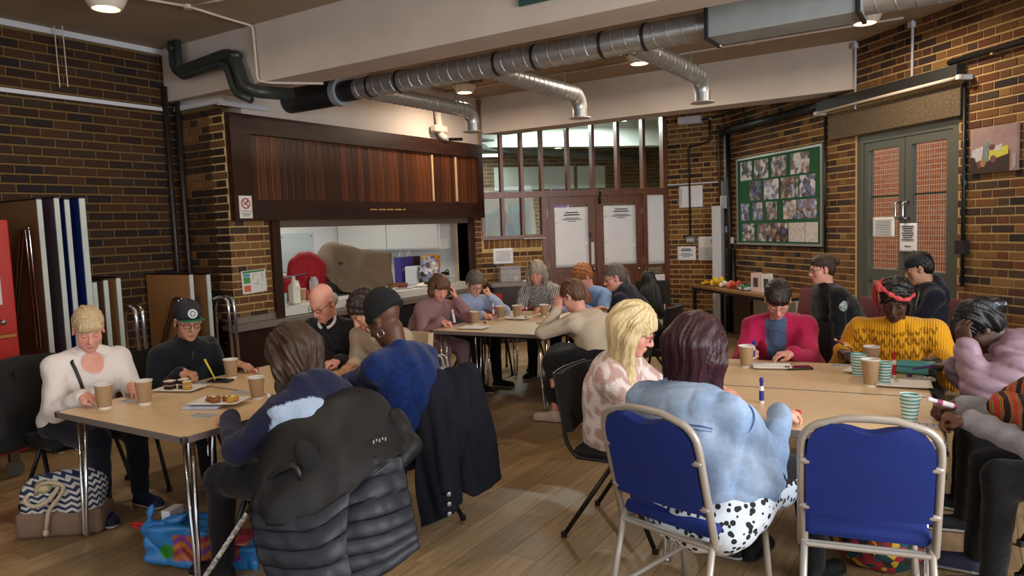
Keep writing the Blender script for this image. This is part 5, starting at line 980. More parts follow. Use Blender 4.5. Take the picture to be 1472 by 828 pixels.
# ------------------------------------------------------------------ coats and jackets on chair backs
def sheet(corn, nu=28, nv=30, bulge=(0, 0, 0), fold=None, waves=0., wf=5, seed=1, quilt=None):
    """cloth between a top edge and a bottom edge given as polylines, with folds that run down"""
    topl, botl = corn; T = lambda L, u: (lambda k: np.array(L[k]) * (1 - (u * (len(L) - 1) - k)) + np.array(L[min(k + 1, len(L) - 1)]) * (u * (len(L) - 1) - k))(min(int(u * (len(L) - 1)), len(L) - 2)); r = np.random.default_rng(seed); ph = r.random(6) * 6; b = np.array(bulge, float); P = []
    for j in range(nv + 1):
        v = j / nv; row = []
        for i in range(nu + 1):
            u = i / nu; p = T(topl, u) * (1 - v) + T(botl, u) * v + b * 4 * u * (1 - u) * (.35 + .65 * math.sin(math.pi * min(1, v * .9 + .1))); k = waves * (.25 + .75 * v) * (math.sin(wf * 6.28 * u + ph[0] + 1.3 * v) + .5 * math.sin(wf * 11 * u + ph[1] - 2 * v)); 
            if quilt: k += quilt[1] * abs(math.sin(math.pi * (v + .06 * math.sin(3 * u)) * quilt[0])) ** .6
            k += waves * .35 * math.sin(9 * u + 17 * v + ph[2]); row.append(p + nrm(b if np.linalg.norm(b) else (1, -.4, 0)) * k)
        P.append(row)
    return P
NYL = M('black_nylon', (26, 26, 29), .55, spec=.35, bump=(24, .2), noise=(10, .3)); NYQ = M('navy_quilting', (27, 30, 40), .5, spec=.4, bump=(28, .25)); WOOL = M('navy_wool', (25, 28, 40), .85, spec=.2, bump=(120, .5), noise=(14, .35))
def crom(P, n):
    """smooth curve through control rows (axis 0), n samples"""
    P = np.array(P, float); m = len(P); E = np.concatenate([[2 * P[0] - P[1]], P, [2 * P[-1] - P[-2]]]); out = []
    for t in np.linspace(0, m - 1, n):
        i = min(int(t), m - 2); x = t - i; a, b, c, d = E[i:i + 4]; out.append(.5 * ((2 * b) + (c - a) * x + (2 * a - 5 * b + 4 * c - d) * x ** 2 + (3 * b - 3 * c + d - a) * x ** 3))
    return np.array(out)
def loft(nm, mat, par, rows, nu=40, nv=44, amp=.006, wf=3.0, seed=1, quilt=None, thick=.014, out=(.8, -.55, 0), shift=(0, 0, 0)):
    P = crom(np.array(rows, float), nv); P = crom(P.transpose(1, 0, 2), nu).transpose(1, 0, 2) + np.array(shift); r = np.random.default_rng(seed); ph = r.random(6) * 6.28; U, V = np.meshgrid(np.linspace(0, 1, nu), np.linspace(0, 1, nv))
    k = amp * ((.8 - 1.6 * np.abs(np.sin(wf * 3.14 * U + 1.2 * np.sin(2.2 * V + ph[0]) + ph[1])) ** .7) * (.3 + .7 * V) + .5 * np.sin(9 * U + 7 * V + ph[2]) + .35 * np.sin(23 * U - 15 * V + ph[3]))
    if quilt: k += quilt[1] * np.abs(np.sin(math.pi * (V * quilt[0] + .35 * U))) ** .5
    du, dv = np.gradient(P, axis=1), np.gradient(P, axis=0); nn = np.cross(du, dv); nn /= np.linalg.norm(nn, axis=2, keepdims=True) + 1e-9; o = np.array(out); sg = np.sign((nn @ o).mean()); nn = nn * sg
    P = P + nn * k[:, :, None]; return MB().grid(P if sg > 0 else P[:, ::-1], 0, thick).build(nm, mat, par, smooth=True)
jk = thing('jacket', 'black nylon jacket with a quilted lower part draped over the hoodie woman\'s chair', 'jacket', (-2.3, 2.15, .2))
loft('outer_body', NYL, jk, [[[-2.56, 1.95, .62], [-2.55, 2.07, .80], [-2.49, 2.22, .875], [-2.38, 2.42, .90], [-2.25, 2.49, .75]], [[-2.454, 1.884, .605], [-2.457, 2.016, .776], [-2.411, 2.172, .862], [-2.29, 2.394, .885], [-2.174, 2.453, .726]], [[-2.426, 1.838, .562], [-2.351, 1.945, .689], [-2.259, 2.082, .75], [-2.206, 2.284, .778], [-2.087, 2.387, .688]], [[-2.426, 1.822, .521], [-2.283, 1.873, .603], [-2.193, 1.979, .616], [-2.129, 2.145, .676], [-2.068, 2.325, .662]], [[-2.431, 1.816, .488], [-2.284, 1.838, .494], [-2.17, 1.888, .506], [-2.108, 2.004, .56], [-2.081, 2.209, .655]]], amp=.010, wf=2.0, seed=3)
loft('quilted_flap', NYQ, jk, [[[-2.148, 2.08, .62], [-2.106, 2.182, .668], [-2.054, 2.309, .653]], [[-2.111, 1.996, .497], [-2.018, 2.115, .5], [-1.983, 2.266, .482]], [[-2.075, 1.936, .373], [-1.974, 2.07, .362], [-1.918, 2.226, .376]], [[-2.012, 1.914, .23], [-1.932, 2.064, .271], [-1.884, 2.206, .32]]], amp=.003, wf=1.2, seed=6, quilt=(7, .013), nv=80, shift=(-.03, .02, 0))
loft('quilted_skirt', NYQ, jk, [[[-2.4, 1.814, .518], [-2.258, 1.845, .516], [-2.14, 1.897, .527], [-2.078, 2.026, .586]], [[-2.327, 1.768, .415], [-2.189, 1.795, .406], [-2.081, 1.851, .406], [-2.029, 1.947, .433]], [[-2.233, 1.757, .302], [-2.123, 1.778, .292], [-2.035, 1.834, .288], [-1.976, 1.918, .278]], [[-2.16, 1.757, .20], [-2.07, 1.778, .19], [-1.99, 1.834, .19], [-1.94, 1.9, .2]]], amp=.005, wf=1.4, seed=7, quilt=(6, .012), nv=70, shift=(-.03, .02, 0))
V, Q = skin_mesh([ellip((-2.262, 1.985, .715), (.022, .045, .095), rotz(-.55) @ rotx(.45), .01)], .008); put_mesh('armhole_shade', V, Q, M('armhole_shade_black', (8, 8, 9), .9), jk)  # solid black ellipsoid on the cloth, painting the shade inside the armhole
V, Q = skin_mesh([rcone((-2.20, 2.44, .78), (-2.10, 2.42, .68), .05, .045, .03), rcone((-2.10, 2.42, .68), (-2.09, 2.34, .63), .045, .04, .03)], .010, folds(.006, 40, 6)); put_mesh('sleeve', V, Q, NYL, jk)
for k in range(5): MB().box((-2.130 + .004 * k, 2.222 + .014 * k, .742 + .005 * (k % 2)), (.004, .006, .014 - .004 * (k % 2)), .4).build('logo_mark', M('logo_grey', (170, 170, 170), .5), jk)
ct_ = thing('coat', 'navy wool coat with three sleeve buttons over the beanie woman\'s chair', 'coat', (-2.2, 2.9, .2))
loft('left_panel', WOOL, ct_, [[[-2.46, 2.85, .75], [-2.42, 2.93, .85], [-2.37, 3.0, .87], [-2.31, 3.06, .875]], [[-2.376, 2.832, .805], [-2.348, 2.901, .862], [-2.294, 2.984, .882], [-2.233, 3.048, .885]], [[-2.347, 2.762, .622], [-2.262, 2.796, .659], [-2.201, 2.859, .668], [-2.151, 2.939, .671]], [[-2.311, 2.692, .4], [-2.203, 2.705, .44], [-2.137, 2.748, .458], [-2.127, 2.815, .467]], [[-2.26, 2.656, .183], [-2.161, 2.675, .23], [-2.105, 2.714, .267], [-2.095, 2.771, .297]]], amp=.012, wf=1.6, seed=11)
loft('right_panel', WOOL, ct_, [[[-2.37, 3.0, .86], [-2.34, 3.05, .875], [-2.30, 3.1, .88], [-2.28, 3.14, .85]], [[-2.3, 2.992, .88], [-2.26, 3.042, .885], [-2.226, 3.088, .888], [-2.203, 3.125, .862]], [[-2.219, 2.894, .657], [-2.16, 2.933, .672], [-2.129, 3.001, .677], [-2.127, 3.073, .671]], [[-2.162, 2.838, .448], [-2.104, 2.878, .473], [-2.069, 2.949, .482], [-2.055, 3.03, .486]], [[-2.132, 2.824, .344], [-2.073, 2.834, .308], [-2.032, 2.898, .329], [-2.019, 2.992, .358]]], amp=.012, wf=1.4, seed=12)
for k in range(3): MB().lathe([(.010, 0), (.011, .003), (.007, .004), (.007, .002)], (-2.093 + .004 * k, 2.668 - .006 * k, .372 - .045 * k), 12, R=rotz(math.radians(-38)) @ roty(math.pi / 2)).build('button', STEEL, ct_)
cb = thing('coat', 'black coat hanging over the white topped woman\'s chair at the left edge', 'coat', (-4.85, 2.2, .4)); loft('back_panel', M('black_wool', (18, 18, 20), .85, bump=(100, .4)), cb, [[[-4.93, 1.95, .88], [-4.96, 2.1, .91], [-4.98, 2.3, .905], [-4.96, 2.48, .87]], [[-4.90, 1.88, .88], [-4.93, 2.08, .905], [-4.95, 2.3, .90], [-4.93, 2.5, .865]], [[-4.82, 1.76, .65], [-4.84, 1.98, .66], [-4.88, 2.24, .65], [-4.92, 2.5, .65]], [[-4.80, 1.70, .42], [-4.78, 1.95, .40], [-4.82, 2.2, .40], [-4.88, 2.5, .42]]], amp=.014, wf=2, seed=21, shift=(-.05, -.02, 0)); V, Q = skin_mesh([rcone((-4.80, 1.86, .86), (-4.68, 1.84, .55), .06, .07, .03), rcone((-4.86, 2.5, .85), (-4.95, 2.55, .5), .06, .06, .03)], .013, folds(.008, 30, 8)); put_mesh('sleeve', V, Q, M('black_wool'), cb)

# ------------------------------------------------------------------ bags and stick on the floor
def chevron_mat():
    m = M('chevron_canvas', (40, 52, 84), .8); nt = m.node_tree; L = nt.links.new; b = nt.nodes['Principled BSDF']; tc = nt.nodes.new('ShaderNodeTexCoord'); sx = nt.nodes.new('ShaderNodeSeparateXYZ'); L(tc.outputs['Object'], sx.inputs[0])
    def mt(op, *a):
        n = nt.nodes.new('ShaderNodeMath'); n.operation = op
        for i, q in enumerate(a):
            if isinstance(q, (int, float)): n.inputs[i].default_value = q
            else: L(q, n.inputs[i])
        return n.outputs[0]
    lat = mt('ADD', mt('MULTIPLY', sx.outputs[0], .55), mt('MULTIPLY', sx.outputs[1], .83)); zig = mt('PINGPONG', lat, .018); v = mt('ADD', mt('MULTIPLY', zig, 1.0), sx.outputs[2]); st = mt('GREATER_THAN', mt('FRACT', mt('MULTIPLY', v, 30)), .5)
    mx = nt.nodes.new('ShaderNodeMix'); mx.data_type = 'RGBA'; mx.inputs[6].default_value = lin((36, 48, 84)); mx.inputs[7].default_value = lin((206, 202, 196)); L(st, mx.inputs[0]); L(mx.outputs[2], b.inputs['Base Color']); return m
BX, BY = -4.33, 2.02; bag = thing('beach_bag', 'navy and white chevron beach bag with a brown base on the floor', 'bag', (BX, BY, 0), math.radians(40))
BR_ = np.stack([[math.cos(math.radians(40)), math.sin(math.radians(40)), 0], [-math.sin(math.radians(40)), math.cos(math.radians(40)), 0], [0, 0, 1]], 1); bp = lambda x, y, z: np.array([BX, BY, 0]) + BR_ @ np.array([x, y, z])
V, Q = skin_mesh([rboxs(bp(0, 0, .075), (.225, .10, .075), BR_, .03, .02), halfspace((0, 0, -1), -.002)], .009, folds(.003, 40, 31)); put_mesh('base_panel', V, Q, M('bag_brown', (126, 100, 84), .7, bump=(80, .2)), bag)
V, Q = skin_mesh([rboxs(bp(0, 0, .16), (.205, .088, .11), BR_, .05, .03), rcone(bp(-.12, .01, .26), bp(.13, .02, .27), .075, .08, .06), halfspace((0, 0, -1), -.13)], .008, folds(.007, 34, 32)); put_mesh('canvas_body', V, Q, chevron_mat(), bag)
ROPE = M('rope', (200, 184, 156), .9, bump=(200, .6)); MB().tube(bend([bp(-.10, -.09, .25), bp(-.08, -.11, .31), bp(.0, -.13, .33), bp(.07, -.12, .30), bp(.02, -.12, .22), bp(-.03, -.12, .17), bp(-.05, -.125, .05)], .04), .011, 8).build('rope_handle', ROPE, bag, smooth=True); MB().tube(bend([bp(-.13, -.06, .26), bp(-.16, -.11, .23), bp(-.10, -.13, .19), bp(-.02, -.12, .22), bp(.03, -.10, .30)], .04), .012, 8).build('rope_handle', ROPE, bag, smooth=True); MB().ell(bp(-.05, -.128, .045), (.016, .016, .02)).build('rope_knot', ROPE, bag, smooth=True); MB().ell(bp(-.07, -.07, .285), (.06, .04, .035)).build('contents', M('bag_contents', (206, 186, 140), .7, noise=(20, .4)), bag, smooth=True)
# blue carrier bag lying on its side
pb = thing('carrier_bag', 'bright blue plastic carrier bag with red handle lying under the left table', 'bag', (-3.3, 2.2, 0)); PX = M('bag_plastic', (60, 140, 206), .35, vcol='dye', bump=(20, .3))
RB_ = rotz(.42); V, Q = skin_mesh([rboxs((-3.36, 2.15, .10), (.17, .13, .10), RB_ @ roty(.10), .02, .02), rboxs((-3.14, 2.25, .055), (.16, .12, .055), RB_ @ roty(.12), .02, .04), rcone((-3.52, 2.03, .17), (-3.50, 2.04, .285), .03, .006, .03), rcone((-3.38, 2.09, .19), (-3.33, 2.12, .245), .045, .010, .03), ellip((-3.49, 2.14, .22), (.05, .08, .07), I3, .02, True), halfspace((0, 0, -1), -.002)], .0075, folds(.014, 46, 41))
c = np.tile(L3((44, 124, 196)), (len(V), 1)); s = (V[:, 0] + 3.42) * .9 + (V[:, 1] - 2.1) * .4; v_ = V[:, 2] + .25 * s; band = np.floor(v_ * 34 + .8 * np.sin(s * 40)).astype(int) % 4; mk = (s > .06) & (V[:, 2] > .045) & (V[:, 2] < .17) & (s < .40); cs = [L3((190, 112, 34)), L3((124, 56, 146)), L3((176, 96, 40)), L3((140, 44, 70))]
for i in range(4): c[mk & (band == i)] = cs[i]
c[((V[:, 0] + 3.36) ** 2 + (V[:, 1] - 2.03) ** 2 + (V[:, 2] - .09) ** 2) < .045 ** 2] = L3((50, 130, 40)); put_mesh('sack', V, Q, PX, pb, c)
MB().tube(bend([(-3.42, 2.03, .20), (-3.62, 2.00, .19), (-3.66, 2.02, .165), (-3.60, 2.03, .155), (-3.43, 2.02, .145)], .03), .011, 8, flat=.5).build('handle', M('handle_red', (200, 40, 44), .5), pb, smooth=True); MB().box((-3.47, 2.13, .20), (.05, .10, .10), .3).build('paper_inside', PAPER, pb)
# walking stick with a black and white print
ws = thing('walking_stick', 'black and white patterned walking stick leaning beside the quilted jacket', 'stick', (-2.85, 1.66, 0)); a, b_ = np.array([-2.87, 1.74, .0]), np.array([-2.50, 1.86, .50])
stm = M('stick_print', (230, 230, 230), .35, noise=(70, 1.0), col2=(10, 10, 12)); MB().tube([a, b_], .0105, 10).build('shaft', stm, ws, smooth=True); MB().lathe([(.016, 0), (.014, .03), (.011, .035)], a, 10).build('ferrule', BLACKP, ws); MB().tube(bend([b_, b_ + (b_ - a) * .35, b_ + (b_ - a) * .42 + np.array([.07, .02, .0]), b_ + (b_ - a) * .36 + np.array([.11, .03, -.03])], .05), .0125, 10).build('crook', BLACKP, ws, smooth=True)
# white handbag of the mauve woman
hb_ = thing('handbag', 'small white handbag with loop handles beside the mauve woman\'s chair', 'bag', (-4.05, 5.12, .0)); hx_, hy_ = -4.05, 5.12
V, Q = skin_mesh([rboxs((hx_, hy_, .30), (.11, .05, .10), rotz(.5), .03, .02)], .008, folds(.003, 30, 51)); put_mesh('body', V, Q, M('white_leather', (206, 204, 196), .45), hb_)
for s in (-1, 1): MB().tube(bend([(hx_ - .06, hy_ - .03 + .03 * s, .38), (hx_ - .045, hy_ - .02 + .03 * s, .50), (hx_ + .03, hy_ + .02 + .03 * s, .50), (hx_ + .05, hy_ + .03 + .03 * s, .38)], .05), .008, 8).build('handle', M('white_leather'), hb_, smooth=True)
MB().box((hx_, hy_, .10), (.18, .09, .2), .5).build('lower_pouch', M('white_leather'), hb_)
# colourful bag under the empty blue chair
cbg = thing('fabric_bag', 'multicoloured floral fabric bag on the floor under the empty blue chair', 'bag', (-.38, 3.62, 0))
def floral():
    m = M('floral', (30, 60, 70), .8); nt = m.node_tree; b = nt.nodes['Principled BSDF']; tc = nt.nodes.new('ShaderNodeTexCoord'); v = nt.nodes.new('ShaderNodeTexVoronoi'); v.inputs['Scale'].default_value = 26; cr = nt.nodes.new('ShaderNodeValToRGB'); cr.color_ramp.interpolation = 'CONSTANT'; cols = [(24, 60, 66), (20, 26, 34), (180, 34, 70), (30, 90, 100), (206, 170, 50), (40, 36, 40), (150, 40, 40)]; e = cr.color_ramp; e.elements[0].color = lin(cols[0]); e.elements[1].color = lin(cols[1]); e.elements[1].position = .2
    for i, c in enumerate(cols[2:]): el = e.elements.new(.32 + i * .12); el.color = lin(c)
    nt.links.new(tc.outputs['Object'], v.inputs['Vector']); sp = nt.nodes.new('ShaderNodeSeparateColor'); nt.links.new(v.outputs['Color'], sp.inputs[0]); nt.links.new(sp.outputs[0], cr.inputs[0]); nt.links.new(cr.outputs[0], b.inputs['Base Color']); return m
V, Q = skin_mesh([ellip((-.38, 3.64, .12), (.20, .13, .13), rotz(-.3), .04), ellip((-.25, 3.62, .16), (.10, .09, .10), I3, .05), halfspace((0, 0, -1), -.002)], .010, folds(.008, 34, 61)); put_mesh('pouch', V, Q, floral(), cbg); MB().tube(bend([(-.5, 3.58, .2), (-.44, 3.54, .33), (-.3, 3.54, .34), (-.24, 3.58, .22)], .06), .009, 8).build('strap', BLACKP, cbg, smooth=True)
# ------------------------------------------------------------------ the people
H_BLONDE = hair_mat('pale_blonde', (216, 192, 152), (178, 150, 110)); H_YELLOW = hair_mat('yellow_blonde', (238, 218, 172), (196, 166, 112)); H_BROWN = hair_mat('brown', (74, 48, 32), (38, 24, 17)); H_DARK = hair_mat('dark_brown', (50, 34, 26), (26, 18, 14)); H_GREY = hair_mat('grey', (120, 108, 98), (78, 70, 62)); H_WHITE = hair_mat('silver', (190, 176, 158), (140, 128, 112)); H_MID = hair_mat('mid_brown', (118, 82, 54), (72, 48, 32)); H_GINGER = hair_mat('ginger', (190, 122, 66), (130, 76, 40)); H_BURG = hair_mat('burgundy', (64, 22, 34), (30, 10, 20), .3); H_BLACK = hair_mat('black', (22, 19, 20), (8, 8, 9), .35)
def capfn(col, brimcol, emblem=True, under=None):
    def fn(root, H, HR, sc, N):
        hl = lambda x, y, z: H + sc * (HR @ np.array([x, y, z])); u = HR[:, 2]; hm = M('capcloth_%d_%d_%d' % col, col, .7, bump=(150, .2))
        V, Q = skin_mesh([ellip(hl(0, -.014, .046), np.array((.083, .103, .092)) * sc, HR), halfspace(-u, -(u @ hl(0, 0, .022)))], .0055); cp = put_mesh('cap', V, Q, hm, root)
        P = [[hl(x, .074 + yy * (.078 - .04 * (x / .078) ** 2) - .014 * (x / .07) ** 2, .036 + yy * .016 - .010 * (x / .078) ** 2) for x in np.linspace(-.078, .078, 13)] for yy in np.linspace(0, 1, 6)]
        MB().grid(P[::-1], 0, .004).build('brim', M('brim_%d_%d_%d' % brimcol, brimcol, .6), cp, smooth=True, angle=50); MB().ell(hl(0, -.014, .139), .008).build('cap_button', hm, cp, smooth=True)
        if emblem:
            ring = [hl(.030 * math.cos(a), .0, 0) for a in (0,)]; c = hl(-.002, .086, .078); nn = nrm(HR @ np.array([0, .82, .42])); ux = HR[:, 0]; uy = np.cross(nn, ux); mb = MB(); disc(mb, c + nn * .002, .0, .030 * sc, ux, uy, nn, 20); mb.build('emblem', M('emblem_white', (196, 196, 196), .6), cp)
            mb = MB()
            for k in range(7): a = k * .9; mb.box(c + nn * .0035 + ux * .014 * math.cos(a) + uy * .016 * math.sin(a), (.007, .009, .001), np.stack([ux, uy, nn], 1) @ rotz(a))
            mb.build('emblem_marks', hm, cp)
    return fn
def both(*fs):
    def fn(*a):
        for f in fs: f(*a)
    return fn
def beanie(root, H, HR, sc, N):
    hl = lambda x, y, z: H + sc * (HR @ np.array([x, y, z])); u = HR[:, 2]; nk = nrm(u + HR[:, 1] * .18)
    rib = lambda X, Y, Z: .0012 * np.sin(60 * np.arctan2((np.stack([X, Y, Z], 1) - H) @ HR[:, 0], (np.stack([X, Y, Z], 1) - H) @ HR[:, 1]))
    V, Q = skin_mesh([ellip(hl(0, -.03, .058), np.array((.089, .112, .108)) * sc, HR), halfspace(-nk, -(nk @ hl(0, 0, .012)))], .0055, rib); put_mesh('beanie', V, Q, M('beanie_black', (17, 17, 19), .95, bump=(160, .5)), root)
    V, Q = skin_mesh([ellip(hl(0, -.027, .035), np.array((.096, .118, .05)) * sc, HR), halfspace(-nk, -(nk @ hl(0, 0, .006))), halfspace(nk, nk @ hl(0, 0, .062))], .0055, rib); put_mesh('turned_cuff', V, Q, M('beanie_black'), next(c for c in root.children if c.name.startswith('beanie')))
def headband(root, H, HR, sc, N):
    hl = lambda x, y, z: H + sc * (HR @ np.array([x, y, z])); mb = MB()
    pts = [hl(.089 * math.sin(a), -.02 + .108 * math.cos(a), .060 + .012 * math.cos(a) + .035 * math.sin(a) + .006 * math.sin(3 * a)) for a in np.linspace(0, 2 * math.pi, 33)]
    mb.tube(pts, [.013 * sc + .005 * math.sin(i * 1.9) for i in range(33)], 8, cap=False); RB = M('red_scarf', (186, 18, 32), .7, noise=(50, .25), col2=(226, 170, 160), bump=(60, .3)); mb.build('headband', RB, root, smooth=True); MB().tube([hl(.07, .06, .085), hl(.10, .02, .11), hl(.115, -.01, .03), hl(.10, .02, -.05)], [.02, .024, .018, .008], 8).build('scarf_knot', RB, root, smooth=True)
    for k in range(6): MB().ell(hl(.086, .02, -.045 - .011 * k), (.007, .007, .009)).build('earring_bead', M('earring', (120, 40, 90), .3), root, smooth=True)
def two_tone(navy, light):
    def f(c):
        V = c['V']; q = (V - c['N']) @ c['TR']; n, l = L3(navy), L3(light); col = np.tile(l, (len(V), 1)); lat = np.abs(q[:, 0]); m = (q[:, 2] > -.075 - .55 * np.clip(.13 - lat, 0, .13))
        for k in 'RL':
            a, b = c['sh'][k], c['el'][k]; t = np.clip(((V - a) @ (b - a)) / ((b - a) @ (b - a)), 0, 1.2); m |= (np.linalg.norm(V - a - t[:, None] * (b - a), axis=1) < .078) & (t > .05)
            a, b = c['el'][k], c['wr'][k]; t = np.clip(((V - a) @ (b - a)) / ((b - a) @ (b - a)), 0, 1); m |= np.linalg.norm(V - a - t[:, None] * (b - a), axis=1) < .085
        col[m] = n; return col
    return f
def panel_front(base, panel, w=.10, z0=-.5, z1=-.10):
    def f(c):
        q = (c['V'] - c['N']) @ c['TR']; col = np.tile(L3(base), (len(q), 1)); col[(np.abs(q[:, 0]) < w) & (q[:, 1] > 0) & (q[:, 2] > z0) & (q[:, 2] < z1)] = L3(panel); return col
    return f
def stripes(a, b, k=60):
    def f(c):
        q = (c['V'] - c['N']) @ c['TR']; s = (np.sin((q[:, 0] + .25 * q[:, 2]) * 6.283 * k) > .1)[:, None]; return np.where(s, L3(a), L3(b))
    return f
def blotch(a, b, k=48, thr=.0):
    def f(c):
        V = c['V']; s = np.sin(V[:, 0] * k + 2 * np.sin(V[:, 2] * k * .6)) + np.sin(V[:, 1] * k * 1.1 + 2.3 * np.sin(V[:, 0] * k * .7)) + np.sin(V[:, 2] * k * .9 + 1.9 * np.sin(V[:, 1] * k * .5)); t = np.clip((s - thr) * 1.6 + .5, 0, 1)[:, None]; return L3(a) * (1 - t) + L3(b) * t
    return f
def heather(a, b):
    def f(c): t = rng.random((len(c['V']), 1)); return L3(a) * t + L3(b) * (1 - t)
    return f
def open_front(base, inner, w0=.02, w1=.075, back=None):
    def f(c):
        q = (c['V'] - c['N']) @ c['TR']; col = np.tile(L3(base), (len(q), 1)); wdt = w0 + (w1 - w0) * np.clip((q[:, 2] + .42) / .40, 0, 1); m = (np.abs(q[:, 0]) < wdt) & (q[:, 1] > .02); col[m] = L3(inner) * (.7 + .5 * rng.random((m.sum(), 1))); return col
    return f
def W(x, y, z=.775, **k): return dict(w=(x, y, z), **k)
def hood(c):
    N, sd, fr, r = c['N'], c['sd'], c['fr'], c['r']; return [ellip(N - fr * .085 - sd * .02, (.15, .055, .095), c['TR'], .03), rcone(N + r * .09 + fr * .01, N - r * .09 + fr * .01, .05, .05, .03)]

# left table
r_, b_ = person('woman in a white long sleeved top with a black pouch on a strap', (-4.44, 2.288, 1.115), (-4.63, 2.28, .54), -6, -22, 30, ('blouse', CLOTH), (232, 222, 218), {'R': W(-4.17, 2.09, pose='relaxed', d=(1, .3, -.1)), 'L': W(-4.17, 2.37, pose='relaxed', d=(1, -.3, -.1))}, 'pink', bulk=1.17, belly=.02, bust=.055, hairfn=hair(H_BLONDE, 'short', fringe=1, vol=1.03, bun=(0, -.09, .05, .045)), leg_col=(22, 24, 38), shoe=(30, 36, 62), collar=0, neck_open=.07, knees={'R': (-4.22, 2.17, .50), 'L': (-4.22, 2.40, .50)}, feet={'R': (-4.29, 2.21, .09), 'L': (-4.33, 2.46, .09)}, brow=(170, 130, 96), sw=.17)
N_, fr_, rr_ = b_['N'], b_['fr'], b_['r']; MB().tube([N_ + rr_ * .085 + b_['sd'] * .035 - fr_ * .03] + [surf_pt(b_, .125 - .10 * k / 10, .0 - .38 * k / 10, True, .012) for k in range(11)], .009, 6, flat=.35).build('bag_strap', BLACKP, r_, smooth=True); pq = surf_pt(b_, .02, -.40, True, .03)
MB().rbox(pq, (.045, .085, .09), .02, math.radians(-6)).build('pouch', M('pouch_black', (22, 22, 26), .4), r_, smooth=True); MB().tube([N_ + fr_ * .05 - rr_ * .05, N_ + fr_ * .085 - b_['sd'] * .07, N_ + fr_ * .05 + rr_ * .05], .0015, 5).build('necklace', STEEL, r_)
r_, b_ = person('man in a black cap with a green brim and a dark zip top', (-4.315, 2.854, 1.098), (-4.60, 2.93, .54), -4, -18, 18, ('zip_top', CLOTH), panel_front((20, 22, 30), (26, 42, 54), .12, -.5, -.09), {'R': W(-4.22, 2.72, .79, pose='pen', d=(.9, .35, -.2)), 'L': W(-4.18, 3.10, .775, pose='relaxed', d=(.9, .1, -.1))}, 'olive', bulk=1.12, belly=.03, hairfn=both(hair(H_DARK, 'short'), capfn((24, 26, 40), (28, 110, 74))), glasses=(20, 20, 22), collar=.068, knees={'R': (-4.18, 2.82, .50), 'L': (-4.18, 3.06, .50)}, brow=(40, 28, 22))
MB().tube([b_['N'] + b_['fr'] * .072 + b_['sd'] * .02, b_['N'] + b_['fr'] * .118 - b_['sd'] * .09], .004, 5).build('zip', STEEL, r_)
r_, b_ = person('bald man in glasses and a dark jacket with shirt and tie', (-3.731, 3.468, 1.165), (-3.83, 3.95, .55), -76, -82, 32, ('jacket', CLOTH), open_front((30, 30, 33), (24, 26, 40), .012, .035), {'R': W(-3.93, 3.50, .775, d=(.2, -1, -.1)), 'L': W(-3.60, 3.46, .775, d=(-.2, -1, -.1))}, 'pink', bulk=1.05, belly=.02, hairfn=hair(H_WHITE, 'fringe_only'), glasses=(22, 20, 20), collar=.06, brow=(150, 130, 116))
MB().tube(arc(b_['N'] + b_['sd'] * .052 + b_['fr'] * .006, .0585, 112, 428, 18, b_['r'], b_['fr']), .011, 8).build('shirt_collar', M('shirt_white', (220, 220, 224), .7), r_, smooth=True); MB().tube([surf_pt(b_, 0, -.01 - .03 * k, True, .002) for k in range(6)], .017, 6, flat=.3).build('tie', M('tie_navy', (30, 36, 66), .6), r_, smooth=True)
pass
person('dark haired woman in a cream knitted cardigan behind the beanie', (-3.315, 3.43, 1.125), (-3.42, 3.95, .54), -88, -108, 42, ('cardigan', KNIT), open_front((178, 158, 134), (190, 172, 150), .006, .03), {'R': W(-3.40, 3.40, .78, d=(.2, -1, -.2)), 'L': W(-3.22, 3.33, .78, d=(-.6, -.7, -.2))}, 'olive', bulk=1.08, bust=.05, hairfn=hair(H_DARK, 'short', vol=1.07, curl=curl_disp(.004, 130)), brow=(50, 36, 28))
r_, b_ = person('woman in a black beanie and a bright blue jumper seen from behind', (-2.60, 2.835, 1.165), (-2.53, 2.88, .55), 178, 186, 30, ('jumper', KNIT), heather((6, 25, 68), (13, 44, 104)), {'R': W(-2.97, 3.10, .79, d=(-.9, .2, -.2)), 'L': W(-2.98, 2.92, .79, d=(-.9, .35, -.2))}, 'brown', bulk=1.22, belly=.02, bust=.05, hairfn=beanie, glasses=(30, 26, 26), sw=.175, brow=(24, 18, 16), hem=.05, lean=.06)
for s in (-1, 1): MB().tube(arc(b_['hl'](s * .084, -.004, -.070), .020, 0, 360, 16, b_['HR'][:, 1], b_['HR'][:, 2]), .0028, 6, cap=False).build('hoop_earring', M('hoop_silver', (210, 206, 200), .25, 1), r_, smooth=True)
person('woman with long brown hair in a navy and pale blue hoodie seen from behind', (-2.675, 2.285, 1.065), (-2.54, 2.23, .54), 182, 188, 34, ('hoodie', CLOTH), two_tone((22, 24, 54), (156, 172, 196)), {'R': W(-2.97, 2.42, .78, d=(-.9, .2, -.2), pose='pen'), 'L': W(-2.98, 2.15, .775, d=(-.9, .35, -.15), e=(-2.72, 1.99, .69))}, 'fair', bulk=1.28, belly=.03, bust=.04, hairfn=hair(H_BROWN, 'long', .19, vol=1.24, amp=.005, freq=40, drop=.9), sw=.18, extra=dict(top_ops=hood), hem=.07, lean=.06, leg_col=(24, 24, 34))
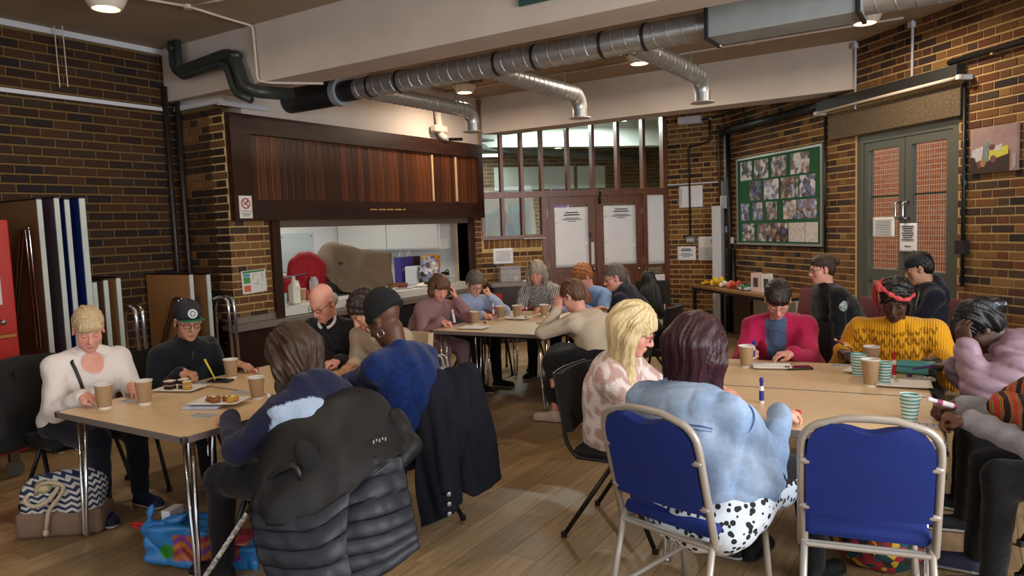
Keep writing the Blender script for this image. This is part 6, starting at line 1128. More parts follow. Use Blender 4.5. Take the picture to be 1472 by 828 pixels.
# middle table
person('woman with a brown bob in a mauve sweatshirt resting her cheek on her hand', (-4.327, 5.517, 1.075), (-4.57, 5.50, .54), -8, -32, 30, ('sweatshirt', CLOTH), (150, 112, 116), {'R': W(-4.20, 5.36, .775, pose='pen', d=(.9, .3, -.2)), 'L': dict(w=(-4.235, 5.645, .955), e=(-4.12, 5.72, .755), d=(-.25, -.12, 1), n=(-.6, -.75, 0), pose='relaxed')}, 'pink', bulk=1.05, bust=.045, hairfn=hair(H_MID, 'bob', .04, vol=1.02, fringe=1), leg_col=(128, 96, 104), shoe=(60, 50, 54))
person('woman in glasses and a light blue sweatshirt with her hand at her chin', (-4.33, 6.109, 1.065), (-4.60, 6.10, .54), -10, -30, 32, ('sweatshirt', CLOTH), (166, 182, 216), {'R': W(-4.13, 5.93, .775, pose='pen', d=(.9, .3, -.2)), 'L': dict(w=(-4.20, 6.19, .925), e=(-4.12, 6.32, .755), d=(-.2, -.3, .9), n=(-.8, -.5, .2), pose='fist')}, 'fair', bulk=1.1, bust=.045, hairfn=hair(H_GREY, 'short', vol=1.04), glasses=(60, 50, 50))
person('woman with long silver hair in a grey striped shirt', (-4.055, 6.885, 1.118), (-3.98, 7.15, .55), -78, -70, 24, ('shirt', CLOTH), stripes((70, 66, 66), (196, 190, 184), 42), {'R': W(-4.08, 6.56, .775, d=(.2, -.9, -.2)), 'L': W(-3.82, 6.60, .775, d=(-.4, -.9, -.2))}, 'pink', bulk=1.12, belly=.02, bust=.055, hairfn=hair(H_WHITE, 'long', .08, vol=1.1, amp=.005), top_h=.0085, hem=.05)
person('ginger haired woman in a pale blue top at the far end of the middle table', (-3.517, 6.927, 1.08), (-3.40, 7.20, .54), -100, -118, 36, ('top', CLOTH), (128, 160, 206), {'R': W(-3.62, 6.62, .775, d=(.1, -1, -.2)), 'L': W(-3.34, 6.62, .775, d=(-.2, -1, -.2))}, 'pink', bust=.05, hairfn=hair(H_GINGER, 'short', vol=1.12, curl=curl_disp(.004, 110)), collar=0, neck_open=.09, glasses=(90, 60, 50))
r_, b_ = person('woman in a dark navy coat with glasses and hair tied back', (-2.876, 6.328, 1.12), (-2.60, 6.36, .55), 188, 214, 18, ('coat', CLOTH), (24, 27, 42), {'R': W(-3.02, 6.52, .775), 'L': W(-3.02, 6.28, .775)}, 'pink', bulk=1.25, belly=.03, hairfn=hair(H_GREY, 'short', extra=lambda hl, dn, sc: [rcone(hl(0, -.11, .01), hl(0, -.13, .0) + dn * .10, .03, .022, .02)]), glasses=(26, 24, 24), extra=dict(top_ops=hood), sw=.18)
MB().tube(arc(b_['hl'](0, -.118, .01), .026, 0, 360, 14, b_['HR'][:, 0], b_['HR'][:, 2]), .014, 8, cap=False).build('scrunchie', M('scrunchie_brown', (120, 70, 40), .8, bump=(60, .5)), r_, smooth=True)
r_, b_ = person('woman in a cream jumper and long black skirt leaning on the middle table', (-2.80, 5.318, 1.045), (-2.47, 5.28, .56), 176, 178, 28, ('jumper', KNIT), (206, 188, 164), {'R': W(-3.12, 5.58, .775, d=(-.9, .3, -.1), pose='pen'), 'L': dict(w=(-2.905, 5.245, .93), e=(-2.975, 5.12, .765), d=(.1, .2, 1), n=(.1, 1, 0), pose='relaxed')}, 'pink', bulk=1.22, belly=.02, bust=.05, hairfn=hair(H_GREY if False else H_MID, 'short', vol=1.05), legs='skirt', leg_col=(16, 16, 18), shoe=(196, 176, 170), sw=.175, feet={'R': (-2.90, 5.42, .09), 'L': (-2.93, 5.20, .09)}, lean=.07)
MB().tube(arc(b_['wr']['L'] + np.array([0, 0, -.02]), .034, 0, 360, 14, (1, 0, 0), (0, 1, 0)), .006, 6, cap=False).build('watch', BLACKP, r_, smooth=True)
# right table
r_, b_ = person('blonde woman in a pink and white leopard fleece seen from the side', (-1.435, 3.385, 1.09), (-1.58, 3.50, .54), 6, 14, 26, ('fleece', fabric('fleece', .95, (90, .6), .4)), blotch((196, 160, 150), (232, 218, 214), 78), {'R': W(-1.13, 3.36, .775, d=(.9, .2, -.2), pose='pen'), 'L': W(-1.10, 3.62, .775, d=(.9, -.1, -.2))}, 'pink', bulk=1.12, bust=.05, hairfn=hair(H_YELLOW, 'long', .22, vol=1.18, amp=.004, freq=44, drop=.95), glasses=(110, 60, 54), hem=.06, leg_col=(20, 20, 22), lean=.05)
def denim_col(c):
    q = (c['V'] - c['N']) @ c['TR']; V = c['V']; n = .5 + .13 * (np.sin(V[:, 0] * 23 + 2 * np.sin(V[:, 2] * 17)) + np.sin(V[:, 1] * 19 + 2 * np.sin(V[:, 0] * 13 + V[:, 2] * 9))); t = np.clip(n * .8 + .25 * np.clip(q[:, 2] + .35, -.3, .5), 0, 1)[:, None]; return L3((112, 146, 192)) * (1 - t) + L3((186, 204, 226)) * t
DEN = M('denim', (120, 150, 190), .8, spec=.2, vcol='dye', noise=(45, .2), bump=(280, .25))
r_, b_ = person('woman with burgundy hair in a pale denim jacket seen from behind', (-.958, 2.915, 1.092), (-.90, 2.94, .58), 70, 66, 24, ('denim_jacket', DEN), denim_col, {'R': W(-.70, 3.22, .775, d=(.3, .9, -.1), pose='pen'), 'L': W(-.98, 3.33, .775, d=(.2, .9, -.1))}, 'fair', bulk=1.40, belly=.03, bust=.05, sc=1.03, arm=1.15, sw=.205, hairfn=hair(H_BURG, 'bob', .115, vol=1.26, amp=.0028, freq=60, drop=.9), leg_col=(18, 18, 20), shoe=(16, 16, 17), hem=.035, lean=.09, collar=.072, top_disp=lambda X, Y, Z: folds(.013, 24, 5)(X, Y, Z) + folds(.005, 52, 8)(X, Y, Z), top_h=.0095)
DJ = next(c for c in r_.children if c.name.startswith('denim_jacket')); STC = M('denim_stitch', (62, 90, 138), .8); qv = (b_['TV'] - b_['N']) @ b_['TR']
def on_back(x, z, lift=.003, front=False):
    m = np.where((qv[:, 1] < .02) if not front else (qv[:, 1] > 0), (qv[:, 0] - x) ** 2 + (qv[:, 2] - z) ** 2, 9); i = int(np.argmin(m)); return b_['TV'][i] - b_['fr'] * lift
def seam(pts, r=.003, nm='seam', mat=None): MB().tube([on_back(x, z) for x, z in pts], r, 6).build(nm, mat or STC, DJ, smooth=True)
seam([(x, -.125 - .25 * (x ** 2)) for x in np.linspace(-.22, .22, 15)]); seam([(x, -.140 - .25 * (x ** 2)) for x in np.linspace(-.22, .22, 15)], .0018)
for s in (-1, 1): seam([(s * (.085 - .02 * k / 9), -.145 - .32 * k / 9) for k in range(10)]); seam([(s * .185, -.16 - .28 * k / 8) for k in range(9)])
for s in (-1, 1):
    a, e = b_['sh']['R' if s > 0 else 'L'], b_['el']['R' if s > 0 else 'L']; d_ = nrm(e - a); o1 = nrm(np.cross(d_, (0, 0, 1))); MB().tube(arc(a + d_ * .03, .083, 0, 360, 20, o1, np.cross(d_, o1)), .003, 6, cap=False).build('armhole_seam', STC, DJ, smooth=True)
V, Q = skin_mesh([rcone(b_['N'] + b_['r'] * .06 - b_['fr'] * .03 + b_['sd'] * .02, b_['N'] - b_['r'] * .06 - b_['fr'] * .03 + b_['sd'] * .02, .045, .045, .02)], .008); put_mesh('collar', V, Q, DEN, DJ, np.tile(L3((120, 152, 196)), (len(V), 1)))
def dots():
    m = M('dotted_cotton', (214, 222, 232), .8); nt = m.node_tree; b = nt.nodes['Principled BSDF']; tc = nt.nodes.new('ShaderNodeTexCoord'); v = nt.nodes.new('ShaderNodeTexVoronoi'); v.inputs['Scale'].default_value = 36; lt = nt.nodes.new('ShaderNodeMath'); lt.operation = 'LESS_THAN'; lt.inputs[1].default_value = .41; mx = nt.nodes.new('ShaderNodeMix'); mx.data_type = 'RGBA'; mx.inputs[6].default_value = lin((210, 220, 232)); mx.inputs[7].default_value = lin((20, 22, 32)); nt.links.new(tc.outputs['Object'], v.inputs['Vector']); nt.links.new(v.outputs['Distance'], lt.inputs[0]); nt.links.new(lt.outputs[0], mx.inputs[0]); nt.links.new(mx.outputs[2], b.inputs['Base Color']); return m
PRd = np.stack([b_['r'], b_['f'], b_['up']], 1); Pd = b_['P']
V, Q = skin_mesh([ellip(Pd + b_['up'] * -.06, (.275, .24, .10), PRd, .05), ellip(Pd + b_['up'] * -.13 - b_['f'] * .07, (.265, .20, .12), PRd, .06), ellip(Pd + b_['up'] * -.17 - b_['f'] * .13, (.24, .15, .11), PRd, .06), rcone(Pd + b_['r'] * .1 + b_['up'] * -.06, Pd + b_['r'] * .13 + b_['f'] * .2 + b_['up'] * -.06, .12, .11, .05), rcone(Pd - b_['r'] * .1 + b_['up'] * -.06, Pd - b_['r'] * .13 + b_['f'] * .2 + b_['up'] * -.06, .12, .11, .05)], .010, folds(.009, 30, 14)); put_mesh('dress_skirt', V, Q, dots(), r_)
r_15, b15 = person('woman in glasses and a raspberry pink cardigan over a blue shirt', (-1.115, 5.063, 1.078), (-1.07, 5.36, .54), -84, -74, 42, ('cardigan', KNIT), open_front((186, 34, 82), (84, 104, 140), .03, .07), {'R': W(-1.24, 4.80, .775, d=(.5, -.8, -.1), pose='grip'), 'L': W(-.96, 4.76, .775, d=(-.8, -.5, -.1))}, 'pink', bulk=1.12, bust=.05, hairfn=hair(H_DARK, 'short', vol=1.06, fringe=1), glasses=(150, 120, 110), sw=.172)
for k in range(3): MB().ell(b15['S'](.72 - .14 * k) + b15['fr'] * .15 - b15['r'] * .052, .008).build('button', M('button_pink', (210, 90, 120), .4), r_15, smooth=True)
def yknit():
    m = fabric('yellow_knit', .9, None, .2); nt = m.node_tree; L = nt.links.new; b = nt.nodes['Principled BSDF']; tc = nt.nodes.new('ShaderNodeTexCoord'); wv = nt.nodes.new('ShaderNodeTexWave'); wv.bands_direction = 'X'; wv.inputs['Scale'].default_value = 22; wv.inputs['Distortion'].default_value = 1.0; bp_ = nt.nodes.new('ShaderNodeBump'); bp_.inputs['Strength'].default_value = .5; bp_.inputs['Distance'].default_value = .006; L(tc.outputs['Object'], wv.inputs['Vector']); L(wv.outputs[0], bp_.inputs['Height']); L(bp_.outputs[0], b.inputs['Normal']); return m
def lace(c):
    q = (c['V'] - c['N']) @ c['TR']; col = np.tile(L3((214, 150, 22)), (len(q), 1)); u, v = q[:, 0] / .042, q[:, 2] / .05; uu = u - np.floor(u) - .5; vv = v - np.floor(v) - .5; tri = (np.abs(np.abs(uu) * .9 + vv * .55 - .10) < .11) & (vv < .32); m = tri & (q[:, 1] > .0) & (q[:, 2] > -.20) & (q[:, 2] < .02) & (np.abs(q[:, 0]) < .23); col[m] = L3((120, 80, 10)); return col
person('woman in a mustard yellow lace knit jumper with a red headband', (-.409, 4.98, 1.098), (-.40, 5.27, .55), -90, -92, 24, ('jumper', yknit()), lace, {'R': W(-.69, 4.90, .785, d=(.5, -.8, -.15), pose='pen'), 'L': W(-.17, 4.80, .785, d=(-.6, -.7, -.1))}, 'dark', bulk=1.5, belly=.03, bust=.07, arm=1.3, sw=.20, hairfn=both(hair(H_BLACK, 'short', vol=1.12, curl=curl_disp(.005, 120)), headband), roll=4, brow=(16, 12, 12), top_h=.009)
def puff(c):
    return [rcone(c['N'] + c['r'] * .09 - c['fr'] * .05, c['N'] - c['r'] * .09 - c['fr'] * .05, .07, .07, .04), ellip(c['N'] - c['fr'] * .10 - c['sd'] * .05, (.16, .08, .11), c['TR'], .04)]
qd = lambda X, Y, Z: -.013 * np.abs(np.sin((Z * .9 + X * .35) * math.pi / .07)) ** .6 + .007 + folds(.004, 50, 71)(X, Y, Z)
r_, b_ = person('woman in a lilac puffer jacket bent over the table with her hand at her brow', (.02, 4.36, 1.035), (.42, 4.42, .56), 184, 188, 48, ('puffer_jacket', M('lilac_nylon', (170, 140, 160), .45, spec=.35, vcol='dye', bump=(40, .2))), (150, 124, 138), {'R': W(-.10, 4.56, .79, d=(-.9, .1, -.1), pose='pen'), 'L': dict(w=(-.035, 4.20, .955), e=(.02, 4.13, .765), d=(-.2, .25, 1), n=(.5, .8, 0), pose='relaxed')}, 'dark', bulk=1.3, belly=.02, arm=1.3, sw=.19, hairfn=hair(H_BLACK, 'short', vol=1.12, amp=.005, freq=30, bun=(0, -.12, .02, .05)), extra=dict(top_ops=puff), brow=(14, 10, 10), lean=.08, top_disp=qd, top_h=.0095)
MB().tube(arc(b_['hl'](0, -.128, .03), .036, 0, 360, 16, b_['HR'][:, 0], nrm(b_['HR'][:, 2] + b_['HR'][:, 1])), [.016 + .004 * math.sin(i * 2.5) for i in range(17)], 8, cap=False).build('scrunchie', M('scrunchie_print', (160, 170, 190), .6, noise=(60, 1), col2=(30, 40, 70)), r_, smooth=True)
def scarf(c):
    V = c['V']; q = (V - c['N']) @ c['TR']; col = np.tile(L3((126, 124, 132)), (len(V), 1)); return col
r_, b_ = person('person in a grey sweatshirt and bright patterned scarf at the right edge', (.34, 3.53, 1.13), (.50, 3.58, .56), 188, 190, 25, ('sweatshirt', CLOTH), (146, 146, 156), {'R': W(-.05, 3.62, .79, d=(-1, -.2, -.1), pose='grip'), 'L': W(-.01, 3.44, .775, d=(-1, .2, -.0), pose='grip', e=(.20, 3.28, .735))}, 'brown', bulk=1.25, belly=.02, hairfn=hair(H_BLACK, 'short', curl=curl_disp()), leg_col=(26, 26, 32), shoe=(60, 62, 84), knees={'R': (.06, 3.70, .52), 'L': (.10, 3.50, .53)}, feet={'R': (.02, 3.76, .09), 'L': (.08, 3.56, .09)}, sw=.19)
def kente():
    m = M('kente_scarf', (150, 40, 30), .85); nt = m.node_tree; b = nt.nodes['Principled BSDF']; tc = nt.nodes.new('ShaderNodeTexCoord'); wv = nt.nodes.new('ShaderNodeTexWave'); wv.inputs['Scale'].default_value = 5.5; wv.inputs['Distortion'].default_value = 3; wv.inputs['Detail'].default_value = 2; cr = nt.nodes.new('ShaderNodeValToRGB'); cr.color_ramp.interpolation = 'CONSTANT'; cols = [(20, 18, 22), (150, 34, 34), (196, 130, 40), (28, 40, 60), (130, 140, 40), (176, 50, 36)]; e = cr.color_ramp; e.elements[0].color = lin(cols[0]); e.elements[1].color = lin(cols[1]); e.elements[1].position = .2
    for i, c in enumerate(cols[2:]): el_ = e.elements.new(.36 + i * .14); el_.color = lin(c)
    nt.links.new(tc.outputs['Object'], wv.inputs['Vector']); nt.links.new(wv.outputs['Fac'], cr.inputs[0]); nt.links.new(cr.outputs[0], b.inputs['Base Color']); return m
sh_, N_ = b_['sh'], b_['N']
V, Q = skin_mesh([rcone(N_ + b_['r'] * .15, N_ - b_['r'] * .15, .085, .085, .03), rcone(sh_['L'] + b_['up'] * .04, b_['el']['L'] * .45 + sh_['L'] * .55 + b_['f'] * .10, .085, .075, .05), rcone(b_['el']['L'] * .45 + sh_['L'] * .55 + b_['f'] * .10, (.10, 3.47, .84), .075, .05, .05), rcone(sh_['R'] + b_['up'] * .04, (.14, 3.60, .85), .08, .05, .05), rcone(N_ + b_['up'] * .01, N_ + b_['up'] * .10, .052, .05, .01, True)], .011, folds(.010, 34, 81)); put_mesh('scarf', V, Q, kente(), r_)
# by the right wall
r_, b_ = person('woman in black with a white printed sleeve sitting by the noticeboard wall', (-1.119, 6.735, 1.171), (-.98, 6.98, .53), 212, 212, 10, ('black_top', CLOTH), (20, 20, 22), {'R': W(-1.30, 6.98, .60, d=(-.8, -.5, -.2)), 'L': W(-1.20, 6.74, .60, d=(-.8, -.5, -.2))}, 'pink', bulk=1.42, belly=.05, bust=.05, sw=.18, hairfn=hair(H_BROWN, 'short', bun=(0, -.128, .035, .036)), glasses=(30, 28, 28), leg_col=(22, 22, 26))
MB().ell(b_['sh']['L'] * .72 + b_['el']['L'] * .28 - b_['f'] * .015 + np.array([-b_['r'][0], -b_['r'][1], 0]) * .035, (.045, .05, .06)).build('sleeve_print', M('print_white', (200, 214, 206), .7, noise=(40, .9), col2=(30, 34, 34)), r_, smooth=True)
r_, b_ = person('man in a black cap and dark hooded top sitting before the grey doors', (-.396, 6.838, 1.169), (-.36, 7.06, .53), 200, 190, 20, ('hooded_top', CLOTH), (24, 26, 40), {'R': W(-.72, 7.10, .62, d=(-.9, -.3, -.2)), 'L': W(-.62, 6.86, .62, d=(-.9, -.3, -.2))}, 'olive', bulk=1.12, hairfn=both(hair(H_BLACK, 'short'), capfn((16, 16, 18), (18, 18, 20), False)), extra=dict(top_ops=hood), leg_col=(24, 26, 34), brow=(20, 16, 14))
MB().tube([b_['N'] - b_['r'] * .055 + b_['fr'] * .07 + b_['sd'] * .01, b_['N'] - b_['r'] * .075 + b_['fr'] * .115 - b_['sd'] * .10, b_['N'] - b_['r'] * .07 + b_['fr'] * .135 - b_['sd'] * .20], .005, 6).build('drawstring', M('cord_white', (214, 212, 208), .7), r_, smooth=True)
# ------------------------------------------------------------------ things on the tables
KRAFT = M('kraft_card', (172, 140, 104), .75, noise=(60, .2), bump=(90, .2)); CUPW = M('cup_white', (226, 220, 212), .6)
def stripe_mat():
    m = M('striped_card', (220, 226, 224), .6); nt = m.node_tree; b = nt.nodes['Principled BSDF']; tc = nt.nodes.new('ShaderNodeTexCoord'); sx = nt.nodes.new('ShaderNodeSeparateXYZ'); nt.links.new(tc.outputs['Object'], sx.inputs[0]); a = nt.nodes.new('ShaderNodeMath'); a.operation = 'MULTIPLY'; a.inputs[1].default_value = 62; f_ = nt.nodes.new('ShaderNodeMath'); f_.operation = 'FRACT'; g = nt.nodes.new('ShaderNodeMath'); g.operation = 'GREATER_THAN'; g.inputs[1].default_value = .55; mx = nt.nodes.new('ShaderNodeMix'); mx.data_type = 'RGBA'; mx.inputs[6].default_value = lin((222, 228, 226)); mx.inputs[7].default_value = lin((70, 158, 152)); nt.links.new(sx.outputs[2], a.inputs[0]); nt.links.new(a.outputs[0], f_.inputs[0]); nt.links.new(f_.outputs[0], g.inputs[0]); nt.links.new(g.outputs[0], mx.inputs[0]); nt.links.new(mx.outputs[2], b.inputs['Base Color']); return m
STRIPE = stripe_mat(); CUP0 = {}
def cup(x, y, label, kind='kraft', h=.125, z=TH, group='kraft paper cups'):
    key = (kind, h)
    if key in CUP0: return copy_tree(CUP0[key], (x, y, z), random.random(), label, group)
    t = thing('paper_cup', label, 'cup', (x, y, z), 0, group); r1, r0 = (.046, .033) if kind == 'kraft' else (.041, .030); b = lambda mb, nm, m: mb.build(nm, m, t, smooth=True, world=False, angle=40)
    b(MB().lathe([(r0, .012 if kind == 'kraft' else .0), (r1 - .001, h - .006)], n=24, cap=False), 'sleeve', KRAFT if kind == 'kraft' else STRIPE); b(MB().lathe([(r0 - .001, 0), (r0, .013)], n=24), 'base_ring', CUPW); b(MB().lathe([(r1 - .001, h - .007), (r1 + .0025, h - .003), (r1 + .0015, h), (r1 - .003, h - .002), (r0 - .003, .02), (.001, .02)], n=24, cap=False), 'rim', CUPW); b(MB().lathe([(r1 - .008, h * .62), (.001, h * .62)], n=20, cap=False), 'drink', M('tea', (120, 78, 46), .2)); CUP0[key] = t; return t
for x, y, lab, k, h in ((-3.992, 2.109, 'kraft cup nearest the left table corner', 'kraft', .135), (-3.873, 2.264, 'kraft cup second from the left table corner', 'kraft', .135), (-4.04, 2.95, 'kraft cup beside the phone of the man in the cap', 'kraft', .125), (-3.377, 2.623, 'kraft cup beside the hoodie woman\'s hair', 'kraft', .125), (-3.99, 5.60, 'kraft cup in front of the mauve woman', 'kraft', .125), (-4.00, 6.06, 'kraft cup in front of the light blue woman', 'kraft', .125), (-3.87, 6.16, 'kraft cup in front of the striped shirt', 'kraft', .125), (-3.63, 6.29, 'kraft cup at the far right of the middle table', 'kraft', .125), (-1.17, 4.467, 'kraft cup in front of the pink cardigan', 'kraft', .135), (-.513, 4.74, 'kraft cup against the yellow jumper', 'kraft', .125), (-.459, 4.20, 'large kraft cup in the middle of the right table', 'kraft', .145)): cup(x, y, lab, k, h)
def cup_stack(x, y, n, label, z=TH):
    t = thing('cup_stack', label, 'cups', (x, y, z), 0, 'striped cup stacks')
    for k in range(n): MB().lathe([(.030, .002), (.0400, .09), (.0425, .093), (.040, .095), (.036, .09), (.028, .01), (.001, .01)], (x, y, z + k * .011), 24, cap=False).build('cup', STRIPE, t, smooth=True, angle=40)
cup_stack(-.548, 4.45, 4, 'stack of teal striped cups left of the large kraft cup'); cup_stack(-.405, 4.30, 3, 'stack of teal striped cups half hidden by the large kraft cup'); cup_stack(-.233, 3.559, 3, 'stack of teal striped cups before the person in grey')
PLW = M('plate_white_card', (240, 238, 236), .5)
def plate(x, y, rz, label, w_=.20, d_=.15, z=TH + .001):
    t = thing('paper_plate', label, 'plate', (x, y, z), rz, 'white rectangular plates'); P = []
    for i, v in enumerate(np.linspace(-1, 1, 9)):
        P.append([np.array([u * w_ / 2, v * d_ / 2, .004 + .010 * max(0, max(abs(u), abs(v)) - .78) / .22]) for u in np.linspace(-1, 1, 11)])
    MB().grid(P, 0, .003).build('dish', PLW, t, smooth=True, world=False); return t
SPG = M('chocolate_sponge', (66, 28, 20), .9, bump=(120, .8)); YSP = M('yellow_sponge', (206, 156, 70), .9, bump=(120, .8)); ICE = M('icing', (232, 216, 196), .6, bump=(60, .4)); CRM = M('carrot_cake', (150, 96, 50), .9, bump=(110, .9))
def cake(x, y, z, mat, label, s=(.06, .05, .05), rz=0.): 
    t = thing('cake_slice', label, 'cake', (x, y, z), rz); w_, d_, h = s
    MB().rbox((0, 0, h * .24), (w_, d_, h * .46), .006).build('sponge', mat, t, world=False); MB().rbox((0, 0, h * .50), (w_ * .98, d_ * .98, h * .08), .003).build('cream_layer', ICE, t, world=False); MB().rbox((0, 0, h * .74), (w_, d_, h * .44), .006).build('sponge', mat, t, world=False); MB().rbox((0, 0, h * 1.02), (w_ * 1.02, d_ * 1.02, h * .14), .006).build('icing', ICE, t, world=False)
plate(-4.02, 2.58, .35, 'white plate with chocolate cake in front of the man in the cap', .27, .17); zt = TH + .006
cake(-4.08, 2.55, zt, SPG, 'chocolate layer cake slice at the left of the plate', (.055, .05, .05), .3); cake(-4.02, 2.60, zt, SPG, 'chocolate layer cake slice with pale topping', (.05, .05, .055), .5); cake(-3.96, 2.585, zt, YSP, 'yellow sponge slice with white icing', (.04, .045, .05), .4)
plate(-3.43, 2.42, .45, 'white plate with carrot cake in front of the hoodie woman', .28, .17, TH + .016); zt = TH + .022
nk = thing('folded_napkin', 'folded white and blue napkin under the carrot cake plate', 'napkin', (-3.5, 2.36, TH)); MB().rbox((-3.48, 2.37, TH + .008), (.20, .13, .015), .004, .45).build('layers', M('napkin', (200, 204, 222), .9, noise=(40, .3), col2=(120, 130, 190)), nk)
for dx, dy, s, lab in ((-.06, -.01, .035, 'crumbled carrot cake piece at the left of its plate'), (-.01, -.02, .04, 'crumbled carrot cake piece with icing'), (.02, .03, .03, 'small carrot cake crumb on the plate'), (.07, .03, .038, 'pale sponge piece at the right of the plate')):
    t = thing('cake_piece', lab, 'cake', (-3.43 + dx, 2.42 + dy, zt)); V, Q = skin_mesh([ellip((-3.43 + dx, 2.42 + dy, zt + s * .42), (s * .8, s * .7, s * .5), rotz(dx * 20), .01)], .005, folds(.005, 160, int(s * 1e4))); put_mesh('crumb', V, Q, CRM if dx < .05 else YSP, t); MB().ell((-3.43 + dx, 2.42 + dy, zt + s * .8), (s * .5, s * .4, s * .2)).build('icing', ICE, t, smooth=True)
plate(-3.83, 5.36, .2, 'empty white plate at the front of the middle table', .26, .18); plate(-3.80, 6.06, .0, 'white plate behind the cups before the striped shirt', .26, .16); plate(-.31, 4.27, .1, 'white plate with crumbs beside the large kraft cup', .26, .18); plate(-.50, 4.55, -.2, 'white plate under the striped cups by the yellow jumper', .25, .18); plate(-1.03, 4.50, .3, 'white plate and paper before the pink cardigan', .22, .15); plate(-3.66, 6.40, .2, 'white plate at the far right of the middle table', .18, .13)
for x, y, rz, lab in ((-4.0, 2.84, .35, 'black phone on the table before the man in the cap'), (-.88, 4.53, .5, 'black phone beside the pink cardigan\'s hand')):
    t = thing('phone', lab, 'phone', (x, y, TH), rz); MB().rbox((0, 0, .007), (.15, .075, .013), .006).build('case', M('phone_case', (34, 24, 24), .5), t, world=False); MB().box((0, 0, .0142), (.135, .064, .001)).build('screen', M('phone_screen', (10, 10, 12), .1), t, world=False)
def card(x, y, rz, label, w_=.13, d_=.07, mat=None):
    t = thing('bingo_card', label, 'card', (x, y, TH), rz, 'bingo cards on the tables'); MB().box((0, 0, .0015), (w_, d_, .002)).build('sheet', mat or M('card_grey', (196, 198, 206), .7), t, world=False)
    for i in range(5): MB().box((-w_ / 2 + w_ * (i + .5) / 5, 0, .003), (.002, d_ * .9, .0006)).build('grid_line', INK, t, world=False)
    for i in range(2): MB().box((0, -d_ / 4 + d_ / 2 * i, .003), (w_ * .95, .0015, .0006)).build('grid_line', INK, t, world=False)
for x, y, rz, lab in ((-4.02, 2.28, .3, 'bingo card between the two left cups'), (-3.32, 2.24, .2, 'bingo card before the carrot cake plate'), (-3.60, 2.69, .2, 'bingo card behind the carrot cake plate'), (-4.09, 2.78, .3, 'bingo card under the yellow pen'), (-4.10, 5.45, .4, 'bingo card before the mauve woman'), (-4.05, 5.93, .2, 'bingo card before the light blue woman'), (-3.95, 6.44, .1, 'bingo card before the striped woman'), (-3.20, 5.52, .5, 'bingo card before the cream jumper'), (-.66, 4.72, .3, 'bingo card before the yellow jumper'), (-.24, 4.48, -.2, 'bingo card before the lilac jacket'), (-.14, 3.50, .1, 'bingo card before the person in grey'), (-.72, 3.40, .3, 'bingo card before the denim jacket')): card(x, y, rz, lab)
def marker(p, d, label, cap=(190, 30, 40), body=(226, 222, 218), L=.125, r=.0115, tip=True):
    """chunky dabber pen from p along d"""
    d = nrm(d); R = np.stack([nrm(np.cross((0, 0, 1) if abs(d[2]) < .9 else (1, 0, 0), d)), nrm(np.cross(d, np.cross((0, 0, 1) if abs(d[2]) < .9 else (1, 0, 0), d))), d], 1); t = thing('marker', label, 'marker', p, 0, 'dabber pens')
    MB().lathe([(r * .9, 0), (r, .004), (r, L * .62), (r * .7, L * .68)], p, 14, R=R).build('barrel', M('marker_%d_%d_%d' % body, body, .4), t, smooth=True, angle=40); MB().lathe([(r * 1.03, L * .12), (r * 1.03, L * .5)], p, 14, R=R, cap=False).build('label', M('mlabel_%d_%d_%d' % cap, cap, .5), t, smooth=True); MB().lathe([(r * .75, L * .66), (r * .7, L * .8), (r * .95, L * .84), (r * .8, L * .97), (r * .2, L)], p, 14, R=R).build('cap', M('mcap_%d_%d_%d' % cap, cap, .4), t, smooth=True, angle=40)
UPZ = (0, 0, 1)
marker((-.371, 4.465, TH), UPZ, 'red capped dabber standing beside the pencil case', L=.15); marker((-.873, 3.605, TH), UPZ, 'blue capped dabber standing beyond the denim sleeve', (40, 44, 140), L=.13); marker((-.76, 3.31, .755), (.75, .1, .08), 'red dabber held by the denim jacket woman', (200, 40, 60))
marker((-1.19, 4.70, TH + .012), (.1, -.2, 1), 'blue dabber held by the pink cardigan woman', (44, 50, 160)); marker((-.73, 4.84, .86), (.75, -.35, -.35), 'red pen held by the yellow jumper woman', (150, 60, 60), (210, 190, 186), .14, .007); marker((-.17, 4.50, .80), (-.95, -.15, -.25), 'purple pen held by the lilac jacket woman', (90, 40, 140), (70, 50, 110), .12, .006); marker((-.06, 3.50, .81), (-.8, -.45, .3), 'white dabber held by the person in grey', (226, 222, 226), (160, 60, 110))
marker((-4.12, 2.82, .86), (.35, .12, -.7), 'yellow pen held by the man in the cap', (214, 200, 40), (214, 200, 40), .15, .006); marker((-4.02, 3.14, .745), (.5, -.6, .0), 'red and white dabber at the cap man\'s other hand', (190, 40, 40)); marker((-4.10, 5.43, .755), (-.1, -.1, 1), 'white dabber held by the mauve woman', (220, 214, 214)); marker((-4.03, 5.98, .755), (-.1, .1, 1), 'white dabber held by the light blue woman', (220, 214, 214), (190, 60, 60)); marker((-3.98, 6.42, .75), (.6, .1, .3), 'red dabber held by the striped woman', (190, 40, 60)); marker((-3.20, 5.62, .75), (-.8, -.2, .1), 'white dabber held by the cream jumper woman', (220, 200, 200)); marker((-3.02, 2.45, .75), (-.7, .3, .3), 'white dabber held by the hoodie woman', (226, 226, 226))
def bottle_cap(x, y, label, col=(150, 30, 30)): t = thing('dabber_cap', label, 'cap', (x, y, TH), 0, 'loose dabber caps'); MB().lathe([(.012, 0), (.013, .006), (.011, .018), (.004, .02)], (x, y, TH), 12).build('shell', M('lcap_%d_%d_%d' % col, col, .4), t, smooth=True, angle=40)
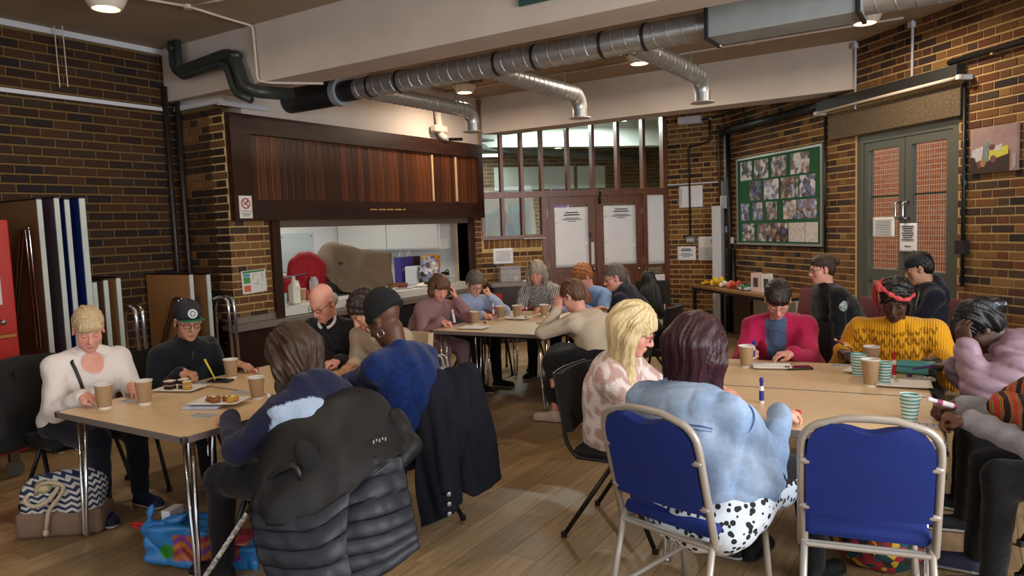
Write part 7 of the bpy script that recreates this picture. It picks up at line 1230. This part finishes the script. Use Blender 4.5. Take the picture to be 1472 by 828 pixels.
bottle_cap(-3.93, 5.68, 'loose red cap beside the mauve woman\'s cup'); bottle_cap(-4.02, 5.90, 'loose red cap before the light blue woman'); bottle_cap(-3.74, 6.12, 'loose dark cap beside the far plate', (90, 30, 40)); bottle_cap(-3.62, 3.05, 'loose green cap before the cream cardigan', (30, 120, 60)); bottle_cap(-.30, 4.52, 'loose purple cap above the crumb plate', (80, 40, 110))
pc = thing('pencil_case', 'turquoise zipped pencil case before the yellow jumper', 'pencil case', (-.27, 4.62, TH), -.05); V, Q = skin_mesh([rboxs((-.27, 4.62, TH + .036), (.105, .045, .035), rotz(-.05), .022, .01), halfspace((0, 0, -1), -TH - .001)], .006, folds(.002, 60, 3)); put_mesh('pouch', V, Q, M('turquoise', (86, 168, 168), .6, bump=(90, .2)), pc); MB().tube([(-.37, 4.572, TH + .05), (-.17, 4.565, TH + .05)], .0025, 6).build('zip', M('zip_teal', (50, 120, 122), .4), pc)
wrp = thing('plastic_wrap', 'crumpled clear sandwich wrap above the crumb plate', 'wrap', (-.22, 4.40, TH)); V, Q = skin_mesh([ellip((-.22, 4.42, TH + .012), (.05, .03, .012), rotz(.3), .01)], .005, folds(.006, 120, 9)); put_mesh('film', V, Q, M('film', (190, 186, 180), .2, alpha=.5), wrp)

# ------------------------------------------------------------------ things in the hatch and kitchen
CT = .89
cup_stack(-6.03, 5.08, 5, 'tall stack of teal striped cups at the left end of the hatch', CT); 
for k in range(2): pass
mk_ = thing('milk_bottle', 'plastic milk bottle on the hatch counter', 'bottle', (-6.135, 5.321, CT)); MILK = M('milk_plastic', (222, 218, 206), .35)
V, Q = skin_mesh([rboxs((-6.135, 5.321, CT + .10), (.05, .05, .10), I3, .02, .02), rcone((-6.135, 5.321, CT + .2), (-6.135, 5.321, CT + .26), .045, .018, .03), rcone((-6.10, 5.36, CT + .17), (-6.11, 5.35, CT + .24), .012, .012, .01), halfspace((0, 0, -1), -CT - .001)], .007); put_mesh('body', V, Q, MILK, mk_); MB().lathe([(.02, 0), (.02, .018)], (-6.135, 5.321, CT + .275), 14).build('cap', M('cap_white', (214, 220, 224), .4), mk_)
cup(-6.27, 5.55, 'large kraft cup on the hatch counter beside the milk', 'kraft', .145, CT); t = thing('carton', 'white milk carton behind the bald man', 'carton', (-6.42, 5.86, CT)); MB().box((-6.42, 5.86, CT + .10), (.075, .075, .20), .3).build('box', M('carton_white', (214, 214, 214), .5), t); MB().prism([(-.037, 0), (.037, 0), (0, .05)], (-6.42, 5.825, CT + .2), (1, 0, 0), (0, 0, 1), (0, .07, 0)).build('gable', M('carton_white'), t); MB().lathe([(.014, 0), (.014, .02)], (-6.40, 5.85, CT + .225), 10).build('spout', TRIMW, t)
t = thing('red_tin', 'small red tin beside the carton', 'tin', (-6.40, 5.74, CT)); MB().lathe([(.035, 0), (.035, .11), (.03, .115)], (-6.40, 5.74, CT), 16).build('body', M('tin_red', (176, 50, 34), .4), t, smooth=True, angle=40)
# red bags and the brown dust sheet over catering kit on the counter
t = thing('red_holdall', 'red fabric holdall at the left end of the kitchen counter', 'bag', (-6.62, 5.65, CT)); V, Q = skin_mesh([ellip((-6.55, 5.55, CT + .14), (.14, .30, .14), I3, .05), ellip((-6.62, 5.95, CT + .27), (.13, .28, .27), rotx(-.15), .05), halfspace((0, 0, -1), -CT - .001)], .012, folds(.010, 24, 5)); put_mesh('sack', V, Q, M('red_fabric', (168, 20, 34), .75, bump=(90, .3)), t); MB().tube(bend([(-6.40, 5.35, CT + .24), (-6.38, 5.5, CT + .28), (-6.38, 5.75, CT + .29)], .05), .02, 8, flat=.4).build('black_strap', BLACKP, t, smooth=True)
t = thing('dust_sheet', 'brown cloth draped over equipment on the kitchen counter', 'cloth', (-6.62, 6.75, CT)); BRC = M('brown_cloth', (122, 102, 82), .85, bump=(80, .3))
loft('cloth', BRC, t, [[[-6.95, 6.3, 1.2], [-6.92, 6.5, 1.42], [-6.8, 6.75, 1.38], [-6.7, 6.98, 1.33], [-6.6, 7.25, 1.29]], [[-6.81, 6.206, 1.313], [-6.72, 6.393, 1.49], [-6.60, 6.645, 1.443], [-6.50, 6.891, 1.386], [-6.42, 7.191, 1.344]], [[-6.63, 6.144, 1.198], [-6.52, 6.282, 1.239], [-6.46, 6.5, 1.2], [-6.40, 6.735, 1.193], [-6.39, 7.147, 1.22]], [[-6.42, 6.14, 1.061], [-6.34, 6.23, .95], [-6.28, 6.46, .90], [-6.30, 6.80, .90], [-6.38, 7.16, .96]]], amp=.016, wf=2.4, seed=15, out=(1, -.3, .3))
MB().rbox((-6.62, 6.62, CT + .20), (.24, .62, .40), .04).build('covered_urn', M('urn_grey', (90, 86, 84), .4, .6), t)
t = thing('gift_bag', 'purple gift bag with white lettering in the kitchen', 'bag', (-6.66, 7.70, CT)); PUR = M('bag_purple', (62, 50, 130), .6); MB().box((-6.66, 7.72, CT + .19), (.12, .26, .38)).build('body', PUR, t); MB().box((-6.66, 7.90, CT + .21), (.11, .22, .34)).build('side_panel', M('bag_dark', (60, 34, 40), .6, noise=(30, .7), col2=(20, 16, 24)), t); text_obj('lettering', 'MAZ', (-6.598, 7.70, CT + .20), UY, UZ, .085, M('lettering_lilac', (190, 186, 220), .6), t)
for y in (7.66, 7.84): MB().tube(bend([(-6.66, y - .04, CT + .38), (-6.66, y, CT + .46), (-6.66, y + .04, CT + .38)], .03), .004, 6).build('handle', CUPW, t)
t = thing('microwave', 'small white microwave with a dark door in the hatch', 'microwave', (-6.45, 7.62, CT)); MB().rbox((-6.43, 7.70, CT + .13), (.20, .24, .25), .012).build('case', M('appliance_white', (222, 222, 224), .4), t); MB().box((-6.328, 7.72, CT + .13), (.006, .15, .18)).build('door_glass', M('dark_glass', (40, 44, 50), .15), t)
t = thing('stuffed_bag', 'clear plastic bag stuffed with colourful raffle prizes on the counter', 'bag', (-6.25, 7.72, CT)); V, Q = skin_mesh([ellip((-6.22, 7.72, CT + .15), (.10, .17, .15), I3, .04), ellip((-6.22, 7.74, CT + .29), (.08, .14, .10), I3, .05), halfspace((0, 0, -1), -CT - .001)], .008, folds(.010, 60, 25)); m_ = photo_mat(77); put_mesh('contents', V, Q, m_, t)
t = thing('orange_bag', 'orange plastic carrier bag standing in the hatch', 'bag', (-6.42, 8.02, CT)); V, Q = skin_mesh([rboxs((-6.42, 8.02, CT + .19), (.07, .13, .20), I3, .04, .02), ellip((-6.42, 8.02, CT + .42), (.03, .09, .05), I3, .02, True), halfspace((0, 0, -1), -CT - .001)], .009, folds(.010, 40, 26)); put_mesh('sack', V, Q, M('orange_plastic', (214, 138, 24), .4, bump=(30, .3)), t)
t = thing('camera_case', 'small black case on the counter by the orange bag', 'case', (-6.35, 8.22, CT)); MB().rbox((-6.35, 8.23, CT + .07), (.1, .12, .14), .03).build('body', BLACKP, t, smooth=True); MB().tube(bend([(-6.32, 8.18, CT + .13), (-6.30, 8.23, CT + .18), (-6.32, 8.28, CT + .13)], .03), .008, 6).build('strap', BLACKP, t)
t = thing('wooden_tray', 'shallow wooden tray in front of the purple bag', 'tray', (-6.40, 7.25, CT)); MB().rbox((-6.40, 7.22, CT + .03), (.16, .34, .05), .006).build('tray', M('tray_wood', (150, 104, 56), .6), t)
for x, y, lab, c in ((-6.28, 6.50, 'white plate of pastries on the counter left of the cakes', 1), (-6.25, 6.84, 'white plate of sliced bread on the counter', 0), (-6.2, 7.14, 'white plate with berry cake on the counter', 2), (-6.15, 7.42, 'white plate with a cream bun on the counter', 0)):
    plate(x, y, .3, lab, .24, .2, CT + .001); tt = thing('pastry', lab.replace('white plate', 'food from the white plate').replace(' on the counter', ''), 'food', (x, y, CT + .006)); V, Q = skin_mesh([ellip((x, y, CT + .022), (.05, .06, .018), I3, .01), ellip((x + .02, y + .03, CT + .032), (.03, .03, .018), I3, .01)], .006, folds(.006, 110, c)); put_mesh('pieces', V, Q, [ICE, YSP, M('berry', (110, 30, 40), .6)][c], tt)
t = thing('plastic_tub', 'clear plastic food tub at the right end of the hatch', 'tub', (-6.1, 8.1, CT)); MB().lathe([(.07, 0), (.085, .09)], (-6.12, 8.05, CT), 18, cap=False).build('wall', M('tub_clear', (196, 200, 196), .2, alpha=.45), t, smooth=True); MB().lathe([(.088, .09), (.088, .1), (.01, .1)], (-6.12, 8.05, CT), 18).build('lid', M('tub_lid', (206, 208, 206), .3, alpha=.7), t)
# storage box on the sideboard by the small window
t = thing('storage_box', 'clear storage box of coloured bits on the sideboard', 'box', (-5.60, 8.75, .852), math.radians(45)); bl = lambda a, b, c, d, e, f_, m, n: MB().box((a, b, c), (d, e, f_)).build(n, m, t, world=False); CLR = M('clear_box', (206, 206, 210), .15, alpha=.35)
for a, b, d, e in ((0, -.10, .28, .006), (0, .10, .28, .006), (-.14, 0, .006, .2), (.14, 0, .006, .2)): bl(a, b, .105, d, e, .2, CLR, 'wall')
bl(0, 0, .21, .31, .23, .012, M('box_lid', (150, 150, 156), .4), 'lid')
for k in range(9): MB().ell(((k % 3 - 1) * .08, (k // 3 - 1) * .055, .05 + .03 * (k % 2)), (.04, .03, .04)).build('contents', M('bit_%d' % (k % 4), [(180, 50, 60), (60, 60, 110), (200, 200, 206), (90, 80, 90)][k % 4], .6), t, world=False)
t = thing('magazine', 'pile of papers on the sideboard', 'papers', (-5.3, 8.95, .852)); sbox(MB(), .52, .80, .08, .3, .852, .862).build('sheets', PAPER, t)
# black rucksack on a chair by the doors
t = thing('rucksack', 'black rucksack hung high on a chair before the doors', 'bag', (-3.45, 8.6, .3)); V, Q = skin_mesh([ellip((-3.42, 8.62, .66), (.16, .14, .24), I3, .05), ellip((-3.46, 8.62, .92), (.09, .07, .10), I3, .05), rcone((-3.36, 8.6, .88), (-3.26, 8.58, .52), .03, .035, .03)], .011, folds(.008, 30, 17)); put_mesh('sack', V, Q, M('rucksack_black', (20, 20, 22), .6), t); chair_at(-3.42, 8.78, -60, 'black chair holding the rucksack before the doors')
# side table with crafts, radiator
st = thing('side_table', 'narrow dark legged table of crafts in the back corner', 'table', RP(1.2, .45, 0)); rbx(MB(), .35, 2.35, .22, .70, .70, .73).build('top', M('side_top', (140, 100, 60), .5), st); rbx(MB(), .35, 2.35, .22, .70, .665, .70).build('apron', BLACKP, st)
for s in (.39, 2.31):
    for t_ in (.25, .67): rbx(MB(), s - .02, s + .02, t_ - .02, t_ + .02, 0, .67).build('leg', BLACKP, st)
rad = thing('radiator', 'white ribbed radiator on the wall under the side table', 'radiator', RP(1.6, .08, .15))
for k in range(16): rbx(MB(), .95 + k * .06, 1.0 + k * .06, .02, .10, .14, .62).build('fin', M('radiator_white', (190, 180, 164), .5), rad)
bp2 = thing('wood_offcut', 'brown board leaning in the corner behind the side table', 'board', RP(.45, .1, 0)); rbx(MB(), .36, .80, .04, .07, .0, .62).build('board', M('offcut', (104, 78, 54), .7, noise=(6, .5)), bp2)
CR_ = [('yellow_ducks', 'row of yellow craft ducks on the side table', .50, (230, 170, 30), .05), ('paper_flowers', 'yellow and pink paper flowers in a pot on the side table', .75, (230, 190, 40), .10), ('wool_pile', 'heap of pale pink and white wool on the side table', 1.0, (226, 206, 196), .07), ('red_pompoms', 'red and orange craft pompoms on the side table', 1.2, (196, 70, 50), .08), ('foil_tray', 'silver foil tray on the side table', 1.5, (170, 170, 172), .05), ('green_ribbon', 'green and black ribbon bundle on the side table', 1.45, (60, 110, 70), .06)]
for nm, lab, s, c, h in CR_:
    t = thing(nm, lab, 'crafts', RP(s, .48, .73)); 
    for k in range(6): p = RP(s - .09 + .036 * k, .46 + .06 * (k % 3), .73 + h * (.45 + .4 * (k % 2) * (nm != 'foil_tray'))); MB().ell(p, (.035, .035, h * .45), 10, 7).build('piece', M(nm + '_%d' % (k % 2), c if k % 2 else tuple(min(255, q + 24) for q in c), .6), t, smooth=True)
for s, lab, c in ((1.72, 'pink and white greetings card standing on the side table', (220, 190, 190)), (1.95, 'white framed card with a dark picture on the side table', (222, 220, 216))):
    t = thing('greetings_card', lab, 'card', RP(s, .5, .73)); rbx(MB(), s - .12, s + .10, .50, .52, .73, .95).build('front', M('gcard_%d' % c[1], c, .6), t); rbx(MB(), s - .12, s - .10, .38, .50, .73, .95).build('fold', M('gcard_%d' % c[1], c, .6), t); rbx(MB(), s - .06, s + .04, .52, .523, .79, .90).build('picture', M('gpic', (60, 60, 60), .6), t)
